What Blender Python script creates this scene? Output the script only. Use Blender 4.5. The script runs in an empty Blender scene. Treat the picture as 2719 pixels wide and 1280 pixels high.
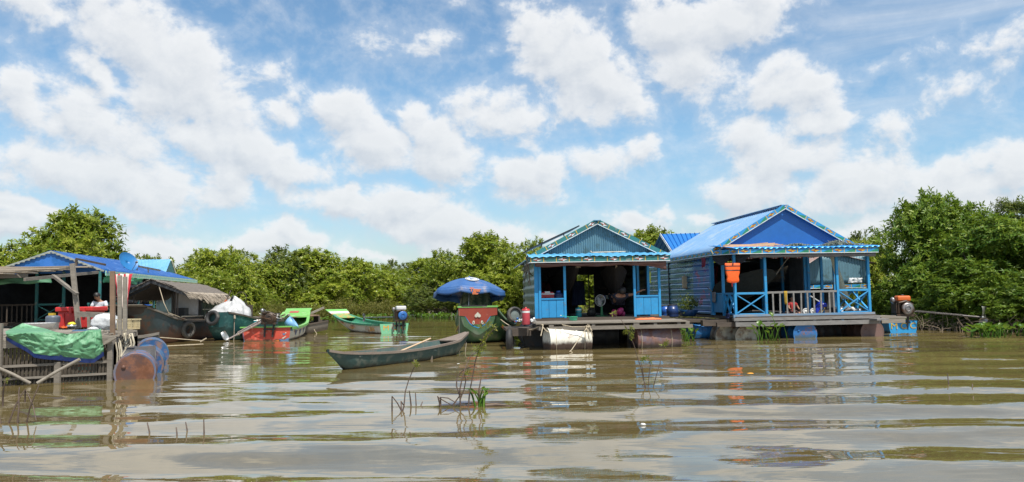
import bpy, bmesh, math, random
import numpy as np
from mathutils import Vector, Matrix, Euler, noise as mnoise
R = math.radians
sc = bpy.context.scene
# ---------------------------------------------------------------- camera
F = 2100.0; H = 1.09; TH = math.atan(150/2100.0); RO = R(1.0)
_f = Vector((0, math.cos(TH), math.sin(TH))); _r0 = Vector((1, 0, 0)); _u0 = Vector((0, -math.sin(TH), math.cos(TH)))
_r = _r0*math.cos(RO) - _u0*math.sin(RO); _u = _u0*math.cos(RO) + _r0*math.sin(RO)
cam = bpy.data.cameras.new('camera'); camo = bpy.data.objects.new('camera', cam); sc.collection.objects.link(camo)
cam.lens = 36*2100/2719; cam.sensor_width = 36; cam.clip_start = 0.05; cam.clip_end = 5000
mm = Matrix((_r, _u, -_f)).transposed().to_4x4(); mm.translation = (0, 0, H); camo.matrix_world = mm
sc.camera = camo
def ray(x, y): return _f + _r*((x-1359.5)/F) + _u*((640-y)/F)
def G(x, y, z=0.0):
    d = ray(x, y); t = (z-H)/d.z; return Vector((d.x*t, d.y*t, z))
def D(x, y, Y):
    d = ray(x, y); t = Y/d.y; return Vector((d.x*t, Y, H+d.z*t))
# ---------------------------------------------------------------- exposure, sun, sky
sc.render.engine = 'CYCLES'
sc.view_settings.view_transform = 'Standard'; sc.view_settings.look = 'None'
sc.view_settings.exposure = 0.35; sc.view_settings.gamma = 1.0
SUN_EL = R(62); SUN_DIR = Vector((0.42, -0.74, 0)).normalized()*math.cos(SUN_EL) + Vector((0, 0, math.sin(SUN_EL)))
sl = bpy.data.lights.new('sun', 'SUN'); so = bpy.data.objects.new('sun', sl); sc.collection.objects.link(so)
sl.energy = 4.9; sl.angle = R(0.55); sl.color = (1.0, 0.95, 0.86)
so.rotation_euler = SUN_DIR.to_track_quat('Z', 'Y').to_euler(); so.location = (0, 0, 30)

class NT:
    def __init__(s, nt): s.nt = nt; s.n = nt.nodes; s.l = nt.links
    def node(s, typ, **kw):
        n = s.n.new(typ)
        for k, v in kw.items(): setattr(n, k, v)
        return n
    def put(s, sock, v):
        if isinstance(v, bpy.types.NodeSocket): s.l.new(v, sock)
        elif v is not None: sock.default_value = v
    def math(s, op, a, b=None, c=None, clamp=False):
        n = s.node('ShaderNodeMath', operation=op, use_clamp=clamp)
        s.put(n.inputs[0], a)
        if b is not None: s.put(n.inputs[1], b)
        if c is not None: s.put(n.inputs[2], c)
        return n.outputs[0]
    def vm(s, op, a, b=None):
        n = s.node('ShaderNodeVectorMath', operation=op); s.put(n.inputs[0], a)
        if b is not None: s.put(n.inputs[3 if op == 'SCALE' else 1], b)
        return n.outputs[0]
    def mix(s, f, a, b, mode='MIX'):
        n = s.node('ShaderNodeMix', data_type='RGBA', blend_type=mode)
        s.put(n.inputs[0], f)
        for i, v in ((6, a), (7, b)):
            if not isinstance(v, bpy.types.NodeSocket): v = (*v[:3], 1)
            s.put(n.inputs[i], v)
        return n.outputs[2]
    def noise(s, vec, scale=5, detail=4, rough=.55, dist=0):
        n = s.node('ShaderNodeTexNoise'); s.put(n.inputs['Vector'], vec)
        n.inputs['Scale'].default_value = scale; n.inputs['Detail'].default_value = detail
        n.inputs['Roughness'].default_value = rough; n.inputs['Distortion'].default_value = dist
        return n
    def ramp(s, f, a, b, smooth=True):
        n = s.node('ShaderNodeMapRange', interpolation_type='SMOOTHSTEP' if smooth else 'LINEAR')
        s.put(n.inputs[0], f); s.put(n.inputs[1], a); s.put(n.inputs[2], b); return n.outputs[0]
    def mapping(s, v, loc=(0, 0, 0), rot=(0, 0, 0), sca=(1, 1, 1), t='POINT'):
        n = s.node('ShaderNodeMapping', vector_type=t); s.put(n.inputs[0], v)
        n.inputs[1].default_value = loc; n.inputs[2].default_value = rot; n.inputs[3].default_value = sca
        return n.outputs[0]

w = bpy.data.worlds.new('World'); sc.world = w; w.use_nodes = True
N = NT(w.node_tree); N.n.clear()
# cloud banks: (x, y, rx, ry, slope degrees down to the right, weight) read off the 2576 px wide picture
CL = [(330,95,190,85,28,1),(470,190,190,120,42,1.1),(560,240,130,90,45,1),(240,170,110,40,35,.8),(120,30,170,50,25,.7),
 (20,240,70,60,50,.9),(240,300,170,80,20,.85),(120,300,70,60,0,.7),(350,360,120,60,20,.8),(150,420,120,70,10,.95),(320,440,140,75,15,1),
 (510,370,120,60,20,.85),(620,390,120,70,30,1),(560,460,90,60,5,.85),(720,430,110,35,8,.9),(600,300,80,40,40,.7),
 (740,300,60,30,20,.6),(860,300,100,60,35,1),(920,370,110,65,20,1),(1080,350,110,65,40,1),(1120,410,110,65,10,.95),(1010,290,50,25,10,.7),
 (1230,280,140,80,5,.8),(1300,300,110,70,0,.6),(1085,115,65,40,-30,.5),(1165,25,45,25,0,.4),(700,170,40,50,50,.4),(800,210,50,22,30,.3),
 (1370,110,90,95,40,1.1),(1500,190,120,95,50,1.15),(1450,150,110,110,0,1.1),(1560,250,60,60,0,.9),(1370,30,120,35,0,.55),
 (1700,50,110,80,0,1.1),(1830,50,130,80,0,1.1),(1740,150,130,80,0,1.0),(1690,190,60,45,0,.8),(1930,190,100,60,0,.65),
 (1990,240,110,60,0,.9),(1900,330,130,60,0,.75),(2060,320,70,50,0,.85),(1950,400,160,90,0,.8),(1880,480,120,45,0,.8),
 (1320,455,105,62,15,1.05),(1380,430,60,45,0,.9),(1580,390,60,45,0,.7),(1510,410,80,50,20,.75),
 (2160,470,130,70,0,.95),(2040,500,200,60,0,.75),(2200,560,170,45,0,.7),(1770,560,60,22,0,.5),
 (2420,440,140,50,-25,.7),(2450,500,150,60,0,.9),(2570,450,50,80,0,1),(2250,330,90,90,-30,.5),(2400,240,260,60,-28,.42),(2520,90,120,40,-20,.4),(2200,180,260,40,-20,.35),
 (870,505,150,38,5,.95),(890,480,30,22,0,.8),(1010,520,120,48,10,1),(1120,570,130,50,10,.95),(1240,590,110,45,5,.8),(1180,620,120,30,0,.7),
 (760,590,90,38,15,1),(680,610,110,35,0,.85),(580,600,70,22,0,.55),(400,605,110,38,8,.85),(330,625,80,25,0,.9),(560,660,160,20,0,.6),(980,640,120,20,0,.6),
 (1600,558,85,32,5,1),(1540,600,80,20,0,.5),(40,500,70,32,5,1),(40,560,100,40,0,1),(140,545,80,35,20,.85),(1400,590,90,20,0,.5),(1340,640,80,20,0,.5)]
g = bpy.data.node_groups.new('cloud_cover', 'ShaderNodeTree'); Q = NT(g)
g.interface.new_socket('dir', in_out='INPUT', socket_type='NodeSocketVector')
g.interface.new_socket('d', in_out='OUTPUT', socket_type='NodeSocketFloat')
gi = Q.node('NodeGroupInput').outputs[0]; go = Q.node('NodeGroupOutput')
w1 = Q.vm('SCALE', Q.vm('SUBTRACT', Q.noise(gi, 7, 5, .6).outputs['Color'], (.5, .5, .5)), .115)
w1 = Q.vm('MULTIPLY', w1, (1, .65, 0))
v = Q.vm('ADD', gi, w1)
acc = None
for (x, y, rx, ry, a, wt) in CL:
    dd = ray(x*1.0556, y*1.0556).normalized(); az = math.atan2(dd.x, dd.y); el = math.asin(dd.z)
    gr = Q.node('ShaderNodeTexGradient', gradient_type='SPHERICAL')
    vi = v
    if acc is not None:   # chained so that only one blob at a time sits on the shader stack
        ma = Q.node('ShaderNodeVectorMath', operation='MULTIPLY_ADD'); Q.l.new(acc, ma.inputs[0]); ma.inputs[1].default_value = (1e-6,)*3; Q.l.new(v, ma.inputs[2]); vi = ma.outputs[0]
    Q.l.new(Q.mapping(vi, (az, el, 0), (0, 0, -R(a)), (rx*1.58/1990, ry*1.48/1990, 1), 'TEXTURE'), gr.inputs[0])
    o = gr.outputs[1]
    if acc is None: acc = Q.math('MULTIPLY', o, wt)
    else:
        acc = Q.math('SMOOTH_MAX', Q.math('MULTIPLY', o, wt), acc, .12)
sx = Q.node('ShaderNodeSeparateXYZ'); Q.l.new(gi, sx.inputs[0])
out = Q.math('MAXIMUM', Q.ramp(Q.math('ABSOLUTE', sx.outputs[0]), .60, .72), Q.ramp(sx.outputs[1], .365, .45))
gen = Q.ramp(Q.noise(Q.mapping(gi, sca=(1, 1.6, 1)), 3.2, 3, .5).outputs[0], .42, .72)
acc = Q.math('MAXIMUM', acc, Q.math('MULTIPLY', Q.math('MULTIPLY', gen, .9), out))
f1 = Q.noise(Q.mapping(gi, rot=(0, 0, R(35)), sca=(1, 1.5, 1)), 11, 8, .62, .3).outputs[0]
f2 = Q.noise(gi, 30, 6, .65).outputs[0]
bl = Q.math('ABSOLUTE', Q.math('SUBTRACT', Q.noise(gi, 16, 4, .55).outputs[0], .5))
nz = Q.math('ADD', Q.math('MULTIPLY', Q.math('SUBTRACT', f1, .5), 1.45), Q.math('ADD', Q.math('MULTIPLY', Q.math('SUBTRACT', f2, .5), .62), Q.math('MULTIPLY', Q.math('SUBTRACT', .07, bl), .9)))
Q.l.new(Q.math('ADD', acc, nz), go.inputs[0])

tc = N.node('ShaderNodeTexCoord').outputs['Generated']
sp = N.node('ShaderNodeSeparateXYZ'); N.l.new(tc, sp.inputs[0])
az = N.math('ARCTAN2', sp.outputs[0], sp.outputs[1]); el = N.math('ARCSINE', sp.outputs[2])
cv = N.node('ShaderNodeCombineXYZ'); N.l.new(az, cv.inputs[0]); N.l.new(el, cv.inputs[1])
def cover(vec):
    n = N.node('ShaderNodeGroup'); n.node_tree = g; N.l.new(vec, n.inputs[0]); return n.outputs[0]
dn = cover(cv.outputs[0]); d2 = cover(N.vm('ADD', cv.outputs[0], (.005, .016, 0)))
alpha = N.math('MAXIMUM', N.ramp(dn, .10, .58), N.math('MULTIPLY', N.ramp(dn, -.12, .35), .30))
rel = N.math('SUBTRACT', dn, d2)
lit = N.math('ADD', N.math('MULTIPLY', rel, 1.5), .60, clamp=True)
thick = N.ramp(dn, .25, 1.05)
ccol = N.mix(lit, (.64, .69, .76), (.94, .95, .96))
ccol = N.mix(N.math('MULTIPLY', thick, .38), ccol, (.66, .70, .74))
lowf = N.ramp(el, .30, .0)
ccol = N.mix(N.math('MULTIPLY', lowf, .25), ccol, (.66, .73, .78))
sky = N.node('ShaderNodeTexSky', sky_type='NISHITA'); sky.sun_disc = False
sky.sun_elevation = SUN_EL; sky.sun_rotation = math.atan2(SUN_DIR.x, SUN_DIR.y); sky.air_density = 1.0; sky.dust_density = .8; sky.ozone_density = 1.0
b1 = N.node('ShaderNodeBackground'); N.l.new(N.mix(1., sky.outputs[0], N.mix(N.ramp(el, .20, .02), (.80, 1.0, 1.05), (.78, .84, .90)), 'MULTIPLY'), b1.inputs[0]); b1.inputs[1].default_value = .118
b2 = N.node('ShaderNodeBackground'); N.l.new(ccol, b2.inputs[0]); b2.inputs[1].default_value = .79
ci = N.noise(N.mapping(cv.outputs[0], rot=(0, 0, R(-25)), sca=(1, 3.2, 1)), 3.5, 7, .6, .6).outputs[0]
thin = N.math('MULTIPLY', N.ramp(ci, .40, .80), N.math('ADD', N.math('MULTIPLY', N.ramp(az, -.05, .45), .60), .05))
alpha = N.math('MAXIMUM', alpha, thin)
al = N.math('MULTIPLY', N.math('MULTIPLY', alpha, .95), N.ramp(el, -.03, .0))
ms = N.node('ShaderNodeMixShader'); N.l.new(al, ms.inputs[0]); N.l.new(b1.outputs[0], ms.inputs[1]); N.l.new(b2.outputs[0], ms.inputs[2])
wo = N.node('ShaderNodeOutputWorld'); N.l.new(ms.outputs[0], wo.inputs[0])
w.cycles.sampling_method = 'MANUAL'; w.cycles.sample_map_resolution = 512

# ---------------------------------------------------------------- materials
MATS = {}
def mat(name, col, col2=None, rough=.6, scale=6, amount=.5, metal=0, bump=0, bscale=None, stretch=(1, 1, 1), dirt=None, dirt_amt=.4, dirt_scale=3,
        coord='Object', trans=0, spec=None, fine=.12, thr=None):
    if name in MATS: return MATS[name]
    m = bpy.data.materials.new(name); m.use_nodes = True; K = NT(m.node_tree)
    p = K.n['Principled BSDF']; out = K.n['Material Output']
    tcn = K.node('ShaderNodeTexCoord').outputs[coord]; v = K.mapping(tcn, sca=stretch)
    c2 = col2 or tuple(c*.62 for c in col)
    n1 = K.noise(v, scale, 5, .6).outputs[0]
    lo, hi = thr or (.5-.5*(1-amount)-.02, .5+.42)
    c = K.mix(K.ramp(n1, *(thr or (.32, .72))), col, c2)
    n2 = K.noise(v, scale*7, 3, .6).outputs[0]
    c = K.mix(fine*2, c, K.mix(n2, tuple(x*.4 for x in col), tuple(min(1, x*1.5) for x in col)))
    if dirt:
        n3 = K.noise(K.mapping(tcn, loc=(7, 3, 5)), dirt_scale, 6, .65).outputs[0]
        c = K.mix(K.math('MULTIPLY', K.ramp(n3, .62-.35*dirt_amt, .72-.2*dirt_amt), .9), c, dirt)
    K.l.new(c, p.inputs['Base Color'])
    K.l.new(K.math('ADD', K.math('MULTIPLY', n1, .25), rough-.12, clamp=True), p.inputs['Roughness'])
    p.inputs['Metallic'].default_value = metal
    if spec is not None: p.inputs['Specular IOR Level'].default_value = spec
    if bump:
        b = K.node('ShaderNodeBump'); b.inputs['Strength'].default_value = 1; b.inputs['Distance'].default_value = bump
        K.l.new(K.noise(v, bscale or scale*4, 4, .6).outputs[0], b.inputs['Height']); K.l.new(b.outputs[0], p.inputs['Normal'])
    if trans:
        t = K.node('ShaderNodeBsdfTranslucent'); K.l.new(c, t.inputs[0]); x = K.node('ShaderNodeMixShader'); x.inputs[0].default_value = trans
        K.l.new(p.outputs[0], x.inputs[1]); K.l.new(t.outputs[0], x.inputs[2]); K.l.new(x.outputs[0], out.inputs[0])
    MATS[name] = m; return m

# ---------------------------------------------------------------- object helpers
def link(o): sc.collection.objects.link(o)
def tag(o, label=None, cat=None, group=None, kind=None):
    if label: o['label'] = label
    if cat: o['category'] = cat
    if group: o['group'] = group
    if kind: o['kind'] = kind
    return o
def thing(name, label, cat, loc=(0, 0, 0), rz=0, group=None, rot=None, scale=None):
    o = bpy.data.objects.new(name, None); link(o); o.location = loc; o.rotation_euler = rot or (0, 0, rz)
    if scale: o.scale = (scale,)*3 if isinstance(scale, (int, float)) else scale
    o.empty_display_size = .2
    return tag(o, label, cat, group)
def basis(o):
    M = Matrix.LocRotScale(o.location, o.rotation_euler, o.scale)
    return basis(o.parent) @ M if o.parent else M
class MB:
    """collects shapes; build() links them as one mesh object. Coordinates are those of the parent (or world with world=True)."""
    def __init__(s): s.v = []; s.f = []; s.m = []; s.sm = []
    def add(s, vs, fs, mi=0, smooth=False):
        b = len(s.v); s.v += [tuple(v) for v in vs]
        for f in fs: s.f.append(tuple(b+i for i in f)); s.m.append(mi); s.sm.append(smooth)
        return s
    def box(s, c, size, rot=(0, 0, 0), mi=0, taper=None):
        M = Euler(rot).to_matrix(); hx, hy, hz = (a/2 for a in size); c = Vector(c); t = taper or 1
        vs = [c + M @ Vector((x*hx*(t if z > 0 else 1), y*hy*(t if z > 0 else 1), z*hz)) for z in (-1, 1) for x, y in ((-1, -1), (1, -1), (1, 1), (-1, 1))]
        return s.add(vs, [(3, 2, 1, 0), (4, 5, 6, 7), (0, 1, 5, 4), (1, 2, 6, 5), (2, 3, 7, 6), (3, 0, 4, 7)], mi)
    def bar(s, a, b, w, h, up=(0, 0, 1), mi=0, w2=None, h2=None):
        a = Vector(a); b = Vector(b); d = (b-a).normalized(); up = Vector(up)
        if abs(d.dot(up)) > .98: up = Vector((0, 1, 0))
        x = d.cross(up).normalized(); y = x.cross(d); w2 = w2 or w; h2 = h2 or h
        vs = [a+x*sx*w/2+y*sy*h/2 for sx, sy in ((-1, -1), (1, -1), (1, 1), (-1, 1))] + [b+x*sx*w2/2+y*sy*h2/2 for sx, sy in ((-1, -1), (1, -1), (1, 1), (-1, 1))]
        return s.add(vs, [(3, 2, 1, 0), (4, 5, 6, 7), (0, 1, 5, 4), (1, 2, 6, 5), (2, 3, 7, 6), (3, 0, 4, 7)][::1], mi)
    def tube(s, pts, r, n=8, mi=0, cap=True):
        pts = [Vector(p) for p in pts]; rs = r if isinstance(r, (list, tuple)) else [r]*len(pts); rings = []; ref = None
        for i, p in enumerate(pts):
            t = (pts[min(i+1, len(pts)-1)] - pts[max(i-1, 0)]).normalized()
            if ref is None: ref = t.orthogonal().normalized()
            x = (ref - t*ref.dot(t)).normalized(); ref = x; y = t.cross(x)
            rings += [p + (x*math.cos(2*math.pi*k/n)+y*math.sin(2*math.pi*k/n))*rs[i] for k in range(n)]
        fs = [(i*n+k, i*n+(k+1) % n, (i+1)*n+(k+1) % n, (i+1)*n+k) for i in range(len(pts)-1) for k in range(n)]
        s.add(rings, fs, mi, True)
        if cap:
            s.add(rings[:n], [tuple(range(n))[::-1]], mi); s.add(rings[-n:], [tuple(range(n))], mi)
        return s
    def lathe(s, prof, n=24, M=None, mi=0, smooth=True, mis=None):
        M = M or Matrix()
        vs = [M @ Vector((r*math.cos(2*math.pi*k/n), r*math.sin(2*math.pi*k/n), z)) for r, z in prof for k in range(n)]
        b = len(s.v); s.v += [tuple(v) for v in vs]
        for i in range(len(prof)-1):
            for k in range(n):
                s.f.append((b+i*n+k, b+i*n+(k+1) % n, b+(i+1)*n+(k+1) % n, b+(i+1)*n+k)); s.m.append(mis[i] if mis else mi); s.sm.append(smooth)
        return s
    def grid(s, fn, nu, nv, mi=0, smooth=True, mif=None):
        b = len(s.v); s.v += [tuple(fn(i/nu, j/nv)) for j in range(nv+1) for i in range(nu+1)]
        for j in range(nv):
            for i in range(nu):
                a = b+j*(nu+1)+i; s.f.append((a, a+1, a+nu+2, a+nu+1)); s.m.append(mif(i, j) if mif else mi); s.sm.append(smooth)
        return s
    def ell(s, c, r, nu=14, nv=9, mi=0, jit=0, rot=(0, 0, 0)):
        M = Euler(rot).to_matrix(); c = Vector(c)
        def fn(u, v):
            a = u*2*math.pi; t = math.pi*(v-.5)
            d = Vector((math.cos(a)*math.cos(t)*r[0], math.sin(a)*math.cos(t)*r[1], math.sin(t)*r[2]))
            if jit: d *= 1+jit*mnoise.noise(d*(3/max(r))+c)
            return c + M @ d
        return s.grid(fn, nu, nv, mi)
    def quad(s, a, b, c, d, mi=0): return s.add([a, b, c, d], [(0, 1, 2, 3)], mi)
    def build(s, name, mats, parent=None, world=False, solid=0, bevel=0, recalc=True):
        me = bpy.data.meshes.new(name); me.from_pydata(s.v, [], s.f)
        if world and parent is not None: me.transform(basis(parent).inverted())
        for m in (mats if isinstance(mats, (list, tuple)) else [mats]): me.materials.append(m)
        me.polygons.foreach_set('material_index', s.m); me.polygons.foreach_set('use_smooth', s.sm)
        if recalc:
            bm = bmesh.new(); bm.from_mesh(me); bmesh.ops.remove_doubles(bm, verts=bm.verts, dist=1e-5) if recalc == 'weld' else None
            bmesh.ops.recalc_face_normals(bm, faces=bm.faces); bm.to_mesh(me); bm.free()
        o = bpy.data.objects.new(name, me); link(o)
        if parent is not None: o.parent = parent
        if solid: md = o.modifiers.new('solid', 'SOLIDIFY'); md.thickness = solid; md.offset = 0
        if bevel: md = o.modifiers.new('bevel', 'BEVEL'); md.width = bevel; md.segments = 2; md.limit_method = 'ANGLE'
        return o
def copy_tree(o, parent=None):
    c = o.copy(); link(c)
    if parent is not None: c.parent = parent
    for ch in [x for x in bpy.data.objects if x.parent == o]: copy_tree(ch, c)
    return c
def lerp(a, b, t): return Vector(a).lerp(Vector(b), t)
def sag(a, b, dip, n=10): return [lerp(a, b, i/n) - Vector((0, 0, dip*4*(i/n)*(1-i/n))) for i in range(n+1)]
def text_mb(mb, txt, M, size, mi=0, ext=.0, bold=0):
    cu = bpy.data.curves.new('t', 'FONT'); cu.body = txt; cu.size = size; cu.extrude = ext; cu.offset = bold; cu.align_x = 'CENTER'; cu.align_y = 'CENTER'; cu.resolution_u = 3
    ob = bpy.data.objects.new('t', cu); link(ob)
    me = bpy.data.meshes.new_from_object(ob.evaluated_get(bpy.context.evaluated_depsgraph_get()))
    mb.add([M @ v.co for v in me.vertices], [tuple(p.vertices) for p in me.polygons], mi)
    bpy.data.objects.remove(ob); bpy.data.meshes.remove(me)
def frame(o, x, y):   # matrix with origin o, x axis x, y axis y
    x = Vector(x).normalized(); z = x.cross(Vector(y)).normalized(); y = z.cross(x)
    m = Matrix((x, y, z)).transposed().to_4x4(); m.translation = Vector(o); return m
# ================================================================ WATER, BANK
rng = np.random.default_rng(7)
def water_h(X, Y):
    r = np.random.default_rng(11); h = np.zeros_like(X)
    amp = .75+.5*np.sin(X*.23+Y*.11+1)*np.sin(Y*.31-X*.07)
    for lam, a, spread, cnt in ((2.7, .0050, .12, 3), (1.4, .0125, .08, 4), (.95, .0028, .2, 4), (.6, .0010, .5, 4), (.38, .0003, .9, 5)):
        for _ in range(cnt):
            th = r.normal(0, spread)+.06; L = lam*r.uniform(.85, 1.2); k = 2*math.pi/L
            ph = r.uniform(0, 6.28)+.7*np.sin(X*.3/lam+r.uniform(0, 6))+.5*np.sin(X*.13+Y*.2+r.uniform(0, 6))
            h += a*r.uniform(.6, 1.2)/math.sqrt(cnt)*1.5*np.sin(k*(Y*math.cos(th)+X*math.sin(th))+ph)
    fade = 1/(1+(np.maximum(np.hypot(X, Y)-13, 0)/9)**2)
    edge = np.clip((20-np.abs(X))/6, 0, 1)*np.clip((Y-1)/1., 0, 1)
    return h*amp*(.12+.88*fade)*edge*1.25
xs = np.concatenate([-np.geomspace(900, 16, 14), np.arange(-15.5, 15.5, .065), np.geomspace(16, 900, 14)])
ys = np.concatenate([[-400, -100, -30, -8, -2, 0, 1], np.arange(2, 20, .045), np.arange(20, 60, .16), np.geomspace(60, 1500, 16)])
XX, YY = np.meshgrid(xs, ys); ZZ = np.where((YY < 60), water_h(XX, YY), 0)
me = bpy.data.meshes.new('water'); nx, ny = len(xs), len(ys)
co = np.stack([XX, YY, ZZ], -1).reshape(-1, 3).astype(np.float32)
idx = (np.arange(ny-1)[:, None]*nx+np.arange(nx-1)[None]).ravel()
fq = np.stack([idx, idx+1, idx+nx+1, idx+nx], -1).astype(np.int32)
def fast_mesh(me, co, faces, smooth=True):
    me.vertices.add(len(co)); me.vertices.foreach_set('co', co.ravel()); k = faces.shape[1]
    me.loops.add(faces.size); me.loops.foreach_set('vertex_index', faces.ravel())
    me.polygons.add(len(faces)); me.polygons.foreach_set('loop_start', np.arange(0, faces.size, k, dtype=np.int32)); me.polygons.foreach_set('loop_total', np.full(len(faces), k, np.int32))
    me.polygons.foreach_set('use_smooth', np.full(len(faces), smooth)); me.update(); me.validate()
fast_mesh(me, co, fq)
m = bpy.data.materials.new('river_water'); m.use_nodes = True; K = NT(m.node_tree); p = K.n['Principled BSDF']
oc = K.node('ShaderNodeTexCoord').outputs['Object']
silt = K.ramp(K.noise(K.mapping(oc, sca=(.3, .6, 1)), .5, 4, .6).outputs[0], .3, .7)
K.l.new(K.mix(silt, (.142, .106, .042), (.122, .095, .038)), p.inputs['Base Color'])
p.inputs['Roughness'].default_value = .015; p.inputs['IOR'].default_value = 2.35
b = K.node('ShaderNodeBump'); b.inputs['Distance'].default_value = .0062; b.inputs['Strength'].default_value = 1
n1 = K.noise(K.mapping(oc, rot=(0, 0, .1), sca=(.5, 1.7, 1)), 1.6, 3, .5, .4).outputs[0]
n2 = K.noise(K.mapping(oc, rot=(0, 0, -.15), sca=(.35, 1.6, 1)), 6.5, 3, .55, .2).outputs[0]
patch = K.ramp(K.noise(K.mapping(oc, loc=(3, 1, 0), sca=(.35, 1, 1)), .42, 2, .5).outputs[0], .42, .68)
K.l.new(K.math('ADD', n1, K.math('MULTIPLY', n2, K.math('ADD', K.math('MULTIPLY', patch, .24), .025))), b.inputs['Height'])
K.l.new(b.outputs[0], p.inputs['Normal']); me.materials.append(m)
wo_ = bpy.data.objects.new('water', me); link(wo_); tag(wo_, 'murky brown river water with broad ripples', kind='structure')

SH = [(-400, 40), (-60, 36), (-30, 37), (-20, 39), (-14.5, 41.5), (-11.7, 46.5), (-9.6, 52), (-8.5, 62), (-6, 66), (-3.5, 56), (-.5, 44), (1.5, 38), (4, 33), (7, 30), (9.8, 27), (11.2, 23.6), (12, 22.0), (13.2, 20.0), (15.4, 17.6), (21, 14), (60, 6), (400, -10)]
def bank():
    mb = MB(); N_ = 6; pts = []
    for i in range(len(SH)-1):
        for k in range(N_):
            p_ = lerp((*SH[i], 0), (*SH[i+1], 0), k/N_); pts.append(p_ + Vector((0, .35*mnoise.noise(p_*.7), 0)))
    prof = [(-.6, -.25), (0, -.01), (.5, .10), (2, .22), (8, .35), (40, .45), (1200, .5)]
    def fn(u, v):
        p_ = pts[min(int(round(u*(len(pts)-1))), len(pts)-1)]; d, z = prof[int(round(v*6))]
        return Vector((p_.x + .12*d, p_.y + d, z + (.05*mnoise.noise(Vector((p_.x, d, 0))) if d > 0 else 0)))
    mb.grid(fn, len(pts)-1, 6)
    return mb
tag(bank().build('ground', mat('bank_mud', (.10, .075, .045), (.06, .07, .025), rough=.85, scale=1.2, bump=.03, dirt=(.05, .06, .02))), 'muddy river bank under the trees', kind='structure')

# ================================================================ TREES
def leaf_mat(name, a, b, c, gloss=.35):
    m = bpy.data.materials.new(name); m.use_nodes = True; K = NT(m.node_tree); p = K.n['Principled BSDF']
    ge = K.node('ShaderNodeNewGeometry'); oi = K.node('ShaderNodeObjectInfo'); oc = K.node('ShaderNodeTexCoord').outputs['Object']
    big = K.ramp(K.noise(oc, 1.1, 3, .6).outputs[0], .34, .68)
    col = K.mix(big, a, b); col = K.mix(K.math('MULTIPLY', K.math('POWER', ge.outputs['Random Per Island'], 3.0), .8), col, c)
    col = K.mix(K.math('MULTIPLY', K.math('SUBTRACT', 1., oi.outputs['Random']), .35), col, tuple(x*.6 for x in a))
    K.l.new(col, p.inputs['Base Color']); p.inputs['Roughness'].default_value = gloss; p.inputs['Specular IOR Level'].default_value = .32
    t = K.node('ShaderNodeBsdfTranslucent'); K.l.new(K.mix(.5, col, (.20, .26, .02)), t.inputs[0]); x = K.node('ShaderNodeMixShader'); x.inputs[0].default_value = .42
    K.l.new(p.outputs[0], x.inputs[1]); K.l.new(t.outputs[0], x.inputs[2]); K.l.new(x.outputs[0], K.n['Material Output'].inputs[0]); return m
LEAF = leaf_mat('mangrove_leaf', (.13, .21, .018), (.31, .37, .030), (.48, .46, .08))
LEAFN = leaf_mat('shrub_leaf', (.065, .15, .016), (.17, .27, .026), (.34, .40, .06), .42)
LEAFD = leaf_mat('dark_leaf', (.08, .13, .03), (.16, .20, .04), (.26, .25, .07), .4)
REED = leaf_mat('reed_leaf', (.13, .14, .03), (.21, .20, .05), (.28, .22, .07), .6)
BARK = mat('bark', (.13, .10, .07), (.20, .17, .13), rough=.9, scale=8, bump=.01, stretch=(1, 1, .25))
def leaves(P, A, r, L, Wd, n, elev=(.0, .9)):
    """n leaves round each twig tip P with axis A"""
    m_ = len(P); A = A/np.linalg.norm(A, axis=1, keepdims=True)
    T = np.cross(A, r.normal(size=(m_, 3))); T /= np.linalg.norm(T, axis=1, keepdims=True); B = np.cross(A, T)
    P = np.repeat(P, n, 0); A = np.repeat(A, n, 0); T = np.repeat(T, n, 0); B = np.repeat(B, n, 0)
    k = np.tile(np.arange(n), m_)*2*np.pi/n*1.0 + r.uniform(-.4, .4, len(P)); e = r.uniform(elev[0], elev[1], len(P))
    d = (T*np.cos(k)[:, None]+B*np.sin(k)[:, None])*np.cos(e)[:, None]+A*np.sin(e)[:, None]
    s = np.cross(d, A); s /= np.linalg.norm(s, axis=1, keepdims=True)+1e-9; nrm = np.cross(s, d)
    l = L*r.uniform(.65, 1.25, len(P))[:, None]; w_ = Wd*r.uniform(.7, 1.2, len(P))[:, None]
    b0 = P + A*r.uniform(-.3, .3, len(P))[:, None]*L
    mid = b0+d*l*.5-nrm*0+nrm*l*.06; tip = b0+d*l-nrm*l*.10
    co = np.stack([b0, mid+s*w_*.5-nrm*w_*.12, tip, mid-s*w_*.5-nrm*w_*.12], 1).reshape(-1, 3)
    f = np.arange(len(co)).reshape(-1, 4); return co.astype(np.float32), f.astype(np.int32)
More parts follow.
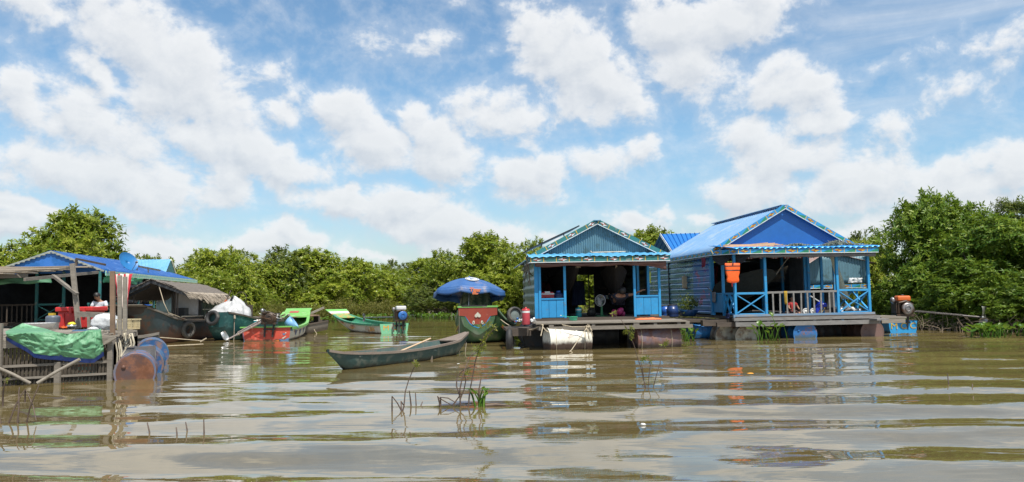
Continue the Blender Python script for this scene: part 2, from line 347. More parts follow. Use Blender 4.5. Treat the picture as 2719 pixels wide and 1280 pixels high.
def crown_mesh(name, seed, wx, wy, h, lobes, tips, L, n=6, z0=.0, wl=.42, top_twigs=30, lobe_r=(.16, .30), shape=.75):
    r = np.random.default_rng(seed); C = []
    for i in range(lobes):
        a = r.uniform(0, 2*np.pi); q = math.sqrt(r.uniform(0, 1)); zz = r.uniform(0, 1)
        prof_ = (1-max(zz-.25, 0)**2*1.25)**.5*(shape+.25*r.uniform(0, 1))
        R_ = r.uniform(*lobe_r)*min(wx, h)*1.0
        C.append((q*math.cos(a)*wx/2*prof_, q*math.sin(a)*wy/2*prof_, z0+R_*.5+zz*(h-R_*1.4-z0), R_))
    C = np.array(C); pr = C[:, 3]**2; li = r.choice(lobes, tips, p=pr/pr.sum())
    d = r.normal(size=(tips, 3)); d[:, 2] += .35; d /= np.linalg.norm(d, axis=1, keepdims=True)
    q = 1-.45*r.uniform(0, 1, tips)**1.8 + np.where(r.uniform(0, 1, tips) > .93, r.uniform(0, .3, tips), 0)
    lump = np.array([1+.22*mnoise.noise(Vector(x*2.2+C[k, :3])) for x, k in zip(d, li)])
    P = C[li, :3]+d*(C[li, 3]*q*lump)[:, None]*np.array([1, 1, .85])
    P[:, 2] = np.maximum(P[:, 2], r.uniform(.02, .25, tips))
    A = d*.8+np.array([0, 0, .55])+r.normal(size=(tips, 3))*.3
    tw = MB()
    if top_twigs:   # shoots that stand out of the outline
        hi = np.argsort(-(C[:, 2]+C[:, 3]))[:max(4, lobes//3)]
        for i in range(top_twigs):
            c = C[r.choice(hi)]; dd = r.normal(size=3)*.55; dd[2] = 1; dd /= np.linalg.norm(dd)
            b = c[:3]+dd*c[3]*.8; ln = r.uniform(.12, .40)*min(1.3, h*.22+.2); t_ = b+dd*ln
            tw.tube([b, t_], [.012, .005], 3); s_ = np.linspace(.2, 1, 5)[:, None]
            P = np.vstack([P, b+(t_-b)*s_]); A = np.vstack([A, np.tile(dd, (5, 1))+r.normal(size=(5, 3))*.35])
    co, f = leaves(P, A, r, L, L*wl, n)
    me = bpy.data.meshes.new(name); fast_mesh(me, co, f, False); return me, C
def trunk_mb(C, r, h, base=3):
    t = MB()
    for b in range(base):
        a = r.uniform(0, 6.28); p0 = Vector((math.cos(a)*.12*base, math.sin(a)*.12*base, -.2))
        t.tube([p0, p0*1.3+Vector((0, 0, h*.25)), p0*2.2+Vector((0, 0, h*.5))], [.07, .055, .035], 6)
        for c in C[b::base][:7]:
            q = p0*1.3+Vector((0, 0, h*.2)); e = Vector(c[:3]); mid = q.lerp(e, .5)+Vector((0, 0, -.1)); t.tube([q, mid, e, e+(e-mid)*.35], [.04, .025, .015, .006], 5)
    return t
PROTO = {}
def proto(key, seed, wx, wy, h, lobes, tips, L, leaf, **kw):
    me, C = crown_mesh('crown', seed, wx, wy, h, lobes, tips, L, **kw); me.materials.append(leaf)
    t = trunk_mb(C, np.random.default_rng(seed+50), h, kw.get('base', 3) if 'base' in kw else 3).build('trunk', BARK, recalc=False)
    tm = t.data; bpy.data.objects.remove(t); PROTO[key] = (me, tm)
proto('a', 1, 4.2, 3.4, 3.6, 26, 2600, .17, LEAF)
proto('b', 2, 3.6, 3.0, 3.2, 22, 2200, .16, LEAF, top_twigs=40)
proto('c', 3, 5.0, 3.6, 3.4, 30, 2900, .17, LEAF, lobe_r=(.12, .26))
proto('d', 4, 3.0, 2.8, 3.8, 20, 2100, .17, LEAF, shape=.6)
proto('e', 5, 4.4, 3.6, 3.4, 26, 2500, .15, LEAFD, top_twigs=46)
proto('near', 6, 4.3, 3.4, 3.9, 40, 5600, .17, LEAFN, n=7, top_twigs=60, lobe_r=(.12, .22), wl=.36)
proto('near2', 8, 3.4, 2.8, 3.3, 30, 4200, .16, LEAFN, n=7, top_twigs=40, lobe_r=(.13, .24), wl=.36)
proto('neard', 9, 2.2, 2.0, 4.2, 20, 1300, .13, LEAFD, n=6, top_twigs=70, lobe_r=(.12, .2), wl=.34)
def tree(kind, x, y, sx, sz, rz, label, name='mangrove_tree', z=.1, group='trees and bushes along the far bank', cat='tree'):
    t = thing(name, label, cat, (x, y, z), rz, group, scale=(sx, sx, sz))
    for nm, me in zip(('crown', 'trunk'), PROTO[kind]):
        o = bpy.data.objects.new(nm, me); link(o); o.parent = t
    return t
def tpx(kind, px, ytop, Y, wpx, rz, label, name='mangrove_tree', cat='tree', **kw):
    """a tree whose crown top stands at (px, ytop) of the photo when it grows at depth Y, crown wpx wide"""
    dims = dict(a=(4.2, 3.6), b=(3.6, 3.2), c=(5, 3.4), d=(3, 3.8), e=(4.4, 3.4), near=(4.3, 3.9), near2=(3.4, 3.3), neard=(2.2, 4.2))[kind]
    p_ = D(px, ytop, Y); return tree(kind, p_.x, Y, wpx/F*Y/dims[0]/.93, (p_.z-.1)/dims[1]/.97, rz, label, name, cat=cat, **kw)
T = [
 ('a', 40, 640, 37, 330, 0, 'broad green tree behind the left end of the blue tarpaulin gable roof'),
 ('d', 232, 576, 38, 235, 1, 'tallest tree on the left, yellow tipped crown above the ridge of the left blue roof'),
 ('c', 150, 602, 36.5, 350, 2.2, 'low spreading tree straight behind the left house gable'),
 ('b', 300, 668, 40, 160, 4, 'small tree behind the blue satellite dish, right of the tallest left tree'),
 ('e', 395, 684, 44, 170, 1.5, 'dark bush behind the light blue cross roof of the left house'),
 ('c', 480, 668, 42, 230, 0.4, 'bright bushy tree rising behind the thatched boat roof'),
 ('b', 575, 662, 41, 190, 2.7, 'leafy tree above the right end of the thatched roof'),
 ('a', 545, 720, 36, 200, 5.2, 'low bright bush hanging over the water beside the thatched boat'),
 ('a', 680, 668, 45, 220, 3.3, 'dense tree behind the white tarpaulin bundle'),
 ('e', 760, 662, 47, 210, 0.9, 'twiggy topped tree straight behind the red transom boat'),
 ('c', 640, 735, 42, 230, 4.4, 'dark low bush at the water behind the white tarpaulin bundle'),
 ('d', 838, 672, 48, 190, 1.1, 'rounded tree behind the raised green bow of the red and white boat'),
 ('b', 925, 688, 50, 190, 5, 'tree behind the bow plate of the small green and white boat'),
 ('c', 850, 740, 46, 230, 2.1, 'wide bush at the waterline between the two green bows'),
 ('a', 1000, 700, 55, 190, 3.9, 'tree behind the hull of the small green and white boat'),
 ('e', 1065, 695, 62, 150, 0.2, 'far small tree in the dip of the tree line right of the small green boat'),
 ('b', 1150, 685, 58, 190, 1.7, 'tree with scraggly top just left of the beach umbrella'),
 ('c', 1010, 745, 54, 230, 0.7, 'dark bush at the head of the inlet behind the outboard engine'),
 ('a', 1215, 668, 50, 170, 2.9, 'tree straight behind the top of the blue umbrella'),
 ('d', 1290, 632, 46, 200, 5.5, 'tall pale green tree between the umbrella and the middle house'),
 ('a', 1375, 640, 42, 170, 0.1, 'bright tree touching the left wall of the middle house'),
 ('b', 1300, 725, 41, 200, 3.1, 'lower bush right of the umbrella over the water edge'),
 ('e', 1180, 745, 50, 200, 4.1, 'brownish bush under the left rim of the umbrella'),
 ('b', 1440, 668, 40, 170, 2.6, 'tree behind the left roof slope of the middle house'),
 ('a', 1570, 690, 39, 230, 1.2, 'tree seen through the back doorway of the middle house'),
 ('d', 1728, 618, 39, 190, 4.6, 'rounded tree filling the gap between the middle and the right house roofs'),
 ('b', 1740, 720, 36, 160, 0.5, 'low bush seen under the eaves between the middle and right houses'),
 ('a', 1870, 640, 42, 220, 3.0, 'tree hidden behind the standing seam roof of the right house'),
 ('c', 2080, 640, 40, 300, 5.0, 'tree hidden behind the big gable of the right house'),
 ('e', 2240, 622, 36, 190, 2.0, 'thin brown green tree top showing over the right eave of the right house'),
 ('b', 2310, 632, 32, 150, 0.8, 'small tree between the right house eave and the big shrubs'),
 ('near', 2480, 530, 25.0, 300, 0.6, 'large glossy shrub behind the orange engine, tallest on the right bank'),
 ('near2', 2400, 690, 25.0, 170, 2.2, 'dark leafy shrub leaning over the right end of the right house porch'),
 ('near', 2640, 588, 23.0, 330, 3.4, 'big bright leaved shrub at the right edge of the picture'),
 ('near2', 2570, 700, 22.3, 270, 4.5, 'lower glossy shrub above the long propeller shaft'),
 ('near2', 2700, 730, 20.4, 230, 5.4, 'lowest shrub at the right edge dipping into the water'),
 ('neard', 2705, 548, 25.5, 150, 1.0, 'dark slender tree standing up at the right edge behind the shrubs'),
 ('neard', 2530, 575, 26.5, 150, 2.5, 'thin dark tree top rising over the large glossy shrub'),
]
T += [('near', 2950, 600, 21.0, 380, 1.1, 'big shrub standing just past the right edge of the picture'), ('a', 3050, 560, 30.0, 360, 2.1, 'tree behind the shrubs past the right edge of the picture'), ('c', 2850, 600, 33.0, 380, .3, 'spreading tree far behind the right hand shrubs'),
 ('near2', 3300, 660, 18.0, 420, 3.1, 'lower shrub farthest past the right edge of the picture'), ('b', 3500, 600, 26.0, 420, 3.9, 'tree farthest past the right edge of the picture'), ('c', -150, 640, 36.0, 350, 4.1, 'spreading tree just past the left edge of the picture'), ('a', -420, 620, 35.0, 350, 5.1, 'tree farthest past the left edge of the picture')]
for (k, px, yt, Y, wp, rz, lb) in T:
    bush = 'bush' in lb or 'shrub' in lb
    tpx(k, px, yt, Y, wp, rz, lb, name='bush' if bush else 'mangrove_tree', cat='bush' if bush else 'tree')
# reeds and marsh shrubs along the far bank: nobody could count them
def marsh(name, label, line, depth, n, h, leaf, L, seed, per=6):
    r = np.random.default_rng(seed); Ps = []; As = []; st = MB()
    for i in range(n):
        t = r.uniform(0, len(line)-1.001); a = int(t); q = lerp((*line[a], 0), (*line[a+1], 0), t-a)
        x, y = q.x+r.uniform(-.3, .3), q.y+r.uniform(-.4, depth); hh = h*r.uniform(.5, 1.15)*(.75+.35*mnoise.noise(Vector((x*.8, y, 0))))
        dd = np.array([r.normal()*.22, r.normal()*.22, 1.]); b = np.array([x, y, .0]); top = b+dd*hh
        if i % 3 == 0: st.tube([b, top], [.008, .004], 3)
        s_ = np.linspace(.15, 1, per)[:, None]; Ps.append(b+(top-b)*s_+r.normal(size=(per, 3))*.03); As.append(np.tile(dd, (per, 1))+r.normal(size=(per, 3))*.5)
    co, f = leaves(np.vstack(Ps), np.vstack(As), r, L, L*.3, 4)
    sv = np.array(st.v, np.float32); sf = np.array([x for x in st.f if len(x) == 4], np.int32)
    me = bpy.data.meshes.new(name); fast_mesh(me, np.vstack([co, sv]), np.vstack([f, sf+len(co)]), False); me.materials.append(leaf)
    o = bpy.data.objects.new(name, me); link(o); tag(o, label, 'plants', kind='stuff'); return o
marsh('marsh_plants', 'feathery yellow green marsh plants along the bank behind the boats', [(-20, 35.0), (-14.5, 37.2), (-11.5, 40.4), (-9.2, 43.8), (-7.2, 48.5)], 1.6, 1300, 1.15, REED, .13, 21)
marsh('bank_undergrowth', 'low undergrowth at the foot of the trees right of the umbrella', [(-3.5, 55), (-.5, 43.4), (1.5, 37.4), (4, 32.4), (7, 29.5), (9.5, 25.6)], 1.4, 500, .8, REED, .13, 22)
marsh('shore_undergrowth', 'small weeds under the big shrubs on the right bank', [(11.2, 23.3), (12, 21.7), (13.2, 19.7), (15.4, 17.3), (19, 14.8)], 1.0, 500, .45, LEAFN, .10, 23)
def tangle(name, label, line, depth, n, seed, h=.7):
    r = random.Random(seed); mb = MB()
    for i in range(n):
        t = r.uniform(0, len(line)-1.001); a = int(t); q = lerp((*line[a], 0), (*line[a+1], 0), t-a)+Vector((r.uniform(-.4, .4), r.uniform(-.3, depth), -.05))
        p1 = q+Vector((r.gauss(0, .12), r.gauss(0, .1), h*r.uniform(.2, .6))); p2 = p1+Vector((r.gauss(0, .25), r.gauss(0, .2), h*r.uniform(-.1, .6))); mb.tube([q, q.lerp(p1, .5)+Vector((r.gauss(0, .05), 0, .03)), p1, p2], [.014*r.uniform(.5, 1.6), .011, .008, .004], 4, cap=False)
    o = mb.build(name, mat('root_bark', (.20, .155, .11), (.10, .075, .055), rough=.9, scale=9), recalc=False); tag(o, label, 'roots', kind='stuff')
tangle('root_tangle', 'tangle of bare roots and stems at the waterline of the right bank', [(11.2, 22.6), (11.8, 21.0), (13.0, 19.0), (15.0, 16.8), (18, 14.6)], 1.2, 420, 5, .55)
tangle('root_tangle', 'tangle of bare stems under the trees of the far bank', [(-14.5, 40.2), (-11.7, 45), (-9.6, 50), (-7, 57), (-3.5, 54.5), (-.5, 43), (1.5, 37), (4, 32.2), (7, 29.3)], 1.5, 500, 6, 1.0)
HY = leaf_mat('hyacinth_leaf', (.06, .15, .015), (.10, .22, .02), (.2, .30, .05), .3)
def hyacinth_mb(r, n, rad, h, L):
    """floating rosette: stalks with a round cupped blade each"""
    mb = MB()
    for i in range(n):
        a = r.uniform(0, 6.28); q = rad*math.sqrt(r.uniform(0, 1)); b = Vector((math.cos(a)*q, math.sin(a)*q, 0)); a2 = r.uniform(0, 6.28)
        hh = h*r.uniform(.4, 1.1); tp = b+Vector((math.cos(a2)*hh*.5, math.sin(a2)*hh*.5, hh)); mid = b.lerp(tp, .5)+Vector((0, 0, hh*.12))
        mb.tube([b-Vector((0, 0, .03)), mid, tp], [.012, .010, .006], 5)
        l = L*r.uniform(.7, 1.2); u = Vector((math.cos(a2), math.sin(a2), r.uniform(-.1, 1.2))).normalized(); s_ = u.cross(Vector((0, 0, 1))).normalized(); nn = s_.cross(u)
        mb.grid(lambda p_, q_: tp+u*l*q_+s_*l*.42*(p_-.5)*2*math.sin(math.pi*min(1, q_*.93+.05))**.6+nn*l*.15*(p_-.5)**2*4, 3, 5)
    return mb
hy = []
for i, (px, py) in enumerate([(1020, 842), (1045, 840), (1075, 838), (1105, 841), (1140, 843), (1175, 846), (960, 850), (935, 853), (1210, 846), (1350, 838), (1380, 842), (850, 856), (1060, 845), (990, 848), (2665, 892), (2700, 890)]):
    q = G(px, py); hy.append(q)
mb = MB(); r = random.Random(5)
for q in hy:
    for k in range(5):
        sub = hyacinth_mb(r, 10, .35, .22, .15); off = q+Vector((r.uniform(-.9, .9), r.uniform(-.5, .5), 0)); mb.add([Vector(v)+off for v in sub.v], sub.f, 0, True)
tag(mb.build('water_hyacinth_mat', HY, recalc=False), 'floating bright green water hyacinth mats along the far shore', 'water plants', kind='stuff')
# ================================================================ shared shapes
def corr(mb, a, b, c, d, n, amp, mi=0, seam=False, nv=6, wob=.0, rib=9):
    a, b, c, d = map(Vector, (a, b, c, d)); nn = (b-a).cross(d-a).normalized(); step = 8 if seam else 6
    def fn(u, v):
        p_ = a.lerp(b, u).lerp(d.lerp(c, u), v); ph = (u*n) % 1
        h = (1-min(1, abs(ph-.5)*rib)) if seam else .5+.5*math.cos(2*math.pi*ph)
        return p_+nn*(amp*h+wob*mnoise.noise(p_*2.3))
    return mb.grid(fn, n*step, nv, mi, smooth=not seam)
def fascia(mb, a, b, h, nrm, unit=.27, mis=(0, 1, 2, 3, 4, 5), up=(0, 0, 1), t=.018, plain=False, drop=True):
    """painted board from a to b: slot 0 board, 1 bar, 2 and 3 diamond colours, 4 white edge strip, 5 alternate field"""
    a = Vector(a); b = Vector(b); L = (b-a).length; x = (b-a)/L; nrm = Vector(nrm).normalized(); u = nrm.cross(x); u = -u if u.dot(Vector(up)) < 0 else u
    B, Y_, R_, W_, E_, A_ = mis
    mb.bar(a+u*h/2, b+u*h/2, t, h, up=u, mi=B)
    o = nrm*(t/2+.003)
    if drop: mb.bar(a-u*.008+nrm*.003, b-u*.008+nrm*.003, t+.012, .016, up=u, mi=E_)
    if plain: return
    n = max(2, int(L/unit)); s = L/n
    for i in range(n):
        p0 = a+x*s*i+o
        mb.quad(p0, p0+x*.018, p0+x*.018+u*h, p0+u*h, Y_)
        c = p0+x*s*.53+u*h*.5; hw = x*s*.38; hh = u*h*.42
        if i % 2 == 0:
            mb.add([c, c-hw, c+hh*.9-hw*.05, c+hw, c-hh*.9+hw*.05, c-hw*.25+hh, c+hw*.25-hh], [(0, 1, 4), (0, 3, 2)], R_)
            mb.add([c+o*.1, c-hw+o*.1, c+hh*.9-hw*.05+o*.1, c+hw+o*.1, c-hh*.9+hw*.05+o*.1], [(0, 2, 1), (0, 4, 3)], W_)
        elif A_ != B:
            mb.add([p0+x*.03, p0+x*(s-.01), p0+x*(s-.01)+u*h*.85], [(0, 1, 2)], A_)
WOOD = mat('weathered_wood', (.20, .175, .145), (.10, .085, .07), rough=.85, scale=3, stretch=(.6, .6, 3), bump=.004, fine=.25)
WOODX = mat('weathered_plank', (.255, .225, .185), (.125, .105, .085), rough=.85, scale=4, stretch=(.35, 3, 3), bump=.004, fine=.25)
WOODD = mat('dark_wood', (.085, .065, .05), (.045, .035, .028), rough=.8, scale=4, stretch=(.5, .5, 2), bump=.004)
WOODB = mat('brown_wood', (.22, .14, .09), (.13, .09, .06), rough=.8, scale=4, stretch=(.5, 2, 2))
BLUE = mat('blue_paint', (.020, .26, .54), (.016, .20, .44), rough=.55, scale=3, dirt=(.10, .15, .18), dirt_amt=.12, dirt_scale=9)
BLUEL = mat('blue_paint_light', (.03, .27, .55), (.05, .22, .42), rough=.5, scale=4, dirt=(.25, .25, .25), dirt_amt=.1)
TEAL = mat('teal_paint', (.02, .16, .16), (.03, .12, .12), rough=.6, scale=5, dirt=(.2, .2, .17), dirt_amt=.2, dirt_scale=8)
GREYP = mat('grey_board', (.21, .20, .19), (.13, .125, .12), rough=.8, scale=5, stretch=(1, 1, 3))
YEL = mat('yellow_paint', (.55, .36, .03), rough=.6); REDP = mat('red_paint_trim', (.30, .06, .03), rough=.6); WHI = mat('white_paint', (.62, .66, .68), rough=.55, scale=8)
GRNP = mat('green_paint_trim', (.02, .22, .12), rough=.6)
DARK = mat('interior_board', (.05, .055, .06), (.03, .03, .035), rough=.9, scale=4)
ROPE = mat('rope', (.50, .42, .30), (.30, .25, .18), rough=.9, scale=30)
ROPED = mat('old_rope', (.30, .26, .20), (.16, .13, .1), rough=.9, scale=30)
BLACK = mat('black_rubber', (.018, .018, .02), (.035, .034, .032), rough=.65, scale=6, dirt=(.10, .09, .075), dirt_amt=.3)
STEEL = mat('grey_metal', (.30, .30, .31), (.20, .18, .17), rough=.4, metal=.7, scale=8, dirt=(.20, .10, .05), dirt_amt=.25)
CHROM = mat('bare_metal', (.62, .62, .60), (.45, .43, .41), rough=.3, metal=.8, scale=8)
SKIN = mat('skin', (.36, .19, .12), (.30, .15, .09), rough=.55, scale=10)
HAIR = mat('hair', (.012, .010, .010), rough=.5)
def M2(*rows):
    m = Matrix(rows); return m.to_4x4()
def axis_frame(a, b):
    a = Vector(a); d = (Vector(b)-a).normalized(); m = d.to_track_quat('Z', 'Y').to_matrix().to_4x4(); m.translation = a; return m
def drum_mb(a, b, r=.29, n=32):
    """steel drum lying from a to b: slot 0 wall, 1 heads"""
    mb = MB(); L = (Vector(b)-Vector(a)).length; M = axis_frame(a, b)
    rim = .012; pr = [(r-.02, .012), (r-.012, .012), (r+.008, 0), (r+.008, .018), (r-.002, .026)]
    for c in (.34, .66): pr += [(r-.002, L*c-.03), (r+.011, L*c), (r-.002, L*c+.03)]
    for k in range(1, 8): pass
    pr += [(r-.002, L-.026), (r+.008, L-.018), (r+.008, L), (r-.012, L-.012), (r-.02, L-.012)]
    mb.lathe(pr, n, M, 0)
    for z in (.012, L-.012): mb.lathe([(.001, z), (r*.5, z+(.004 if z < .1 else -.004)), (r-.012, z)], n, M, 1)
    for z, s in ((.012, -1), (L-.012, 1)): mb.lathe([(.001, z+s*.012), (.028, z+s*.012), (.03, z)], 12, M @ Matrix.Translation((r*.55, r*.3, 0)), 1)
    return mb
def drum_mats(nm, wall, wall2, dirt, head=None, head2=None, amt=.4):
    w_ = mat('drum_'+nm, wall, wall2, rough=.5, scale=5, dirt=dirt, dirt_amt=amt, dirt_scale=4, coord='Object', bump=.004)
    h_ = mat('drum_head_'+nm, head, head2, rough=.6, scale=4, dirt=dirt, dirt_amt=amt*.8, dirt_scale=5) if head else w_
    return [w_, h_]
RUST = (.16, .06, .03)
def waterline_rust(name, z0, z1, col=RUST):
    """rust that the river leaves up to a fixed height on the metal"""
    m = MATS[name]; K = NT(m.node_tree); p = K.n['Principled BSDF']; src = p.inputs['Base Color'].links[0].from_socket
    ge = K.node('ShaderNodeNewGeometry').outputs['Position']; s_ = K.node('ShaderNodeSeparateXYZ'); K.l.new(ge, s_.inputs[0])
    n_ = K.noise(ge, 9, 5, .6).outputs[0]
    f_ = K.ramp(K.math('ADD', s_.outputs[2], K.math('MULTIPLY', K.math('SUBTRACT', n_, .5), .16)), z1, z0)
    K.l.new(K.mix(f_, src, col), p.inputs['Base Color'])
def ring(mb, c, R_, r_, ax, mi=0, n=28, k=10):
    M = axis_frame(c, Vector(c)+Vector(ax))
    mb.grid(lambda u, v: M @ Vector(((R_+r_*math.cos(2*math.pi*v))*math.cos(2*math.pi*u), (R_+r_*math.cos(2*math.pi*v))*math.sin(2*math.pi*u), r_*1.15*math.sin(2*math.pi*v))), n, k, mi)
def cloth(mb, a, b, c, d, amp=.03, nu=14, nv=12, k=6, mi=0, seed=0, bow=0):
    a, b, c, d = map(Vector, (a, b, c, d)); nn = (b-a).cross(d-a).normalized()
    def fn(u, v):
        p_ = a.lerp(b, u).lerp(d.lerp(c, u), v)
        return p_+nn*(amp*math.sin(u*k*2*math.pi+seed+1.5*math.sin(v*3+seed))*(.35+.65*v)+amp*mnoise.noise(Vector((u*4+seed, v*4, 0)))+bow*math.sin(math.pi*v))
    return mb.grid(fn, nu, nv, mi)

# ================================================================ people
def skinned(name, verts, edges, radii, m, parent, sub=1):
    me = bpy.data.meshes.new(name); me.from_pydata([tuple(v) for v in verts], edges, [])
    o = bpy.data.objects.new(name, me); link(o); o.parent = parent; me.materials.append(m)
    bm = bmesh.new(); bm.from_mesh(me); sk = bm.verts.layers.skin.verify()
    for v_, r_ in zip(bm.verts, radii):
        v_[sk].radius = (r_, r_) if not isinstance(r_, tuple) else r_
    bm.verts.ensure_lookup_table(); bm.verts[0][sk].use_root = True; bm.to_mesh(me); bm.free()
    md = o.modifiers.new('skin', 'SKIN'); md.use_smooth_shade = True; md.use_x_symmetry = False
    s_ = o.modifiers.new('sub', 'SUBSURF'); s_.levels = sub; s_.render_levels = sub
    return o
def person(label, loc, rz, J, shirt, pants=None, s=1.0, group=None, hair=True, skirt=False, short=True):
    """J: joint positions in metres for an adult; hands get five fingers"""
    t = thing('person', label, 'person', loc, rz, group, scale=s)
    order = ['pelvis', 'belly', 'chest', 'neck', 'head', 'crown', 'shl', 'ell', 'wrl', 'shr', 'elr', 'wrr', 'hipl', 'knl', 'anl', 'tol', 'hipr', 'knr', 'anr', 'tor']
    P = {k: Vector(J[k]) for k in J}; P['crown'] = P['head']+(P['head']-P['neck']).normalized()*.10
    rad = dict(pelvis=.115, belly=.105, chest=.12, neck=.045, head=.085, crown=.06, shl=.055, ell=.038, wrl=.024, shr=.055, elr=.038, wrr=.024, hipl=.08, knl=.055, anl=.035, tol=.03, hipr=.08, knr=.055, anr=.035, tor=.03)
    E_ = [('pelvis', 'belly'), ('belly', 'chest'), ('chest', 'neck'), ('neck', 'head'), ('head', 'crown'), ('chest', 'shl'), ('shl', 'ell'), ('ell', 'wrl'), ('chest', 'shr'), ('shr', 'elr'), ('elr', 'wrr'),
          ('pelvis', 'hipl'), ('hipl', 'knl'), ('knl', 'anl'), ('anl', 'tol'), ('pelvis', 'hipr'), ('hipr', 'knr'), ('knr', 'anr'), ('anr', 'tor')]
    vs = [P[k] for k in order]; rr = [rad[k] for k in order]; ed = [(order.index(a), order.index(b)) for a, b in E_]
    for sd in 'lr':
        w_ = P['wr'+sd]; d_ = (w_-P['el'+sd]).normalized(); s1 = d_.orthogonal().normalized() if abs(d_.z) > .9 else d_.cross(Vector((0, 0, 1))).normalized(); up = s1.cross(d_)
        pi_ = len(vs); vs.append(w_+d_*.055); rr.append((.03, .02)); ed.append((order.index('wr'+sd), pi_))
        for k, (off, ln) in enumerate(((-.028, .068), (-.010, .078), (.010, .072), (.028, .056))):
            b_ = len(vs); q = w_+d_*.085+s1*off; vs += [q, q+d_*ln*.55-up*.008, q+d_*ln*.9-up*.03]; rr += [.010, .009, .007]; ed += [(pi_, b_), (b_, b_+1), (b_+1, b_+2)]
        b_ = len(vs); q = w_+d_*.045-s1*.035; vs += [q, q+d_*.03-s1*.028]; rr += [.011, .009]; ed += [(pi_, b_), (b_, b_+1)]
    body = skinned('body', vs, ed, rr, SKIN, t, 2)
    # face on the head
    hd = P['head']; upv = (P['head']-P['neck']).normalized(); fd = Vector(J.get('face', (0, -1, 0))).normalized(); fd = (fd-upv*fd.dot(upv)).normalized(); sd_ = fd.cross(upv)
    mb = MB()
    mb.tube([hd+fd*.070+upv*.03, hd+fd*.095-upv*.01, hd+fd*.082-upv*.015], [.006, .012, .008], 6)
    for q in (-1, 1): mb.ell(hd+sd_*q*.088-upv*.005, (.012, .02, .028), 8, 6)
    mb.build('nose_and_ears', SKIN, body)
    mb = MB()
    for q in (-1, 1): mb.ell(hd+sd_*q*.032+fd*.080+upv*.015, (.010, .008, .006), 8, 6)
    mb.build('eyes', HAIR, body)
    MB().ell(hd+fd*.078-upv*.042, (.022, .008, .007), 8, 6).build('mouth', mat('lips', (.28, .08, .07), rough=.5), body)
    if hair:
        mb = MB(); M = Matrix((sd_, fd, upv)).transposed().to_4x4(); M.translation = hd+upv*.022-fd*.014
        def hf(u, v):
            a = u*2*math.pi; tt = (1-v)*math.pi*.62; fr = math.cos(a-math.pi/2); lim = .62 if fr < .2 else .62-.27*(fr-.2)/.8
            tt = (1-v)*math.pi*lim; return M @ Vector((math.cos(a)*math.sin(tt)*.100, math.sin(a)*math.sin(tt)*.108, math.cos(tt)*.115))
        mb.grid(hf, 18, 9).build('hair', HAIR, t)
    vk = ['belly', 'chest', 'shl', 'shr', 'pelvis']; cv_ = [P[k] for k in vk]+[P['shl'].lerp(P['ell'], .6), P['shr'].lerp(P['elr'], .6), P['chest'].lerp(P['neck'], .35)]
    skinned('shirt', cv_, [(0, 1), (1, 2), (1, 3), (0, 4), (2, 5), (3, 6), (1, 7)], [.125, .140, .072, .072, .13, .058, .058, .09], shirt, t, 2)
    if pants:
        cv_ = [P['pelvis'], P['hipl'], P['knl'], P['hipr'], P['knr'], P['knl'].lerp(P['anl'], .1 if short else .9), P['knr'].lerp(P['anr'], .1 if short else .9)]
        skinned('trousers', cv_, [(0, 1), (1, 2), (0, 3), (3, 4), (2, 5), (4, 6)], [.135, .10, .075, .10, .075, .068, .068], pants, t, 2)
    return t

# ================================================================ MIDDLE HOUSE
h1 = thing('floating_house', 'middle floating house with grey blue corrugated gable and teal trim of red and white diamonds', 'house', (.60, 17.65, 0), R(3))
B1 = basis(h1)
def L1(x, y, z): return B1 @ Vector((x, y, z))
mb = MB(); mb.box((1.38, 2.5, .58), (3.02, 5.1, .07)); mb.build('floor', WOODD, h1)
mb = MB()
for i in range(7): mb.box((1.375+.03*math.sin(i*3), -1.14+i*.17, .54+.003*(i % 3)), (3.15-.06*(i % 2), .155, .032), (0, 0, R(.2*(i % 3-1))))
mb.build('deck', WOODX, h1)
mb = MB(); mb.box((1.58, -1.20, .435), (3.0, .07, .075)); mb.box((-.1, -.65, .44), (.07, 1.1, .08)); mb.box((2.98, -.6, .47), (.09, 1.2, .13)); mb.box((1.9, -1.15, .485), (.12, .12, .09)); mb.box((1.5, -.1, .44), (3.3, .08, .1))
mb.box((.12, -1.17, .42), (.1, .12, .17))
for x in (.4, 1.0, 2.3, 2.8): mb.box((x, -.6, .49), (.07, 1.2, .05))
mb.build('deck_beam', WOOD, h1)
for x, y in ((0, 0), (.56, 0), (2.13, 0), (2.69, 0), (2.40, .9), (2.52, .35)):
    MB().box((x, y, 1.25), (.055, .055, 1.30)).build('post', BLUE, h1, bevel=.004)
MB().box((-.075, .02, 1.25), (.09, .05, 1.28)).build('corner_board', BLUE, h1, bevel=.004)
def boards(x0, x1, z0, z1, n, nm='low_panel', par=None, m=BLUE, y=0.0):
    mb = MB(); s_ = (x1-x0)/n
    for i in range(n): mb.box((x0+s_*(i+.5), y+.002*(i % 2), (z0+z1)/2), (s_-.007, .02, z1-z0))
    return mb.build(nm, m, par)
boards(.03, .53, .63, 1.03, 3, par=h1); boards(2.16, 2.66, .66, 1.06, 3, par=h1)
MB().box((.28, 0, 1.045), (.5, .05, .03)).build('panel_rail', BLUE, h1); MB().box((2.41, 0, 1.075), (.5, .05, .03)).build('panel_rail', BLUE, h1)
WALL1 = mat('grey_green_metal', (.20, .27, .27), (.12, .18, .18), rough=.38, metal=.35, scale=2.5, dirt=(.10, .13, .12), dirt_amt=.35)
mb = MB(); corr(mb, (-.05, 5.0, .60), (-.05, 5.0, 1.98), (-.05, .15, 1.98), (-.05, .15, .60), 7, .022); mb.build('side_wall', WALL1, h1, solid=.006)
mb = MB(); corr(mb, (2.78, 5.0, .60), (2.78, 5.0, 1.98), (2.78, 1.6, 1.98), (2.78, 1.6, .60), 8, .02); mb.build('side_wall', WALL1, h1, solid=.006)
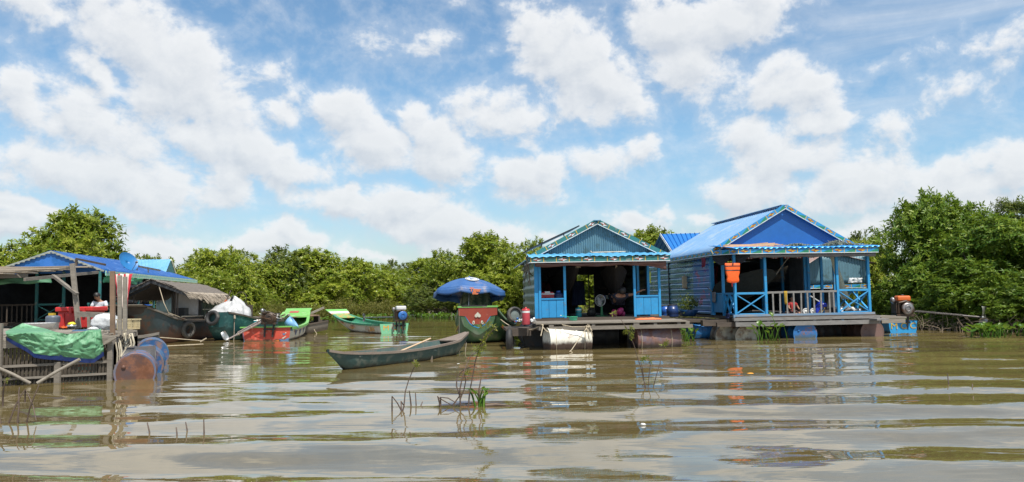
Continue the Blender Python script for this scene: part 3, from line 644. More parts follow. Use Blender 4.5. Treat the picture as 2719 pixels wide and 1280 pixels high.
mb = MB(); mb.box((.70, 4.6, 1.3), (1.5, .04, 1.4)); mb.box((2.36, 4.6, 1.3), (.86, .04, 1.4)); mb.box((1.69, 4.6, 1.86), (.5, .04, .34)); mb.box((1.78, 4.55, 1.2), (.03, .03, 1.2)); mb.build('back_wall', DARK, h1)
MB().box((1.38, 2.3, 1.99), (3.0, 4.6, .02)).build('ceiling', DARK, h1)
ROOF1 = mat('roof_pale_blue', (.20, .42, .60), (.13, .33, .50), rough=.35, metal=.3, scale=2, dirt=(.3, .3, .28), dirt_amt=.2)
mb = MB()
corr(mb, (-.30, .28, 1.93), (-.30, 5.2, 1.93), (1.37, 5.2, 2.80), (1.37, .28, 2.80), 26, .018)
corr(mb, (1.37, .28, 2.80), (1.37, 5.2, 2.80), (3.04, 5.2, 1.95), (3.04, .28, 1.95), 26, .018)
mb.box((1.37, 2.7, 2.815), (.16, 4.95, .012)); mb.build('roof', ROOF1, h1, solid=.005)
GAB1 = mat('gable_grey_blue', (.10, .20, .25), (.07, .15, .19), rough=.5, scale=3, stretch=(3, 1, .5), dirt=(.06, .11, .12), dirt_amt=.25)
mb = MB()
def gab(u, v):
    x = -.10+u*2.94; zt = 2.76-abs(x-1.37)*.515; z = 2.0+(zt-2.0)*v; return Vector((x, .36+.010*math.cos(x*2*math.pi/.052), z))
mb.grid(gab, 340, 1, smooth=False); mb.build('gable_wall', GAB1, h1)
mb = MB(); tm = [TEAL, YEL, REDP, WHI, WHI, TEAL]
fascia(mb, (-.26, .27, 1.90), (1.37, .27, 2.74), .10, (0, -1, 0), .235); fascia(mb, (1.37, .27, 2.74), (3.0, .27, 1.92), .10, (0, -1, 0), .235)
mb.build('gable_trim', tm, h1)
mb = MB(); fascia(mb, (-.22, -.30, 1.855), (2.88, -.30, 1.855), .10, (0, -1, 0), .155*1.74/1.02)
mb.build('eave_trim', tm, h1)
mb = MB(); fascia(mb, (-.24, 1.3, 1.86), (-.23, -.29, 1.855), .09, (-1, 0, 0), plain=True); mb.build('eave_trim', tm, h1)
mb = MB(); corr(mb, (-.26, -.34, 1.962), (2.91, -.34, 1.962), (2.91, .36, 2.06), (-.26, .36, 2.06), 20, .020, wob=.02); mb.build('awning', mat('awning_sky_blue', (.10, .40, .72), (.16, .48, .75), rough=.35, metal=.2, scale=3), h1, solid=.004)
TARPB = mat('brown_tarp', (.12, .055, .045), (.08, .04, .035), rough=.6, scale=3)
mb = MB()
mb.grid(lambda u, v: Vector((-.12+u*2.92, -.24+.03*math.sin(u*23), 1.86-v*(.10+.02*math.sin(u*17)+.14*max(0, u-.87)/.13))), 50, 4)
mb.grid(lambda u, v: Vector((-.1+u*2.88, -.23+.045*math.cos(v*6.28), 1.80+.04*math.sin(v*6.28)+.01*math.sin(u*31))), 50, 8); mb.build('rolled_awning', TARPB, h1, solid=.004)
mb = MB(); mb.tube([L1(1.15, -.1, 2.09), L1(1.13, -.3, 2.05), L1(1.2, -.32, 2.05), L1(1.9, -.25, 2.06)], .011, 6); mb.build('eave_pipe', mat('cream_pipe', (.6, .55, .45)), h1, world=True)
mb = MB(); a = D(1400, 664, 18.2); b = D(1533, 602, 18.4); q = Vector((-.05, .95, .0)); nn = (b-a).cross(q).normalized()
mb.bar(a+q*.5, b+q*.5, 1.0, .03, up=nn); mb.tube([a.lerp(b, .28), a.lerp(b, .28)+Vector((.02, 0, -.14))], .012, 6); mb.tube([a.lerp(b, .72), a.lerp(b, .72)+Vector((.03, 0, -.17))], .012, 6)
mb.build('solar_panel', mat('solar_black', (.015, .016, .02), rough=.3, spec=.6), h1, world=True)
mb = MB()
for i in range(14):
    r_ = random.Random(i); x0 = -.28+r_.uniform(0, .12); y0 = r_.uniform(-.15, .7)
    mb.tube([(x0, y0, 1.9), (x0+r_.uniform(-.14, .05), y0+r_.uniform(-.1, .2), 1.7), (x0+r_.uniform(-.1, .12), y0+r_.uniform(-.2, .3), 1.45+r_.uniform(-.1, .25))], .008, 4)
mb.build('tangled_branches', BARK, h1)
# float drums
W_ = drum_mats('white', (.66, .64, .56), (.55, .52, .44), (.22, .11, .06), amt=.22); waterline_rust('drum_white', .10, .20, (.06, .035, .025))
RB = drum_mats('rusty', (.20, .11, .08), (.09, .10, .16), (.13, .05, .03), amt=.4); waterline_rust('drum_rusty', .02, .12, (.05, .035, .03))
DK = drum_mats('dark', (.05, .05, .055), (.08, .07, .06), (.10, .06, .04), amt=.3)
BD = drum_mats('blue', (.02, .16, .42), (.03, .12, .30), (.20, .09, .05), (.015, .14, .38), (.02, .10, .30), amt=.3)
a = G(1452, 929); b = G(1568, 925); d_ = (b-a).normalized(); a = a+Vector((0, .05, .165)); b = a+d_*.90
dm = drum_mb(a, b, .285).build('float_drum', W_, h1, world=True); tag(dm, 'cream white float drum, rusty along the waterline')
a2 = D(1684, 900, 16.85); a2.z = .15; dm = drum_mb(a2, a2+Vector((.93, .12, 0)), .285).build('float_drum', RB, h1, world=True); tag(dm, 'brown rusty float drum')
for (x, y, x2, y2) in ((-.1, .1, -.08, 1.), (.9, .6, 1.8, .65), (2., .8, 2.9, .9), (-.1, 1.4, -.1, 2.3), (.9, 2., 1.8, 2.), (2.5, 2.3, 2.5, 3.2), (0, 3.4, .9, 3.4), (1.6, 3.6, 2.4, 3.6)):
    drum_mb((x, y, .2), (x2, y2, .2), .285).build('float_drum', DK, h1)
mb = MB(); mb.box((-.42, .15, .40), (.75, 1.3, .05)); mb.box((-.5, -.45, .32), (.5, .1, .12)); mb.box((-.45, -.42, .36), (.06, .1, .1)); mb.build('side_platform', WOODD, h1)
for y in (1.2, 3.4): MB().box((1.4, y, .45), (3.1, .08, .10)).build('cross_beam', WOODD, h1)
tyre_b = MB(); tyre_b.lathe([(.12, -.08), (.26, -.06), (.29, 0), (.26, .06), (.12, .08), (.10, 0), (.12, -.08)], 20, axis_frame(L1(-.70, -.35, .18), L1(-.35, -.4, .18))); tyre_b.build('fender_tyre', BLACK, h1, world=True)
# ropes on the drums
mb = MB()
for t in (.22, .90):
    c = lerp(a, b, t); mb.tube([c+Vector((0, math.cos(k)*.296*-1, math.sin(k)*.296)) for k in np.linspace(-.9, 2.2, 12)]+[c+Vector((0, .05, .34))], .006, 5)
for t in (.13, .82):
    c = a2+Vector((.93, .12, 0))*t; mb.tube([c+Vector((0, -math.cos(k)*.296, math.sin(k)*.296)) for k in np.linspace(-.6, 2.2, 12)]+[c+Vector((0, .05, .34))], .006, 5)
knot = D(1560, 868, 16.3)
for i in range(9):
    r_ = random.Random(i+3); q = [knot+Vector((r_.gauss(0, .03), r_.gauss(0, .01)-.03, r_.gauss(0, .025))) for _ in range(4)]; mb.tube(q+[q[0]+Vector((r_.uniform(-.02, .12), 0, -r_.uniform(.05, .32)))], .007, 5)
mb.tube([knot, D(1540, 896, 16.1), D(1517, 930, 15.9), G(1512, 934)], .009, 5)
mb.tube(sag(D(1440, 866, 16.4), D(1462, 882, 16.3), .04, 5), .01, 5); mb.tube(sag(D(1442, 862, 16.4), D(1436, 892, 16.3), .01, 5), .012, 5)
mb.tube([D(1492, 862, 16.3), D(1520, 868, 16.3), D(1560, 868, 16.3)], .008, 5)
mb.build('drum_lashing', ROPE, h1, world=True)
mb = MB(); end = D(1322, 842, 19.8); mb.tube(sag(end, D(1385, 877, 17.6), .05, 8)+sag(D(1385, 877, 17.6), D(1440, 862, 16.4), .04, 8)[1:], .012, 6)
for i in range(8):
    r_ = random.Random(i); mb.tube([end+Vector((r_.gauss(0, .03), 0, r_.gauss(0, .03))), end+Vector((r_.uniform(-.05, .16), 0, -r_.uniform(.02, .18)))], .006, 4)
tag(mb.build('mooring_rope', ROPE), 'pale mooring rope slung from the umbrella boat to the deck of the middle house', 'rope')

# things in and on the middle house
def jug(name, label, cat, loc, r_, h_, body, band, lid, cap=True, handle=True, group=None):
    t = thing(name, label, cat, loc)
    MB().lathe([(.001, 0), (r_*.96, 0), (r_, .01), (r_, h_*.74)], 20).build('body', body, t)
    MB().lathe([(r_*1.02, h_*.74), (r_*1.02, h_*.88)], 20).build('band', band, t)
    MB().lathe([(r_*1.04, h_*.87), (r_*1.04, h_*.95), (r_*.8, h_), (.001, h_)], 20).build('lid', lid, t)
    if cap: MB().lathe([(r_*.28, h_*.99), (r_*.25, h_*1.09), (.001, h_*1.1)], 12).build('cap', lid, t)
    if handle: MB().tube([(-r_*1.05, 0, h_*.85), (-r_*1.1, -r_*.5, h_*.55), (0, -r_*1.25, h_*.45), (r_*1.1, -r_*.5, h_*.55), (r_*1.05, 0, h_*.85)], .006, 5).build('handle', BLACK, t)
    return t
REDPL = mat('red_plastic', (.42, .025, .03), (.34, .02, .025), rough=.4, scale=4); WHPL = mat('white_plastic', (.70, .70, .68), rough=.4); TEALPL = mat('teal_plastic', (.02, .30, .34), rough=.4)
BLPL = mat('blue_plastic', (.02, .10, .40), (.015, .08, .3), rough=.35); BLPLD = mat('navy_plastic', (.015, .04, .14), rough=.35)
PINKR = mat('faded_red_plastic', (.45, .05, .07), (.38, .06, .07), rough=.45, scale=5)
q = D(1397, 862, 17.0); jug('water_cooler', 'red drinks jug with white band on the side platform left of the blue half panel', 'cooler', q, .085, .34, PINKR, WHPL, REDPL, handle=False)
jug('water_cooler', 'small teal cooler jug with white band on the middle house floor between the hammocks', 'cooler', L1(.93, .55, .615), .07, .21, TEALPL, WHPL, TEALPL)
t = thing('cool_box', 'red cool box with white lid edge on the shelf behind the left blue half panel', 'cool box', L1(.19, .30, 1.03), R(3))
MB().box((0, 0, .055), (.30, .20, .11)).box((0, -.11, .06), (.12, .02, .04)).build('body', REDPL, t, bevel=.01); MB().box((0, 0, .125), (.315, .21, .03)).build('rim', WHPL, t, bevel=.006)
MB().box((0, 0, .155), (.29, .19, .03), taper=.9).build('lid', REDPL, t, bevel=.008); MB().box((.0, 0, .165), (.12, .2, .035)).build('handle', WHPL, t, bevel=.005)
t = thing('water_bottle', 'big blue refill water bottle beside the red cool box', 'bottle', L1(.45, .32, 1.03))
MB().lathe([(.001, 0), (.10, 0), (.11, .02), (.11, .07), (.105, .075), (.11, .08), (.11, .115), (.06, .15), (.045, .16), (.045, .165)], 18).build('body', BLPLD, t); MB().lathe([(.05, .165), (.05, .195), (.001, .195)], 14).build('cap', BLPL, t)
tag(MB().box((.3, .3, 1.018), (.62, .3, .02)).build('shelf_board', WOODD, h1), None)
# fan
t = thing('electric_fan', 'green pedestal fan on the floor in front of the back doorway', 'fan', L1(1.50, .75, .615), R(-35))
GR = mat('green_plastic', (.02, .16, .06), rough=.4)
MB().lathe([(.001, .03), (.10, .025), (.16, .01), (.16, 0)], 22).build('base', GR, t); MB().lathe([(.035, .02), (.028, .20), (.022, .34), (.001, .34)], 12).build('stand', GR, t)
mb = MB()
for k in range(26): a_ = k*math.pi*2/26; mb.tube([(0, -.10, .37), (math.cos(a_)*.09, -.11, .37+math.sin(a_)*.09), (math.cos(a_)*.13, -.06, .37+math.sin(a_)*.13), (math.cos(a_)*.09, -.02, .37+math.sin(a_)*.09)], .0025, 3)
ring(mb, (0, -.06, .37), .132, .006, (0, 1, 0)); mb.build('guard', WHPL, t)
mb = MB()
for k in range(3): a_ = k*2.094+.4; c_, s_ = math.cos(a_), math.sin(a_); mb.grid(lambda u, v: Vector((c_*(.02+.09*u)-s_*(v-.5)*.07, -.06+(v-.5)*.03, .37+s_*(.02+.09*u)+c_*(v-.5)*.07)), 4, 3)
mb.lathe([(.02, 0), (.02, .05), (.001, .055)], 10, axis_frame((0, -.05, .37), (0, -.1, .37))); mb.build('blades', mat('grey_plastic', (.35, .37, .38), rough=.4), t)
# dipper, cloth, bags
t = thing('dipper', 'green plastic water dipper at the deck edge under the left blue half panel', 'dipper', L1(.70, -.28, .565), R(5))
mb = MB(); mb.lathe([(.001, .0), (.08, 0), (.085, .01), (.10, .085), (.104, .088), (.097, .085), (.078, .012), (.001, .01)], 18); mb.bar((-.09, 0, .08), (-.26, 0, .11), .025, .012); mb.build('bowl', mat('mint_plastic', (.06, .42, .25), (.08, .5, .3), rough=.35), t); MB().box((-.275, 0, .115), (.03, .03, .018)).build('handle_tip', WHPL, t)
mb = MB(); c = L1(2.32, -.45, .565); mb.grid(lambda u, v: c+Vector(((u-.5)*.60*(1-.35*abs(v-.5)), (v-.5)*.26, .030*(1+mnoise.noise(Vector((u*5, v*4, 2))))*math.sin(math.pi*min(1, max(0, u)))**.4*math.sin(math.pi*v)**.4)), 24, 14)
tag(mb.build('orange_cloth', mat('orange_cloth', (.75, .16, .05), (.68, .20, .08), rough=.8)), 'orange cloth laid on the deck in front of the right blue half panel', 'cloth')
def heap(name, label, cat, c, rs, cols, n, seed, sz=(.05, .1), group=None):
    t = thing(name, label, cat, c, group=group); r_ = random.Random(seed)
    for k, m_ in enumerate(cols):
        mb = MB()
        for i in range(n):
            a_ = r_.uniform(0, 6.28); q_ = math.sqrt(r_.random()); s_ = r_.uniform(*sz)
            mb.ell((math.cos(a_)*q_*rs[0], math.sin(a_)*q_*rs[1], s_*.6+rs[2]*(1-q_)*r_.random()), (s_, s_*r_.uniform(.5, 1), s_*r_.uniform(.5, .9)), 9, 6, jit=.5, rot=(r_.random()*3, r_.random()*3, r_.random()*3))
        mb.build(['bag', 'bundle', 'scrap', 'wrapper', 'rag'][k % 5], m_, t)
    return t
PINK = mat('pink_plastic', (.45, .03, .15), rough=.45); FILM = mat('clear_film', (.62, .64, .64), (.42, .45, .46), rough=.22, scale=6, bump=.01, spec=.6)
heap('plastic_bags', 'pink plastic bags heaped on the floor behind the right blue half panel', 'bags', L1(1.92, .55, .62), (.20, .12, .10), [PINK], 9, 3)
heap('litter_pile', 'pile of empty cans and wrappers inside the upright tyre left of the red jug', 'litter', D(1378, 856, 17.25), (.10, .08, .12), [WHPL, REDPL, mat('can_teal', (.1, .4, .35), rough=.3, metal=.5), BLPL], 5, 4, (.02, .035))
heap('litter_pile', 'crumpled grey plastic between the red jug and the corner of the middle house', 'litter', D(1416, 857, 17.3), (.05, .08, .12), [FILM, GREYP], 5, 5, (.03, .05))
t = thing('tyre', 'old black tyre standing upright on the side platform of the middle house', 'tyre', D(1367, 856, 17.45), 0)
mb = MB(); M = axis_frame((0, 0, .17), (.35, -1, .17+.12)); mb.lathe([(.11, -.05), (.155, -.055), (.172, -.03), (.175, 0), (.172, .03), (.155, .055), (.11, .05), (.125, .035), (.14, 0), (.125, -.035), (.11, -.05)], 32, M); mb.build('tread', BLACK, t)
MB().lathe([(.001, .03), (.12, .02)], 20, M).build('grey_sheet', mat('sheet_grey', (.13, .16, .15), rough=.6), t)
tag(MB().ell((0, 0, .09), (.11, .10, .10), 16, 10).lathe([(.06, .17), (.10, .185), (.10, .20), (.001, .21)], 16).build('cooking_pot', BLACK), 'round black cooking pot on the floor beside the green fan', 'pot').location = L1(1.33, 1.2, .615)
def hammock(label, a, b, wid, dip, m, seed=0, group='hammocks hanging in the house porches', spread=1.0):
    t = thing('hammock', label, 'hammock', a, group=group); a0 = Vector(a); a_ = Vector((0, 0, 0)); b_ = Vector(b)-a0; side = b_.cross(Vector((0, 0, 1))).normalized()
    mb = MB()
    def fn(u, v):
        w_ = wid*math.sin(math.pi*u)**.55; s_ = (v-.5); p_ = a_.lerp(b_, u)-Vector((0, 0, dip*math.sin(math.pi*u)**.8)); f_ = .012*math.sin(v*46+seed)*math.sin(math.pi*u)
        return p_+side*w_*s_*spread+Vector((0, 0, (w_*1.15)*(abs(s_)*2)**1.6*.8+f_))
    mb.grid(fn, 30, 46); mb.build('sling', m, t, recalc=False)
    for e, o in ((a_, -1), (b_, 1)):
        MB().tube([e, e+Vector((0, 0, .02))+(b_-a_).normalized()*o*.12+Vector((0, 0, .12))], .010, 5).build('cord', ROPED, t)
    return t
HAM = mat('hammock_cloth', (.022, .018, .017), (.013, .012, .012), rough=.9, scale=20, stretch=(1, 6, 6)); HAMG = mat('hammock_grey', (.022, .025, .022), (.014, .016, .014), rough=.9, scale=20)
hammock('dark brown hammock hanging in the left half of the middle house', L1(.88, .45, 1.74), L1(.55, 3.2, 1.6), .55, .62, HAM)
hammock('grey brown hammock full of a lying person in the right half of the middle house', L1(1.78, .35, 1.72), L1(2.1, 2.6, 1.62), .62, .60, HAM, 2)
mb = MB(); q = D(1537, 705, 18.2)
for i in range(6): mb.tube([q+Vector((i*.014-.04, 0, .03)), q+Vector((i*.016-.05, 0, -.04-.02*(i % 2)))], .008, 5)
tag(mb.build('rope_tassel', ROPE), 'pale rope tassel under the eave above the left hammock of the middle house', 'rope')
tag(MB().tube([D(1637, 692, 18.0), D(1636, 700, 18.0), D(1638, 709, 18.0)], .014, 6).build('rope_knot', ROPE), 'pale rope knot holding up the hammock on the right of the middle house', 'rope')
SHD = mat('dark_shirt', (.03, .035, .06), rough=.85); SHW = mat('white_shirt', (.55, .57, .62), (.42, .44, .50), rough=.85, bump=.01); SHR = mat('red_vest', (.40, .03, .03), rough=.8)
# person in the right hammock: lying along it, one arm out over the half panel
J = dict(pelvis=(0, 0, 0), belly=(0, -.16, .03), chest=(0, -.34, .10), neck=(0, -.50, .19), head=(0, -.60, .26), face=(0, -.3, 1), shl=(-.15, -.42, .13), ell=(-.20, -.2, .10), wrl=(-.10, .02, .16),
         shr=(.15, -.42, .13), elr=(.30, -.55, .16), wrr=(.47, -.68, .24), hipl=(-.08, .08, 0), knl=(-.10, .45, .10), anl=(-.09, .82, .12), tol=(-.09, .88, .20), hipr=(.08, .08, 0), knr=(.10, .45, .10), anr=(.09, .82, .12), tor=(.09, .88, .20))
wr = D(1700, 773, 17.9); person('person lying in the middle house hammock, bare hand reaching over the right half panel', wr-(B1.to_3x3() @ Vector((.47*.85, -.68*.85, .24*.85))), R(3), J, SHD, SHD, .85, short=False)
# lit towel, clothes, shelf goods
tag(cloth(MB(), D(1719, 720, 18.5), D(1728, 720, 18.5), D(1729, 752, 18.5), D(1719, 752, 18.5), .01, 6, 6, 1).build('towel', mat('lime_cloth', (.45, .55, .12), rough=.85), solid=.004), 'yellow green towel hanging in the side opening of the middle house', 'towel')
mb = MB(); r_ = random.Random(8)
t = thing('wall_shelf', 'dim shelf of goods right of the back doorway of the middle house', 'shelf', L1(2.3, 3.6, 1.0), R(3))
MB().box((0, 0, .0), (.75, .25, .02)).box((0, 0, .3), (.75, .25, .02)).build('board', WOODD, t)
for m_, k in ((YEL, 0), (REDPL, 1), (BLPL, 2), (WHPL, 3), (TEALPL, 4)):
    mb = MB()
    for i in range(3): mb.box((-.33+(i*5+k)*.045, -.05, .06+(i % 2)*.3), (.035, .05, .09))
    mb.build('goods', m_, t)
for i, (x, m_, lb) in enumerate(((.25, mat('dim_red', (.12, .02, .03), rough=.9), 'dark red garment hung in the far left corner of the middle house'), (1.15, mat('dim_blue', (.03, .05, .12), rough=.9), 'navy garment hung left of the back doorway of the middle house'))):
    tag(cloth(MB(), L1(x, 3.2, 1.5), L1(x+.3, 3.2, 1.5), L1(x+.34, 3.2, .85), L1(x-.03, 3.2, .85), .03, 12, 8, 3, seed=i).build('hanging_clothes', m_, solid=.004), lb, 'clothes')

# ================================================================ RIGHT HOUSE
h2 = thing('floating_house', 'large floating house with plain deep blue gable, red and yellow diamond trim, railed porch', 'house', (5.30, 18.92, 0), R(6))
B2 = basis(h2)
def L2(x, y, z): return B2 @ Vector((x, y, z))
MB().box((1.72, 3.6, .51), (3.5, 7.4, .06)).build('floor', WOODD, h2)
mb = MB(); mb.box((1.70, -.02, .555), (3.55, .06, .07)); mb.build('porch_sill', mat('worn_blue_board', (.27, .26, .25), (.05, .22, .42), rough=.7, scale=2.2, stretch=(1, 1, 3)), h2)
mb = MB(); mb.box((1.72, -.10, .475), (3.65, .10, .07)); mb.box((1.72, -.14, .36), (3.6, .07, .10)); mb.box((3.4, .3, .42), (.3, 1.6, .04)); mb.box((1.7, 1.2, .42), (3.5, .1, .1))
for x in (-.02, .75, 1.15, 1.9, 2.3, 3.3): mb.box((x, -.08, .425), (.07, .1, .05))
mb.build('deck_beam', GREYP, h2)
for x, y, zt in ((0, 0, 2.07), (.76, 0, 2.07), (2.57, 0, 2.08), (3.37, 0, 2.08), (2.57, 1.45, 2.08), (3.30, 1.5, 2.0), (-.01, .72, 2.05), (2.85, 1.3, 2.0)):
    MB().box((x, y, (zt+.55)/2), (.062, .062, zt-.55)).build('post', BLUE, h2, bevel=.004)
MB().box((-.01, 1.5, 1.3), (.09, .12, 1.5)).build('corner_board', BLUE, h2, bevel=.004); MB().box((2.52, 1.5, 1.3), (.12, .08, 1.5)).build('corner_board', BLUE, h2, bevel=.004)
def xrail(par, a, b, z0, z1, m, name='railing'):
    a = Vector(a); b = Vector(b); up = Vector((0, 0, 1)); mb = MB(); d_ = (b-a).normalized(); nn = d_.cross(up)*.012
    mb.bar(a+up*z1, b+up*z1, .05, .05); mb.bar(a+up*z0, b+up*z0, .03, .03)
    mb.bar(a+up*(z0+.02)+nn, b+up*(z1-.03)+nn, .022, .05, up=d_.cross(up)); mb.bar(a+up*(z1-.03)-nn, b+up*(z0+.02)-nn, .022, .05, up=d_.cross(up)); mb.build(name, m, par, bevel=.003)
xrail(h2, (.03, 0, 0), (.73, 0, 0), .60, 1.09, BLUEL); xrail(h2, (2.6, 0, 0), (3.34, 0, 0), .60, 1.13, BLUEL); xrail(h2, (3.37, .03, 0), (3.35, .75, 0), .60, 1.12, BLUE); xrail(h2, (3.35, .75, 0), (3.3, 1.45, 0), .60, 1.12, BLUE)
xrail(h2, (0, .03, 0), (0, .36, 0), .60, 1.09, BLUE); xrail(h2, (0, .36, 0), (0, .69, 0), .60, 1.09, BLUE)
MB().bar((.79, -.005, 1.10), (2.54, -.005, 1.11), .035, .05).build('grey_rail', GREYP, h2, bevel=.003)
for i, x in enumerate((.93, 1.10, 1.28, 1.45, 1.63, 1.80, 1.96, 2.13, 2.35, 2.46)):
    MB().bar((x, -.01, .58), (x+.01*math.sin(i*2), -.01, 1.09+(.03 if i == 7 else 0)), .038, .02, up=(0, 1, 0)).build('baluster', GREYP, h2)
mb = MB()
for i in range(8): mb.box((-.01, .77+i*.088, .86), (.018, .083, .46))
mb.box((-.01, 1.1, 1.1), (.05, .75, .03)); mb.build('low_panel', BLUE, h2)
WALL2 = mat('blue_grey_metal', (.05, .19, .34), (.09, .23, .33), rough=.27, metal=.65, scale=1.6, dirt=(.35, .40, .40), dirt_amt=.12, dirt_scale=3.5)
WALL2B = mat('painted_blue_metal', (.015, .15, .48), (.025, .20, .46), rough=.3, metal=.3, scale=2, dirt=(.35, .05, .25), dirt_amt=.26, dirt_scale=2.6)
mb = MB(); corr(mb, (0, 7.4, .58), (0, 7.4, 2.10), (0, 1.52, 2.10), (0, 1.52, .58), 10, .030, seam=True, nv=20, wob=.015, rib=6)
for k in range(len(mb.f)):
    y_ = sum(mb.v[i][1] for i in mb.f[k])/4
    if y_ < 2.9: mb.m[k] = 1
mb.build('side_wall', [WALL2, WALL2B], h2, solid=.006)
mb = MB(); corr(mb, (2.58, 1.5, .58), (2.58, 1.5, 2.10), (2.58, 7.4, 2.10), (2.58, 7.4, .58), 9, .03); mb.build('side_wall', mat('wall_grey_metal', (.16, .20, .23), rough=.5, metal=.3), h2, solid=.006)
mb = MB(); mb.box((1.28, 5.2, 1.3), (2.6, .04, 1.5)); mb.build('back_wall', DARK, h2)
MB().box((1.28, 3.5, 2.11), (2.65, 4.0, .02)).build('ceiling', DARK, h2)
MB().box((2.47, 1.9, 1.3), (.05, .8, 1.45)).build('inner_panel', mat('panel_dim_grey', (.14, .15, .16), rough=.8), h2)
for x, y in ((1.98, 3.0), (2.3, 2.4)): MB().box((x, y, 1.3), (.06, .06, 1.5)).build('inner_post', BLUE, h2)
ROOF2 = mat('roof_bright_blue', (.27, .45, .68), (.20, .40, .66), rough=.38, metal=.30, scale=2, dirt=(.40, .52, .62), dirt_amt=.30, dirt_scale=1.6)
RZ, EZ, RX = 3.24, 2.14, 1.50
mb = MB(); corr(mb, (-.40, .36, EZ), (-.40, 5.2, EZ), (RX, 5.2, RZ), (RX, .36, RZ), 34, .020); corr(mb, (RX, .36, RZ), (RX, 5.2, RZ), (3.42, 5.2, EZ), (3.42, .36, EZ), 34, .020)
mb.box((RX, 2.8, RZ+.015), (.18, 4.9, .012)); mb.build('roof', ROOF2, h2, solid=.005)
SEAM = mat('seam_roof_blue', (.015, .17, .52), (.02, .20, .55), rough=.35, metal=.3, scale=2)
mb = MB(); a = D(1752, 622, 27.6); b = D(1900, 618, 27.6); c_ = D(1905, 682, 25.6); d_ = D(1792, 683, 25.6); corr(mb, a, b, c_, d_, 12, .035, seam=True)
corr(mb, a, b, b+Vector((0, 1.9, -.75)), a+Vector((-.1, 1.9, -.75)), 12, .035, seam=True); mb.build('rear_roof', SEAM, h2, world=True, solid=.005)
mb = MB(); fascia(mb, d_, a, .05, (-1, -.4, 0), plain=True); mb.build('rear_trim', [WHI, WHI, WHI, WHI, WHI, WHI], h2, world=True)
mb = MB(); mb.bar(D(1757, 690, 26), D(1800, 690, 26), .1, .5); mb.build('rear_wall', WALL1, h2, world=True)
GAB2 = mat('gable_deep_blue', (.008, .10, .33), (.010, .115, .37), rough=.5, scale=1.2, dirt=(.03, .15, .48), dirt_amt=.2, dirt_scale=1.5)
MB().add([(-.30, .44, 2.16), (3.32, .44, 2.16), (RX, .44, RZ-.02), (-.30, .48, 2.16), (3.32, .48, 2.16), (RX, .48, RZ-.02)], [(0, 1, 2), (5, 4, 3), (0, 3, 4, 1), (1, 4, 5, 2), (2, 5, 3, 0)]).build('gable_wall', GAB2, h2)
tm2 = [BLUE, YEL, REDP, YEL, WHI, GRNP]
mb = MB(); fascia(mb, (-.40, .34, EZ-.07), (RX, .34, RZ-.07), .10, (0, -1, 0), .262); fascia(mb, (RX, .34, RZ-.07), (3.44, .34, EZ-.07), .10, (0, -1, 0), .262); mb.build('gable_trim', tm2, h2)
mb = MB(); fascia(mb, (.0, -.27, 2.035), (3.50, -.27, 2.035), .105, (0, -1, 0), .27); mb.build('eave_trim', tm2, h2)
mb = MB(); fascia(mb, (-.40, 5.2, EZ-.09), (-.38, .36, EZ-.10), .09, (-1, 0, 0), .17); fascia(mb, (-.38, .36, EZ-.10), (0, -.27, 2.035), .10, (-.86, -.5, 0), .20); mb.build('eave_trim', tm2, h2)
mb = MB(); corr(mb, (-.12, -.31, 2.145), (3.54, -.31, 2.155), (3.45, .48, 2.27), (-.45, .48, 2.25), 26, .020, wob=.02); mb.build('awning', mat('awning_blue', (.02, .26, .72), (.05, .33, .72), rough=.32, metal=.25, scale=3), h2, solid=.004)
mb = MB(); mb.grid(lambda u, v: Vector((.30+u*3.15, -.20+.05*math.cos(v*6.28), 1.975+(.045+.008*math.sin(u*40))*math.sin(v*6.28))), 50, 10); mb.build('rolled_awning', mat('grey_roll', (.13, .125, .13), (.09, .085, .09), rough=.7), h2)
DRK = mat('black_cloth', (.03, .03, .035), rough=.85)
mb = MB(); mb.grid(lambda u, v: Vector((-.36+u*.62, .45-u*.68, 2.06-v*(.12+.16*abs(math.sin(u*2*math.pi))*1.0)+.0*u))+Vector((.02*math.sin(v*25+u*6), 0, 0)), 30, 12); mb.build('draped_cloth', DRK, h2, solid=.004)
tag(cloth(MB(), L2(-.40, 1.15, 2.0), L2(-.40, .85, 2.0), L2(-.40, .9, 1.78), L2(-.40, 1.12, 1.76), .02, 8, 6, 2).build('red_rag', mat('maroon_cloth', (.16, .01, .03), rough=.9), solid=.004), 'maroon rag hung from the left eave of the right house', 'rag')
for (x0, y0, x1, y1, M_, lb) in ((-.1, .45, -.1, 1.3, 0, 1), (.28, .15, .28, 1.0, 0, 1), (1.65, .0, 1.65, .88, 2, 2), (3.40, .1, 3.4, 1., 3, 3), (.9, .9, 1.7, .9, 4, 0), (2.3, 1.2, 3.1, 1.2, 4, 0), (.5, 2.4, 1.4, 2.4, 4, 0), (2., 3, 2.9, 3, 4, 0)):
    mts = [drum_mats('stained', (.50, .46, .36), (.30, .30, .28), (.13, .07, .04), amt=.5), None, BD, drum_mats('brown', (.16, .09, .07), (.12, .08, .07), (.10, .05, .03), (.17, .10, .085), (.13, .08, .07), amt=.3), DK][M_]
    dm = drum_mb((x0, y0-.12, .10 if M_ else .06), (x1, y1, .12), .29).build('float_drum', mts, h2)
    if lb: tag(dm, {1: 'cream stained float drum head', 2: 'blue float drum head', 3: 'red brown float drum head'}[lb])
waterline_rust('drum_head_blue', .0, .14, (.05, .08, .10))
mb = MB(); mb.box((-.55, .55, .44), (1.0, .10, .06)); mb.box((-.7, 1.0, .46), (.9, .7, .04)); mb.box((-.35, .20, .40), (.9, .12, .14), (0, 0, R(8))); mb.box((-.1, .0, .36), (.75, .10, .10), (0, 0, R(-4))); mb.box((-1.0, 1.2, .34), (.8, .1, .10))
mb.box((-.75, 1.9, .45), (.8, .9, .04)); mb.build('side_walkway', WOODD, h2)
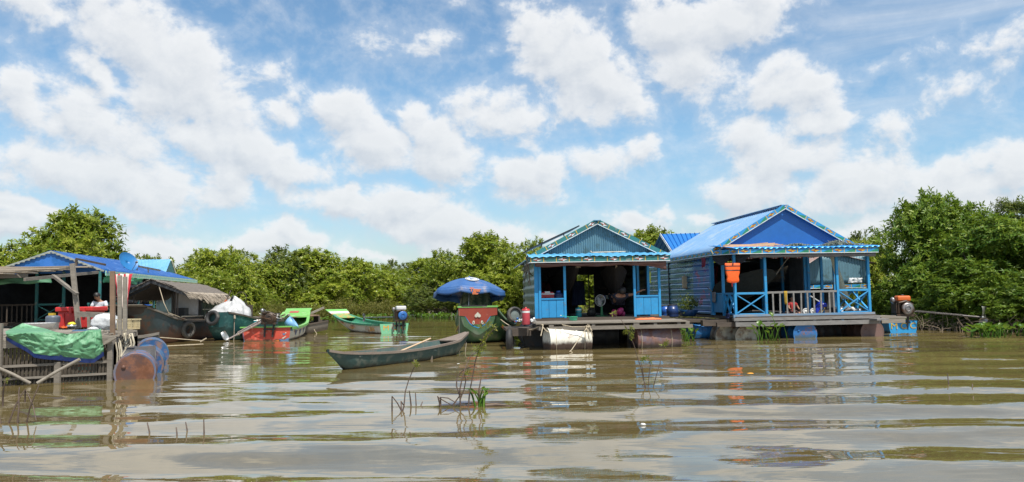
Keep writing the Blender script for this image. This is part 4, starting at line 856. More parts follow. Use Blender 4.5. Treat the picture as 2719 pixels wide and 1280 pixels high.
mb = MB(); mb.box((3.98, .15, .44), (.65, .30, .04)); mb.box((3.95, .0, .36), (.6, .06, .1)); mb.box((4.0, .75, .45), (.7, .5, .04), (0, 0, R(5))); mb.box((3.8, .05, .48), (.5, .08, .02), (0, 0, R(3))); mb.build('side_deck', WOODX, h2)
mb = MB()
for i in range(7):
    for k in range(5): mb.box((.35+i*.32+k*.035, .8, 1.98-.003*(k % 3)), (.022, .01, .05), mi=k % 2)
mb.build('bunting', [REDPL, WHPL], h2)
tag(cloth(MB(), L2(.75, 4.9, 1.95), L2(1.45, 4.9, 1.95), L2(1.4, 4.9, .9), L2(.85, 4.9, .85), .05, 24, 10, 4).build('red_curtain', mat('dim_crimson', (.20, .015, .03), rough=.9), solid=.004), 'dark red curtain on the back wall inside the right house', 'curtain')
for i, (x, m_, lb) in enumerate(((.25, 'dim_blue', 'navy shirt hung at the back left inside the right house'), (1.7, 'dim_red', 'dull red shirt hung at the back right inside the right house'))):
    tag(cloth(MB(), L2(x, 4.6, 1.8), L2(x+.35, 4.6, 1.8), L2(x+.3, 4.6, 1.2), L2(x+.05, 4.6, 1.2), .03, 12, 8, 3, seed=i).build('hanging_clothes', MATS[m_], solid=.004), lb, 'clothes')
# things on and around the right house
VEST = mat('orange_vest', (.95, .12, .01), (.85, .10, .01), rough=.6, scale=5, bump=.01)
t = thing('life_jacket', 'bright orange life jacket hung on the front left porch post of the right house', 'life jacket', D(1946, 748, 18.75), R(4))
hw = [(0, .145), (.05, .15), (.11, .135), (.16, .15), (.20, .165), (.27, .172), (.36, .18), (.42, .185), (.44, .18)]
def vestf(u, v):
    z = v*.44; w_ = np.interp(z, [a_ for a_, _ in hw], [b_ for _, b_ in hw]); c_ = math.cos(u*2*math.pi); s_ = math.sin(u*2*math.pi)
    zz = z-(.035*(1-abs(c_))*(1 if z < .05 else 0)); return Vector((w_*(abs(c_)**.5)*(1 if c_ > 0 else -1), .045*(abs(s_)**.5)*(1 if s_ > 0 else -1)*(1-.5*abs(2*v-1)**6), zz))
mb = MB(); mb.grid(vestf, 36, 18); mb.add([vestf(k/36, 1) for k in range(36)], [tuple(range(36))]); mb.build('vest', VEST, t)
mb = MB()
for z in (.27, .37): mb.grid(lambda u, v: Vector((vestf(u, z/.44).x*1.02, vestf(u, z/.44).y*1.12, z+(v-.5)*.024)), 36, 1)
mb.box((0, -.052, .42), (.03, .01, .05)); mb.build('strap', BLACK, t)
MB().tube([(0, -.01, .44), (.01, .02, .52), (.02, .08, .56)], .008, 5).build('hanger', BLACK, t); MB().tube([(-.02, -.03, 0), (-.035, -.03, -.06), (-.03, -.03, -.12)], .01, 5).build('tail_cord', REDPL, t)
t = thing('jerrycan', 'yellowed jerrycan with paper label hung on the corrugated side wall of the right house', 'jerrycan', D(1821, 768, 22.6), R(75))
MB().box((0, 0, .20), (.32, .18, .36)).build('body', mat('yellowed_plastic', (.52, .40, .26), (.42, .28, .15), rough=.5, scale=4), t, bevel=.04)
MB().lathe([(.03, .37), (.03, .42), (.001, .42)], 12).build('cap', REDPL, t); mb = MB(); mb.box((0, .096, .24), (.22, .006, .19)); mb.box((0, .1, .295), (.10, .006, .018), mi=1); mb.box((0, .1, .185), (.09, .006, .025), mi=1); mb.box((0, .1, .24), (.14, .004, .01), mi=2); mb.build('label_paper', [WHPL, REDPL, GREYP], t)
MB().tube([(0, 0, .42), (.0, 0, .62), (.03, 0, .80)], .007, 5).build('hanger', BLACK, t)
t = thing('potted_plant', 'leafy green plant in a blue bowl on the walkway between the middle and right houses', 'plant', D(1829, 840, 20.3))
MB().lathe([(.001, 0), (.16, 0), (.20, .07), (.24, .16), (.235, .165), (.19, .07), (.001, .12)], 20).build('pot', mat('navy_bowl', (.012, .07, .20), rough=.4), t)
r_ = np.random.default_rng(4); P_ = r_.normal(size=(170, 3))*np.array([.13, .13, .09])+np.array([0, 0, .32]); co, f = leaves(P_, r_.normal(size=(170, 3))*.6+np.array([0, 0, 1]), r_, .055, .028, 5)
me = bpy.data.meshes.new('foliage'); fast_mesh(me, co, f, False); me.materials.append(LEAFD); o = bpy.data.objects.new('foliage', me); link(o); o.parent = t
def barrel(label, loc, r0, h0, m, name='plastic_barrel'):
    t = thing(name, label, 'barrel', loc); MB().lathe([(.001, 0), (r0*.9, 0), (r0, .03), (r0*.93, h0*.3), (r0, h0*.34), (r0, h0*.7), (r0*.92, h0*.74), (r0*.75, h0), (r0*.7, h0), (r0*.7, h0*.6), (.001, h0*.6)], 20).build('body', m, t); ring(mb := MB(), (0, 0, h0), r0*.76, .008, (0, 0, 1)); mb.build('rim', BLACK, t); return t
barrel('dark blue plastic tub standing left of the potted plant', D(1786, 842, 19.9), .15, .30, BLPLD)
barrel('small blue tub behind the dark blue tub left of the potted plant', D(1767, 840, 21.0), .13, .28, BLPL)
mb = drum_mb(D(1835, 880, 19.6), D(1880, 878, 19.8), .20); tag(mb.build('floating_barrel', BD), 'dark blue barrel floating under the walkway between the middle and right houses', 'barrel')
NETM = mat('net_grey_green', (.30, .33, .25), (.18, .21, .15), rough=.95, scale=14, bump=.02, fine=.3)
mb = MB(); r_ = random.Random(9)
for i in range(260):
    x = 1.35+2.05*r_.random(); h_ = .10*math.exp(-((x-2.6)/.22)**2)+.05+.03*math.sin(x*5); p0 = Vector((x, .02+.16*r_.random()-.02, 2.17+.12*.3)); pts = [p0]
    for k in range(4): pts.append(p0+Vector((r_.gauss(0, .06), r_.gauss(0, .04), r_.random()*h_)))
    mb.tube(pts, .006, 3, cap=False)
mb.grid(lambda u, v: Vector((1.35+2.1*u, .0+.22*v, 2.165+.10*v*.3+math.sin(math.pi*v)*(.035+.07*math.exp(-((u-.62)/.12)**2))+.012*mnoise.noise(Vector((u*30, v*6, 0))))), 60, 8)
tag(mb.build('fishing_net', NETM, h2, recalc=False), None); o = bpy.data.objects['fishing_net']; M_ = basis(h2); o.parent = None; o.matrix_world = M_; tag(o, 'grey green heap of fishing net lying along the awning below the deep blue gable', 'net')
mb = MB()
for i in range(9): r_ = random.Random(i+40); y_ = -.05+.03*i; mb.tube([L2(-.30+r_.uniform(0, .3), y_, 2.17+.012*i), L2(.5, y_+.02, 2.19+.01*i), L2(1.1+r_.uniform(-.2, .35), y_+.05, 2.215+.012*i)], .012, 5)
tag(mb.build('bamboo_poles', mat('bamboo', (.42, .27, .17), (.30, .19, .12), rough=.8)), 'bundle of brown poles lying on the left part of the right house awning', 'poles')
hammock('big dark hammock hung low across the porch of the right house', L2(-.05, 1.4, 1.15), L2(1.38, .75, 1.55), .70, .40, HAMG, 1)
mb = MB(); mb.tube([L2(1.38, .75, 1.56), L2(1.75, .8, 1.98)], .008, 5); tag(mb.build('hammock_line', ROPE), 'light cord rising from the big dark hammock to the porch roof beam', 'rope')
t = thing('hanging_net', 'small see-through net bag hanging in the back of the right house porch', 'net', L2(1.95, 1.6, 1.8)); mb = MB()
for i in range(11): mb.tube([(.15, 0, 0), (-.42+.045*i, -.0, -.22-.012*i), (-.30+.035*i, 0, -.42+.012*i)], .003, 3)
for k in range(5): mb.tube([(-.42-.0*k+.03*k, 0, -.22-.05*k), (.05-.0*k, 0, -.30-.03*k)], .003, 3)
mb.build('mesh', ROPED, t)
J = dict(pelvis=(0, 0, .12), belly=(.0, .0, .28), chest=(0, .0, .46), neck=(0, -.01, .60), head=(0, -.03, .73), face=(-.35, -1, -.1), shl=(-.15, 0, .53), ell=(-.20, -.10, .32), wrl=(-.10, -.25, .22),
         shr=(.15, 0, .53), elr=(.24, -.06, .33), wrr=(.26, -.22, .20), hipl=(-.08, 0, .1), knl=(-.34, -.22, .12), anl=(-.45, -.05, .05), tol=(-.55, -.1, .03), hipr=(.08, 0, .1), knr=(.20, -.36, .10), anr=(-.1, -.40, .05), tor=(-.2, -.42, .04))
person('small child in a red vest sitting on the porch floor behind the grey railing', L2(1.56, .32, .54), R(6), J, SHR, mat('child_shorts', (.08, .05, .05), rough=.9), .56)
t = thing('toy_pushcart', 'blue toy push cart with two white wheels lying behind the grey railing', 'toy', L2(1.95, .18, .54), R(6))
for x in (-.12, .07):
    w_ = MB(); M = axis_frame((x, 0, .09), (x-.03, -1, .09)); w_.lathe([(.001, .02), (.03, .02), (.035, .012), (.055, .012), (.06, .022), (.075, .02), (.083, 0), (.075, -.02), (.001, -.02)], 24, M); w_.build('wheel', WHPL, t)
MB().bar((.12, .02, .05), (.30, .05, .33), .10, .10).bar((.22, .02, .15), (.42, .03, .25), .09, .08).build('body', mat('toy_blue', (.01, .03, .40), rough=.4), t, bevel=.01)
MB().bar((.02, .0, .46), (.42, .05, .22), .02, .05, up=(0, 1, 0)).build('side_bar', WHPL, t); MB().tube([(.22, 0, .24), (.36, -.02, .16), (.26, -.03, .04)], .010, 6).build('handle', YEL, t)
tag(cloth(MB(), L2(1.20, -.04, 1.13), L2(1.28, -.04, 1.13), L2(1.27, -.04, .80), L2(1.21, -.04, .82), .01, 6, 6, 1).build('yellow_towel', mat('mustard_cloth', (.35, .22, .02), rough=.9), solid=.006), 'mustard towel hung over the grey railing in front of the child', 'towel')
tag(cloth(MB(), L2(-.05, 1.45, 1.13), L2(-.05, 1.15, 1.14), L2(-.06, 1.2, .87), L2(-.05, 1.40, .88), .02, 8, 8, 2).build('grey_rag', mat('grey_cloth', (.25, .23, .23), (.15, .14, .15), rough=.9), solid=.006), 'grey rag over the low blue boards at the left of the porch', 'rag')
tag(cloth(MB(), L2(-.10, .35, .62), L2(-.12, .10, .62), L2(-.14, .12, .50), L2(-.12, .35, .50), .03, 8, 8, 2).build('navy_rag', mat('navy_cloth', (.02, .03, .10), rough=.9), solid=.01), 'navy rag lying on the corner of the porch sill', 'rag')
heap('rubbish_bags', 'silvery plastic rubbish bags piled in the right corner of the porch behind the crossed rail', 'bags', L2(2.98, .45, .56), (.32, .22, .12), [FILM, GREYP, WHPL, BLACK], 7, 11, (.05, .10))
heap('yellow_fruit', 'yellow and green bunch behind the rail beside the hammock end', 'fruit', L2(1.30, 1.4, 1.05), (.14, .08, .06), [YEL, GR], 6, 12, (.03, .05))
t = thing('leaning_net', 'pale net hung from the eave down to the right porch rail', 'net', L2(2.68, .5, 2.0)); mb = MB()
cloth(mb, (0, 0, 0), (.12, 0, 0), (.50, .1, -1.1), (.28, .1, -1.1), .02, 8, 16, 1); mb.build('mesh', mat('pale_net', (.42, .42, .32), (.3, .3, .22), rough=.9, scale=30), t, solid=.004)
# neighbour houses beyond the right porch
h3 = thing('floating_house', 'grey blue corrugated house with rusty roof edge seen through the right end of the porch', 'house', (9.6, 25.5, 0), R(4))
mb = MB(); corr(mb, (-.3, 0, 1.35), (1.9, 0, 1.35), (1.9, 0, 2.25), (-.3, 0, 2.25), 24, .015); mb.build('gable_wall', GAB1, h3, solid=.006)
mb = MB(); corr(mb, (-.5, -.6, 1.9), (-.5, 3, 1.9), (.4, 3, 2.45), (.4, -.6, 2.45), 12, .02); corr(mb, (.4, -.1, 2.45), (.4, 3, 2.45), (2.2, 3, 2.0), (2.2, -.1, 2.0), 16, .02); mb.build('roof', mat('rusty_roof', (.30, .14, .10), (.35, .32, .30), rough=.6, scale=3), h3, solid=.005)
mb = MB(); fascia(mb, (-.3, -.1, 1.22), (1.9, -.1, 1.22), .10, (0, -1, 0), .3); mb.build('eave_trim', tm2, h3); MB().box((.8, 1.5, .45), (2.6, 3.2, .12)).build('floor', WOODD, h3); MB().box((.8, 2.9, 1.), (2.6, .05, 1.2)).build('back_wall', DARK, h3)
for x in (-.3, .8, 1.5, 1.9): MB().box((x, 0, .85), (.06, .06, .8)).build('post', BLUE, h3)
tag(cloth(MB(), D(2255, 738, 25), D(2290, 738, 25), D(2290, 750, 25), D(2252, 752, 25), .04, 12, 6, 3).build('white_laundry', FILM, solid=.004), 'white laundry hung under the eave of the grey blue house beyond the porch', 'laundry')
# ================================================================ BOATS (x right, y astern from the end nearest the camera)
def cat_(a, t): # catmull interpolation of rows
    n = len(a)-1; x = t*n; i = min(int(x), n-1); f_ = x-i; p0 = a[max(i-1, 0)]; p1 = a[i]; p2 = a[i+1]; p3 = a[min(i+2, n)]
    return [.5*((2*q1)+(-q0+q2)*f_+(2*q0-5*q1+4*q2-q3)*f_*f_+(-q0+3*q1-3*q2+q3)*f_**3) for q0, q1, q2, q3 in zip(p0, p1, p2, p3)]
def hull(par, st, m_out, m_in=None, rim=None, n=28, bulge=.5, th=.03, ends=(True, True), rim_w=.05, name='hull', rim_h=.035, m_end=None, floor=.06):
    """stations (y, half width top, half width bottom, z top, z bottom)"""
    rows = [cat_(st, i/n) for i in range(n+1)]
    def sec(r_, s_=0):
        y, a, b, zt, zb = r_; a = max(a-s_, .004); b = max(b-s_, .002); zb2 = zb+(floor if s_ else 0); m_ = b+(a-b)*(.5+.28*bulge); m2 = b+(a-b)*(.8+.12*bulge)
        L_ = [(-a, zt), (-m2, zb2+(zt-zb2)*.66), (-m_, zb2+(zt-zb2)*.33), (-b, zb2), (0, zb2-(0 if s_ else .01))]
        return [Vector((x, y, z)) for x, z in L_]+[Vector((-x, y, z)) for x, z in L_[-2::-1]]
    mb = MB(); k = 9; out = [sec(r_) for r_ in rows]; inn = [sec(r_, th) for r_ in rows]
    mb.add([p_ for s_ in out for p_ in s_], [(i*k+j, i*k+j+1, (i+1)*k+j+1, (i+1)*k+j) for i in range(n) for j in range(k-1)], 0, True)
    mb.add([p_ for s_ in inn for p_ in s_], [(i*k+j, (i+1)*k+j, (i+1)*k+j+1, i*k+j+1) for i in range(n) for j in range(k-1)], 1, True)
    for e, on in ((0, ends[0]), (n, ends[1])):
        if on: mb.add(out[e], [tuple(range(k))], 2); mb.add([p_+Vector((0, .02 if e == 0 else -.02, 0)) for p_ in inn[e]], [tuple(range(k))], 1)
    h_ = mb.build(name, [m_out, m_in or m_out, m_end or m_out], par, recalc=False)
    if rim:
        for s_ in (0, 8):
            mb = MB(); sg = -1 if s_ == 0 else 1; pr = [(sg*rim_w*.5, -rim_h), (sg*rim_w*.5, rim_h*.3), (-sg*rim_w*.5, rim_h*.3), (-sg*rim_w*.5, -rim_h)]
            mb.add([o_[s_]+Vector((a, 0, b)) for o_ in out for a, b in pr], [(i*4+j, i*4+(j+1) % 4, (i+1)*4+(j+1) % 4, (i+1)*4+j) for i in range(n) for j in range(4)])
            mb.build('gunwale', rim, par)
    return rows, out
def prop(mb, c, ax, r_=.16, mi=0):
    M = axis_frame(c, Vector(c)+Vector(ax)); mb.lathe([(.001, -.05), (.025, -.03), (.028, .03), (.001, .05)], 10, M, mi)
    for s_ in (0, math.pi):
        mb.grid(lambda u, v: M @ Matrix.Rotation(s_, 4, 'Z') @ Vector(((v-.5)*.75*r_*math.sin(math.pi*min(1, .12+u*.9))**.6, .02+r_*u, (v-.5)*.10)), 8, 5, mi)
# ---- green grey canoe
a = G(918, 980); b = G(1201, 940); d_ = (b-a).normalized(); t = thing('canoe', 'worn dark green wooden canoe, paddle inside, drifting in front of the beach umbrella boat', 'canoe', a-d_*.02, math.atan2(-d_.x, d_.y))
CAN = mat('canoe_paint', (.026, .065, .060), (.018, .042, .040), rough=.6, scale=3, stretch=(2, .6, 2), dirt=(.10, .12, .10), dirt_amt=.35, dirt_scale=5, bump=.004, fine=.3)
CANI = mat('canoe_inside', (.045, .10, .10), (.10, .12, .10), rough=.7, scale=4, dirt=(.16, .13, .10), dirt_amt=.4); CANW = mat('canoe_wood', (.20, .16, .13), (.12, .09, .07), rough=.8, scale=5, stretch=(3, .7, 3), fine=.25)
Lc = (b-a).length
hull(t, [(-.42, .012, .006, .33, .29), (-.22, .095, .02, .29, .15), (.0, .165, .05, .265, .0), (.2, .235, .11, .25, -.04), (.8, .33, .20, .225, -.06), (1.5, .37, .25, .22, -.06), (2.2, .35, .23, .235, -.06), (Lc-.2, .25, .13, .27, -.03), (Lc+.25, .13, .05, .33, .07), (Lc+.62, .03, .012, .40, .28)], CAN, CANI, CANW, n=40, th=.022, rim_w=.04, rim_h=.03)
rc = Lc
def deckplate(par, st, m, name, z=.004, n=6):
    mb = MB()
    for i in range(len(st)-1):
        (y, w_, zt), (y2, w2, z2) = st[i:i+2]; mb.add([(-w_, y, zt+z), (w_, y, zt+z), (w2, y2, z2+z), (-w2, y2, z2+z), (-w_, y, zt+z-.02), (w_, y, zt+z-.02), (w2, y2, z2+z-.02), (-w2, y2, z2+z-.02)], [(0, 1, 2, 3), (7, 6, 5, 4), (0, 4, 5, 1), (3, 2, 6, 7)])
    return mb.build(name, m, par)
deckplate(t, [(-.40, .02, .33), (-.20, .11, .29), (.08, .20, .255)], CANW, 'bow_deck'); deckplate(t, [(Lc-.12, .235, .275), (Lc+.25, .125, .335), (Lc+.6, .03, .40)], CANW, 'stern_deck')
for y, w_, z in ((.15, .44, .20), (1.55, .70, .15), (2.15, .70, .16)): MB().box((0, y, z), (w_, .11, .025)).build('thwart', CANI, t)
for y, w_ in ((1.50, .66), (2.1, .64)): MB().box((0, y, .06), (w_, .03, .20)).build('frame', CANW, t)
mb = MB(); inv = basis(t).inverted(); pa = inv @ D(1063, 933, 14.2); pb = inv @ D(1143, 899, 15.0); mb.tube([pa, pb], [.018, .016], 8); mb.grid(lambda u, v: pa+(pa-pb).normalized()*.35*v+Vector(((u-.5)*.12, 0, 0)), 2, 3)
o = mb.build('paddle', mat('light_wood', (.55, .40, .26), (.48, .33, .2), rough=.6, scale=4)); o.matrix_world = basis(t); tag(o, 'pale wooden paddle leaning over the side inside the green canoe', 'paddle')
mb = MB(); mb.tube([inv @ D(1232, 893, 16.3), inv @ D(1238, 912, 16.2), inv @ D(1235, 938, 16.1), inv @ D(1236, 955, 16.1)], .007, 5); mb.build('painter', ROPED, t)
# ---- red, white and green longtail boat
t = rb = thing('longtail_boat', 'longtail boat with peeling red transom, triangle painted white sides and raised lime green bow', 'boat', G(707, 905), R(6))
RED = mat('peeling_red', (.50, .065, .035), (.42, .05, .03), rough=.6, scale=4, dirt=(.50, .20, .14), dirt_amt=.25, dirt_scale=6, bump=.004)
WHB = mat('aged_white', (.60, .57, .47), (.48, .45, .37), rough=.6, scale=4, dirt=(.25, .17, .10), dirt_amt=.22, dirt_scale=5); LIME = mat('lime_paint', (.14, .40, .075), (.20, .42, .13), rough=.5, scale=4, dirt=(.35, .42, .25), dirt_amt=.25, dirt_scale=6)
BLG = mat('blue_grey_paint', (.07, .16, .30), (.10, .18, .27), rough=.6)
stR = [(0, .66, .58, .36, -.04), (.8, .70, .60, .35, -.06), (1.8, .70, .58, .36, -.06), (3.0, .66, .46, .40, -.05), (4.0, .54, .28, .47, .06), (4.7, .46, .18, .60, .26), (5.1, .42, .26, .72, .50)]
hull(t, stR, WHB, LIME, LIME, n=36, rim_w=.09, rim_h=.05, m_end=RED, bulge=.6)
mb = MB(); mb.add([(-.665, -.006, .37), (.665, -.006, .37), (.60, -.006, -.05), (-.60, -.006, -.05), (-.665, .03, .37), (.665, .03, .37), (.60, .03, -.05), (-.60, .03, -.05)], [(3, 2, 1, 0), (4, 5, 6, 7), (0, 1, 5, 4)], 0)
mb.add([(-.66, -.010, .36), (-.645, -.010, .36), (-.585, -.010, -.03), (-.60, -.010, -.03)], [(3, 2, 1, 0)], 1)
for (x, z, pts, mi) in ((.48, .16, [(-.04, .05), (.03, .03), (.05, .05), (.04, .0), (-.01, -.02)], 1), (.49, .09, [(-.07, -.03), (.06, .045), (.05, .02), (-.02, -.04)], 2), (.53, .21, [(-.015, -.015), (.015, -.015), (.02, .015), (-.01, .02)], 2), (.50, .02, [(-.16, .02), (0, .0), (.12, .06), (.11, -.03), (-.1, -.02)], 1), (.25, .0, [(-.1, -.01), (.1, .015), (.1, -.02)], 3)):
    mb.add([(x+px, -.012, z+pz) for px, pz in pts], [tuple(range(len(pts)))], mi)
mb.build('transom', [RED, BLG, WHB, mat('orange_paint', (.75, .20, .02), rough=.6)], t, recalc=False)
MB().box((.0, -.01, .385), (1.42, .09, .035)).build('transom_cap', LIME, t)
deckplate(t, [(4.45, .44, .56), (5.0, .42, .69), (5.65, .44, .84)], LIME, 'bow_plate'); MB().box((-.08, 5.1, .728), (.30, .22, .006), (R(14), 0, 0)).build('bow_emblem', mat('faded_red', (.45, .10, .08), rough=.6), t)
mb = MB()   # painted side pattern, laid on the outside of the hull
def side_pt(y, f_, off=.006, sgn=1):
    r_ = min(range(101), key=lambda i: abs(cat_(stR, i/100)[0]-y)); _, a_, b_, zt, zb = cat_(stR, r_/100); zt -= .05
    x = b_+(a_-b_)*(.55+.4*f_)+.0; z = zb+(zt-zb)*f_; m_ = b_+(a_-b_)*(.5+.28*.6); m2 = b_+(a_-b_)*(.8+.12*.6); zt2 = zt+.05; fr = (z-zb)/(zt2-zb); x = np.interp(fr, [0, .33, .66, 1], [b_, m_, m2, a_]); return Vector((sgn*(x+off), y, z))
for sg in (1, -1):
    mb.add([side_pt(.02, 1, sgn=sg), side_pt(.30, 1, sgn=sg), side_pt(.26, .1, sgn=sg), side_pt(.02, .1, sgn=sg)], [(0, 1, 2, 3)], 0)
    for k in range(5):
        y = .75+k*.75; w_ = .26
        mb.add([side_pt(y-w_, .85, sgn=sg), side_pt(y, .85, sgn=sg), side_pt(y-.02, .45, sgn=sg)], [(0, 1, 2)], 1); mb.add([side_pt(y+w_, .85, sgn=sg), side_pt(y+.02, .85, sgn=sg), side_pt(y+.02, .45, sgn=sg)], [(0, 1, 2)], 1)
        mb.add([side_pt(y-.10, .88, .009, sg), side_pt(y+.10, .88, .009, sg), side_pt(y+.06, .5, .009, sg), side_pt(y-.06, .5, .009, sg)], [(0, 1, 2, 3)], 0)
        mb.add([side_pt(y-w_*.9, .18, sgn=sg), side_pt(y-w_*.4, .18, sgn=sg), side_pt(y, .42, sgn=sg)], [(0, 1, 2)], 1); mb.add([side_pt(y+w_*.9, .18, sgn=sg), side_pt(y+w_*.4, .18, sgn=sg), side_pt(y, .42, sgn=sg)], [(0, 1, 2)], 1)
mb.build('side_pattern', [BLG, mat('brown_red_paint', (.25, .08, .05), rough=.6)], t, recalc=False)
for y in (1.4, 2.6): MB().box((0, y, .27), (1.28, .16, .03)).build('thwart', LIME, t)
MB().box((.05, 1.9, .20), (.7, .5, .14), (0, 0, .3)).build('tool_box', BLG, t)
mb = MB(); mb.lathe([(.15, 0), (.19, .12), (.20, .24)], 14, Matrix.Translation((.45, .75, .36)) @ Matrix.Rotation(R(55), 4, 'Y')); tag(mb.build('plastic_basin', mat('sky_plastic', (.20, .42, .72), rough=.45), solid=.006), 'pale blue basin tipped over beside the engine on the red transom boat', 'basin').matrix_world = basis(t)
ENG = mat('greasy_engine', (.05, .04, .035), (.12, .07, .04), rough=.45, metal=.5, scale=12)
def engine(label, loc, rz, tank, body, shaft_end, s=1.0, fins=12, rot=None, propeller=True, tankm=None, sh=1.0):
    """air-cooled engine with tank, flywheel and long shaft; shaft_end in world space"""
    t = thing('longtail_engine', label, 'engine', loc, rz, rot=rot, scale=s); inv = basis(t).inverted()
    mb = MB()
    for i in range(fins): mb.box((-.16+i*.028, 0, .18+.01*math.sin(i*2)), (.012, .22+.03*math.sin(i*1.7), .20+.03*math.sin(i)))
    mb.box((0, 0, .16), (.28, .14, .16)); mb.ell((.10, -.10, .15), (.09, .05, .09), 12, 8); mb.tube([(-.12, -.12, .28), (.0, -.15, .31), (.14, -.13, .24)], .022, 7); mb.box((0, 0, .04), (.34, .24, .05)); mb.build('engine_block', ENG, t)
    mb = MB(); mb.lathe([(.001, -.03), (.10, -.03), (.115, -.02), (.115, .02), (.08, .03), (.001, .03)], 18, axis_frame((.03, -.14, .17), (.03, -1, .17))); ring(mb, (.03, -.175, .17), .05, .008, (0, 1, 0)); mb.build('flywheel_cover', body, t)
    if tank: MB().box((.02, .02, .36), (.26, .17, .11)).build('fuel_tank', tankm, t, bevel=.03); MB().lathe([(.03, .41), (.03, .435), (.001, .44)], 10, Matrix.Translation((.02, .02, 0))).build('tank_cap', BLACK, t)
    MB().ell((-.17, .02, .33), (.045, .05, .06), 10, 7).tube([(-.17, .02, .3), (-.12, .0, .2)], .02, 6).build('air_filter', STEEL, t)
    MB().bar((-.10, 0, .02), (-.12, .02, -.28), .04, .03).bar((.10, 0, .02), (.06, .02, -.28), .04, .03).bar((-.14, 0, -.10), (.14, 0, -.10), .03, .03).build('mount', BLACK, t)
    if shaft_end is not None:
        e = inv @ Vector(shaft_end); a_ = Vector((-.10 if e.x < 0 else .10, -.02, .12)); d_ = (e-a_).normalized()
        MB().tube([a_, a_.lerp(e, .75)], .028*sh, 10).tube([a_.lerp(e, .1)+Vector((0, -.02, .05*sh)), a_.lerp(e, .72)+Vector((0, -.02, .04*sh))], .013*sh, 6).tube([a_.lerp(e, .7), e-d_*.02], .018, 8).build('shaft', mat('shaft_metal'+('' if sh > .9 else '_dark'), (.40, .34, .32) if sh > .9 else (.10, .09, .085), (.30, .22, .20) if sh > .9 else (.06, .05, .05), rough=.45, metal=.4, scale=6), t)
        mb = MB()
        for f_ in (.36, .7): ring(mb, a_.lerp(e, f_), .034*sh, .008*sh, d_)
        mb.build('lashing', ROPE, t)
        mb = MB(); prop(mb, e, d_, .19); mb.build('propeller', CHROM, t)
    return t
e_ = G(603, 908)+Vector((.0, 0, .06)); t2 = engine('dark oily longtail engine on the red transom boat, propeller shaft pointing left', basis(rb) @ Vector((.10, -.06, .44)), R(6), False, ENG, e_, 1.2, 13)
mb = MB(); r_ = random.Random(77); hub = basis(rb) @ Vector((.12, -.02, .68))
for i in range(26):
    q_ = hub+Vector((r_.gauss(0, .15), r_.gauss(0, .08), r_.gauss(0, .07))); mb.tube([q_, q_+Vector((r_.gauss(0, .09), r_.gauss(0, .05), r_.gauss(0, .06))), q_+Vector((r_.gauss(0, .12), r_.gauss(0, .05), r_.gauss(-.04, .05)))], r_.choice((.006, .010, .016)), 5, mi=i % 3)
mb.build('hoses_and_fittings', [ENG, CHROM, mat('rusty_pipe', (.16, .08, .04), rough=.7)], t2, world=True)
# ---- small green and white boat with blue outboard
t = thing('small_boat', 'small green and white boat with orange lettering on its transom and 2016 on its side', 'boat', G(1047, 885), R(33))
GRB = mat('sea_green_paint', (.04, .24, .13), (.05, .19, .12), rough=.5, scale=4, dirt=(.30, .36, .28), dirt_amt=.2); GRL = mat('pale_green_paint', (.16, .46, .26), (.20, .42, .26), rough=.5, scale=3, dirt=(.35, .42, .32), dirt_amt=.25)
WHS = mat('hull_cream', (.56, .55, .47), (.46, .44, .36), rough=.5, scale=3, dirt=(.30, .16, .08), dirt_amt=.2); ORL = mat('orange_letter', (.80, .33, .02), rough=.6)
stS = [(0, .50, .42, .30, -.04), (.9, .52, .44, .29, -.05), (2.1, .50, .40, .31, -.05), (3.2, .44, .26, .37, .02), (4.1, .36, .14, .46, .20), (4.7, .30, .16, .56, .42)]
hull(t, stS, WHS, GRB, GRB, n=32, rim_w=.10, rim_h=.045, m_end=GRL, bulge=.6)
mb = MB(); mb.add([(-.51, -.006, .31), (.51, -.006, .31), (.44, -.006, -.05), (-.44, -.006, -.05)], [(3, 2, 1, 0)], 0); Mf = frame((0, -.010, .175), (1, 0, 0), (0, 0, 1))
for i, ch in enumerate('MCC'): text_mb(mb, ch, Mf @ Matrix.Translation((-.29+i*.30, 0, .0)) @ Matrix.Diagonal((1.1, .85, 1, 1)), .26, 1)
mb.build('transom', [GRL, ORL], t, recalc=False)
deckplate(t, [(4.1, .36, .46), (4.6, .34, .54), (4.85, .36, .60)], mat('orange_flame_paint', (.55, .22, .05), (.10, .40, .12), rough=.5, scale=9, thr=(.4, .5)), 'bow_plate'); deckplate(t, [(4.85, .37, .62), (5.05, .39, .68)], WHPL, 'bow_stripe'); deckplate(t, [(5.05, .40, .685), (5.30, .42, .76)], LIME, 'bow_tip'); deckplate(t, [(.0, .5, .31), (.25, .51, .30)], GRL, 'stern_deck')
mb = MB()
def side2(y, f_, off=.008):
    ro = min((cat_(stS, i/200) for i in range(201)), key=lambda q: abs(q[0]-y)); _, a_, b_, zt, zb = ro; m_ = b_+(a_-b_)*(.5+.28*.6); m2 = b_+(a_-b_)*(.8+.12*.6); return Vector((-(np.interp(f_, [0, .33, .66, 1], [b_, m_, m2, a_])+off), y, zb+(zt-zb)*f_))
for y0, y1, f0 in ((2.0, 2.9, .55), (2.1, 2.7, .68), (2.2, 2.9, .42), (3.2, 4.0, .6), (3.3, 3.9, .72)):
    mb.add([side2(y0, f0), side2((y0+y1)/2, f0+.05), side2(y1, f0+.03), side2((y0+y1)/2, f0-.05)], [(0, 1, 2, 3)], 1 if f0 > .6 else 0)
p_ = side2(.62, .52, .012); q_ = side2(.3, .52, .012); text_mb(mb, '2016', frame(p_, q_-p_, side2(.62, .8, .012)-p_), .19, 0, bold=.004)
mb.build('side_marking', [ORL, mat('red_mark', (.45, .06, .03), rough=.6)], t, recalc=False)
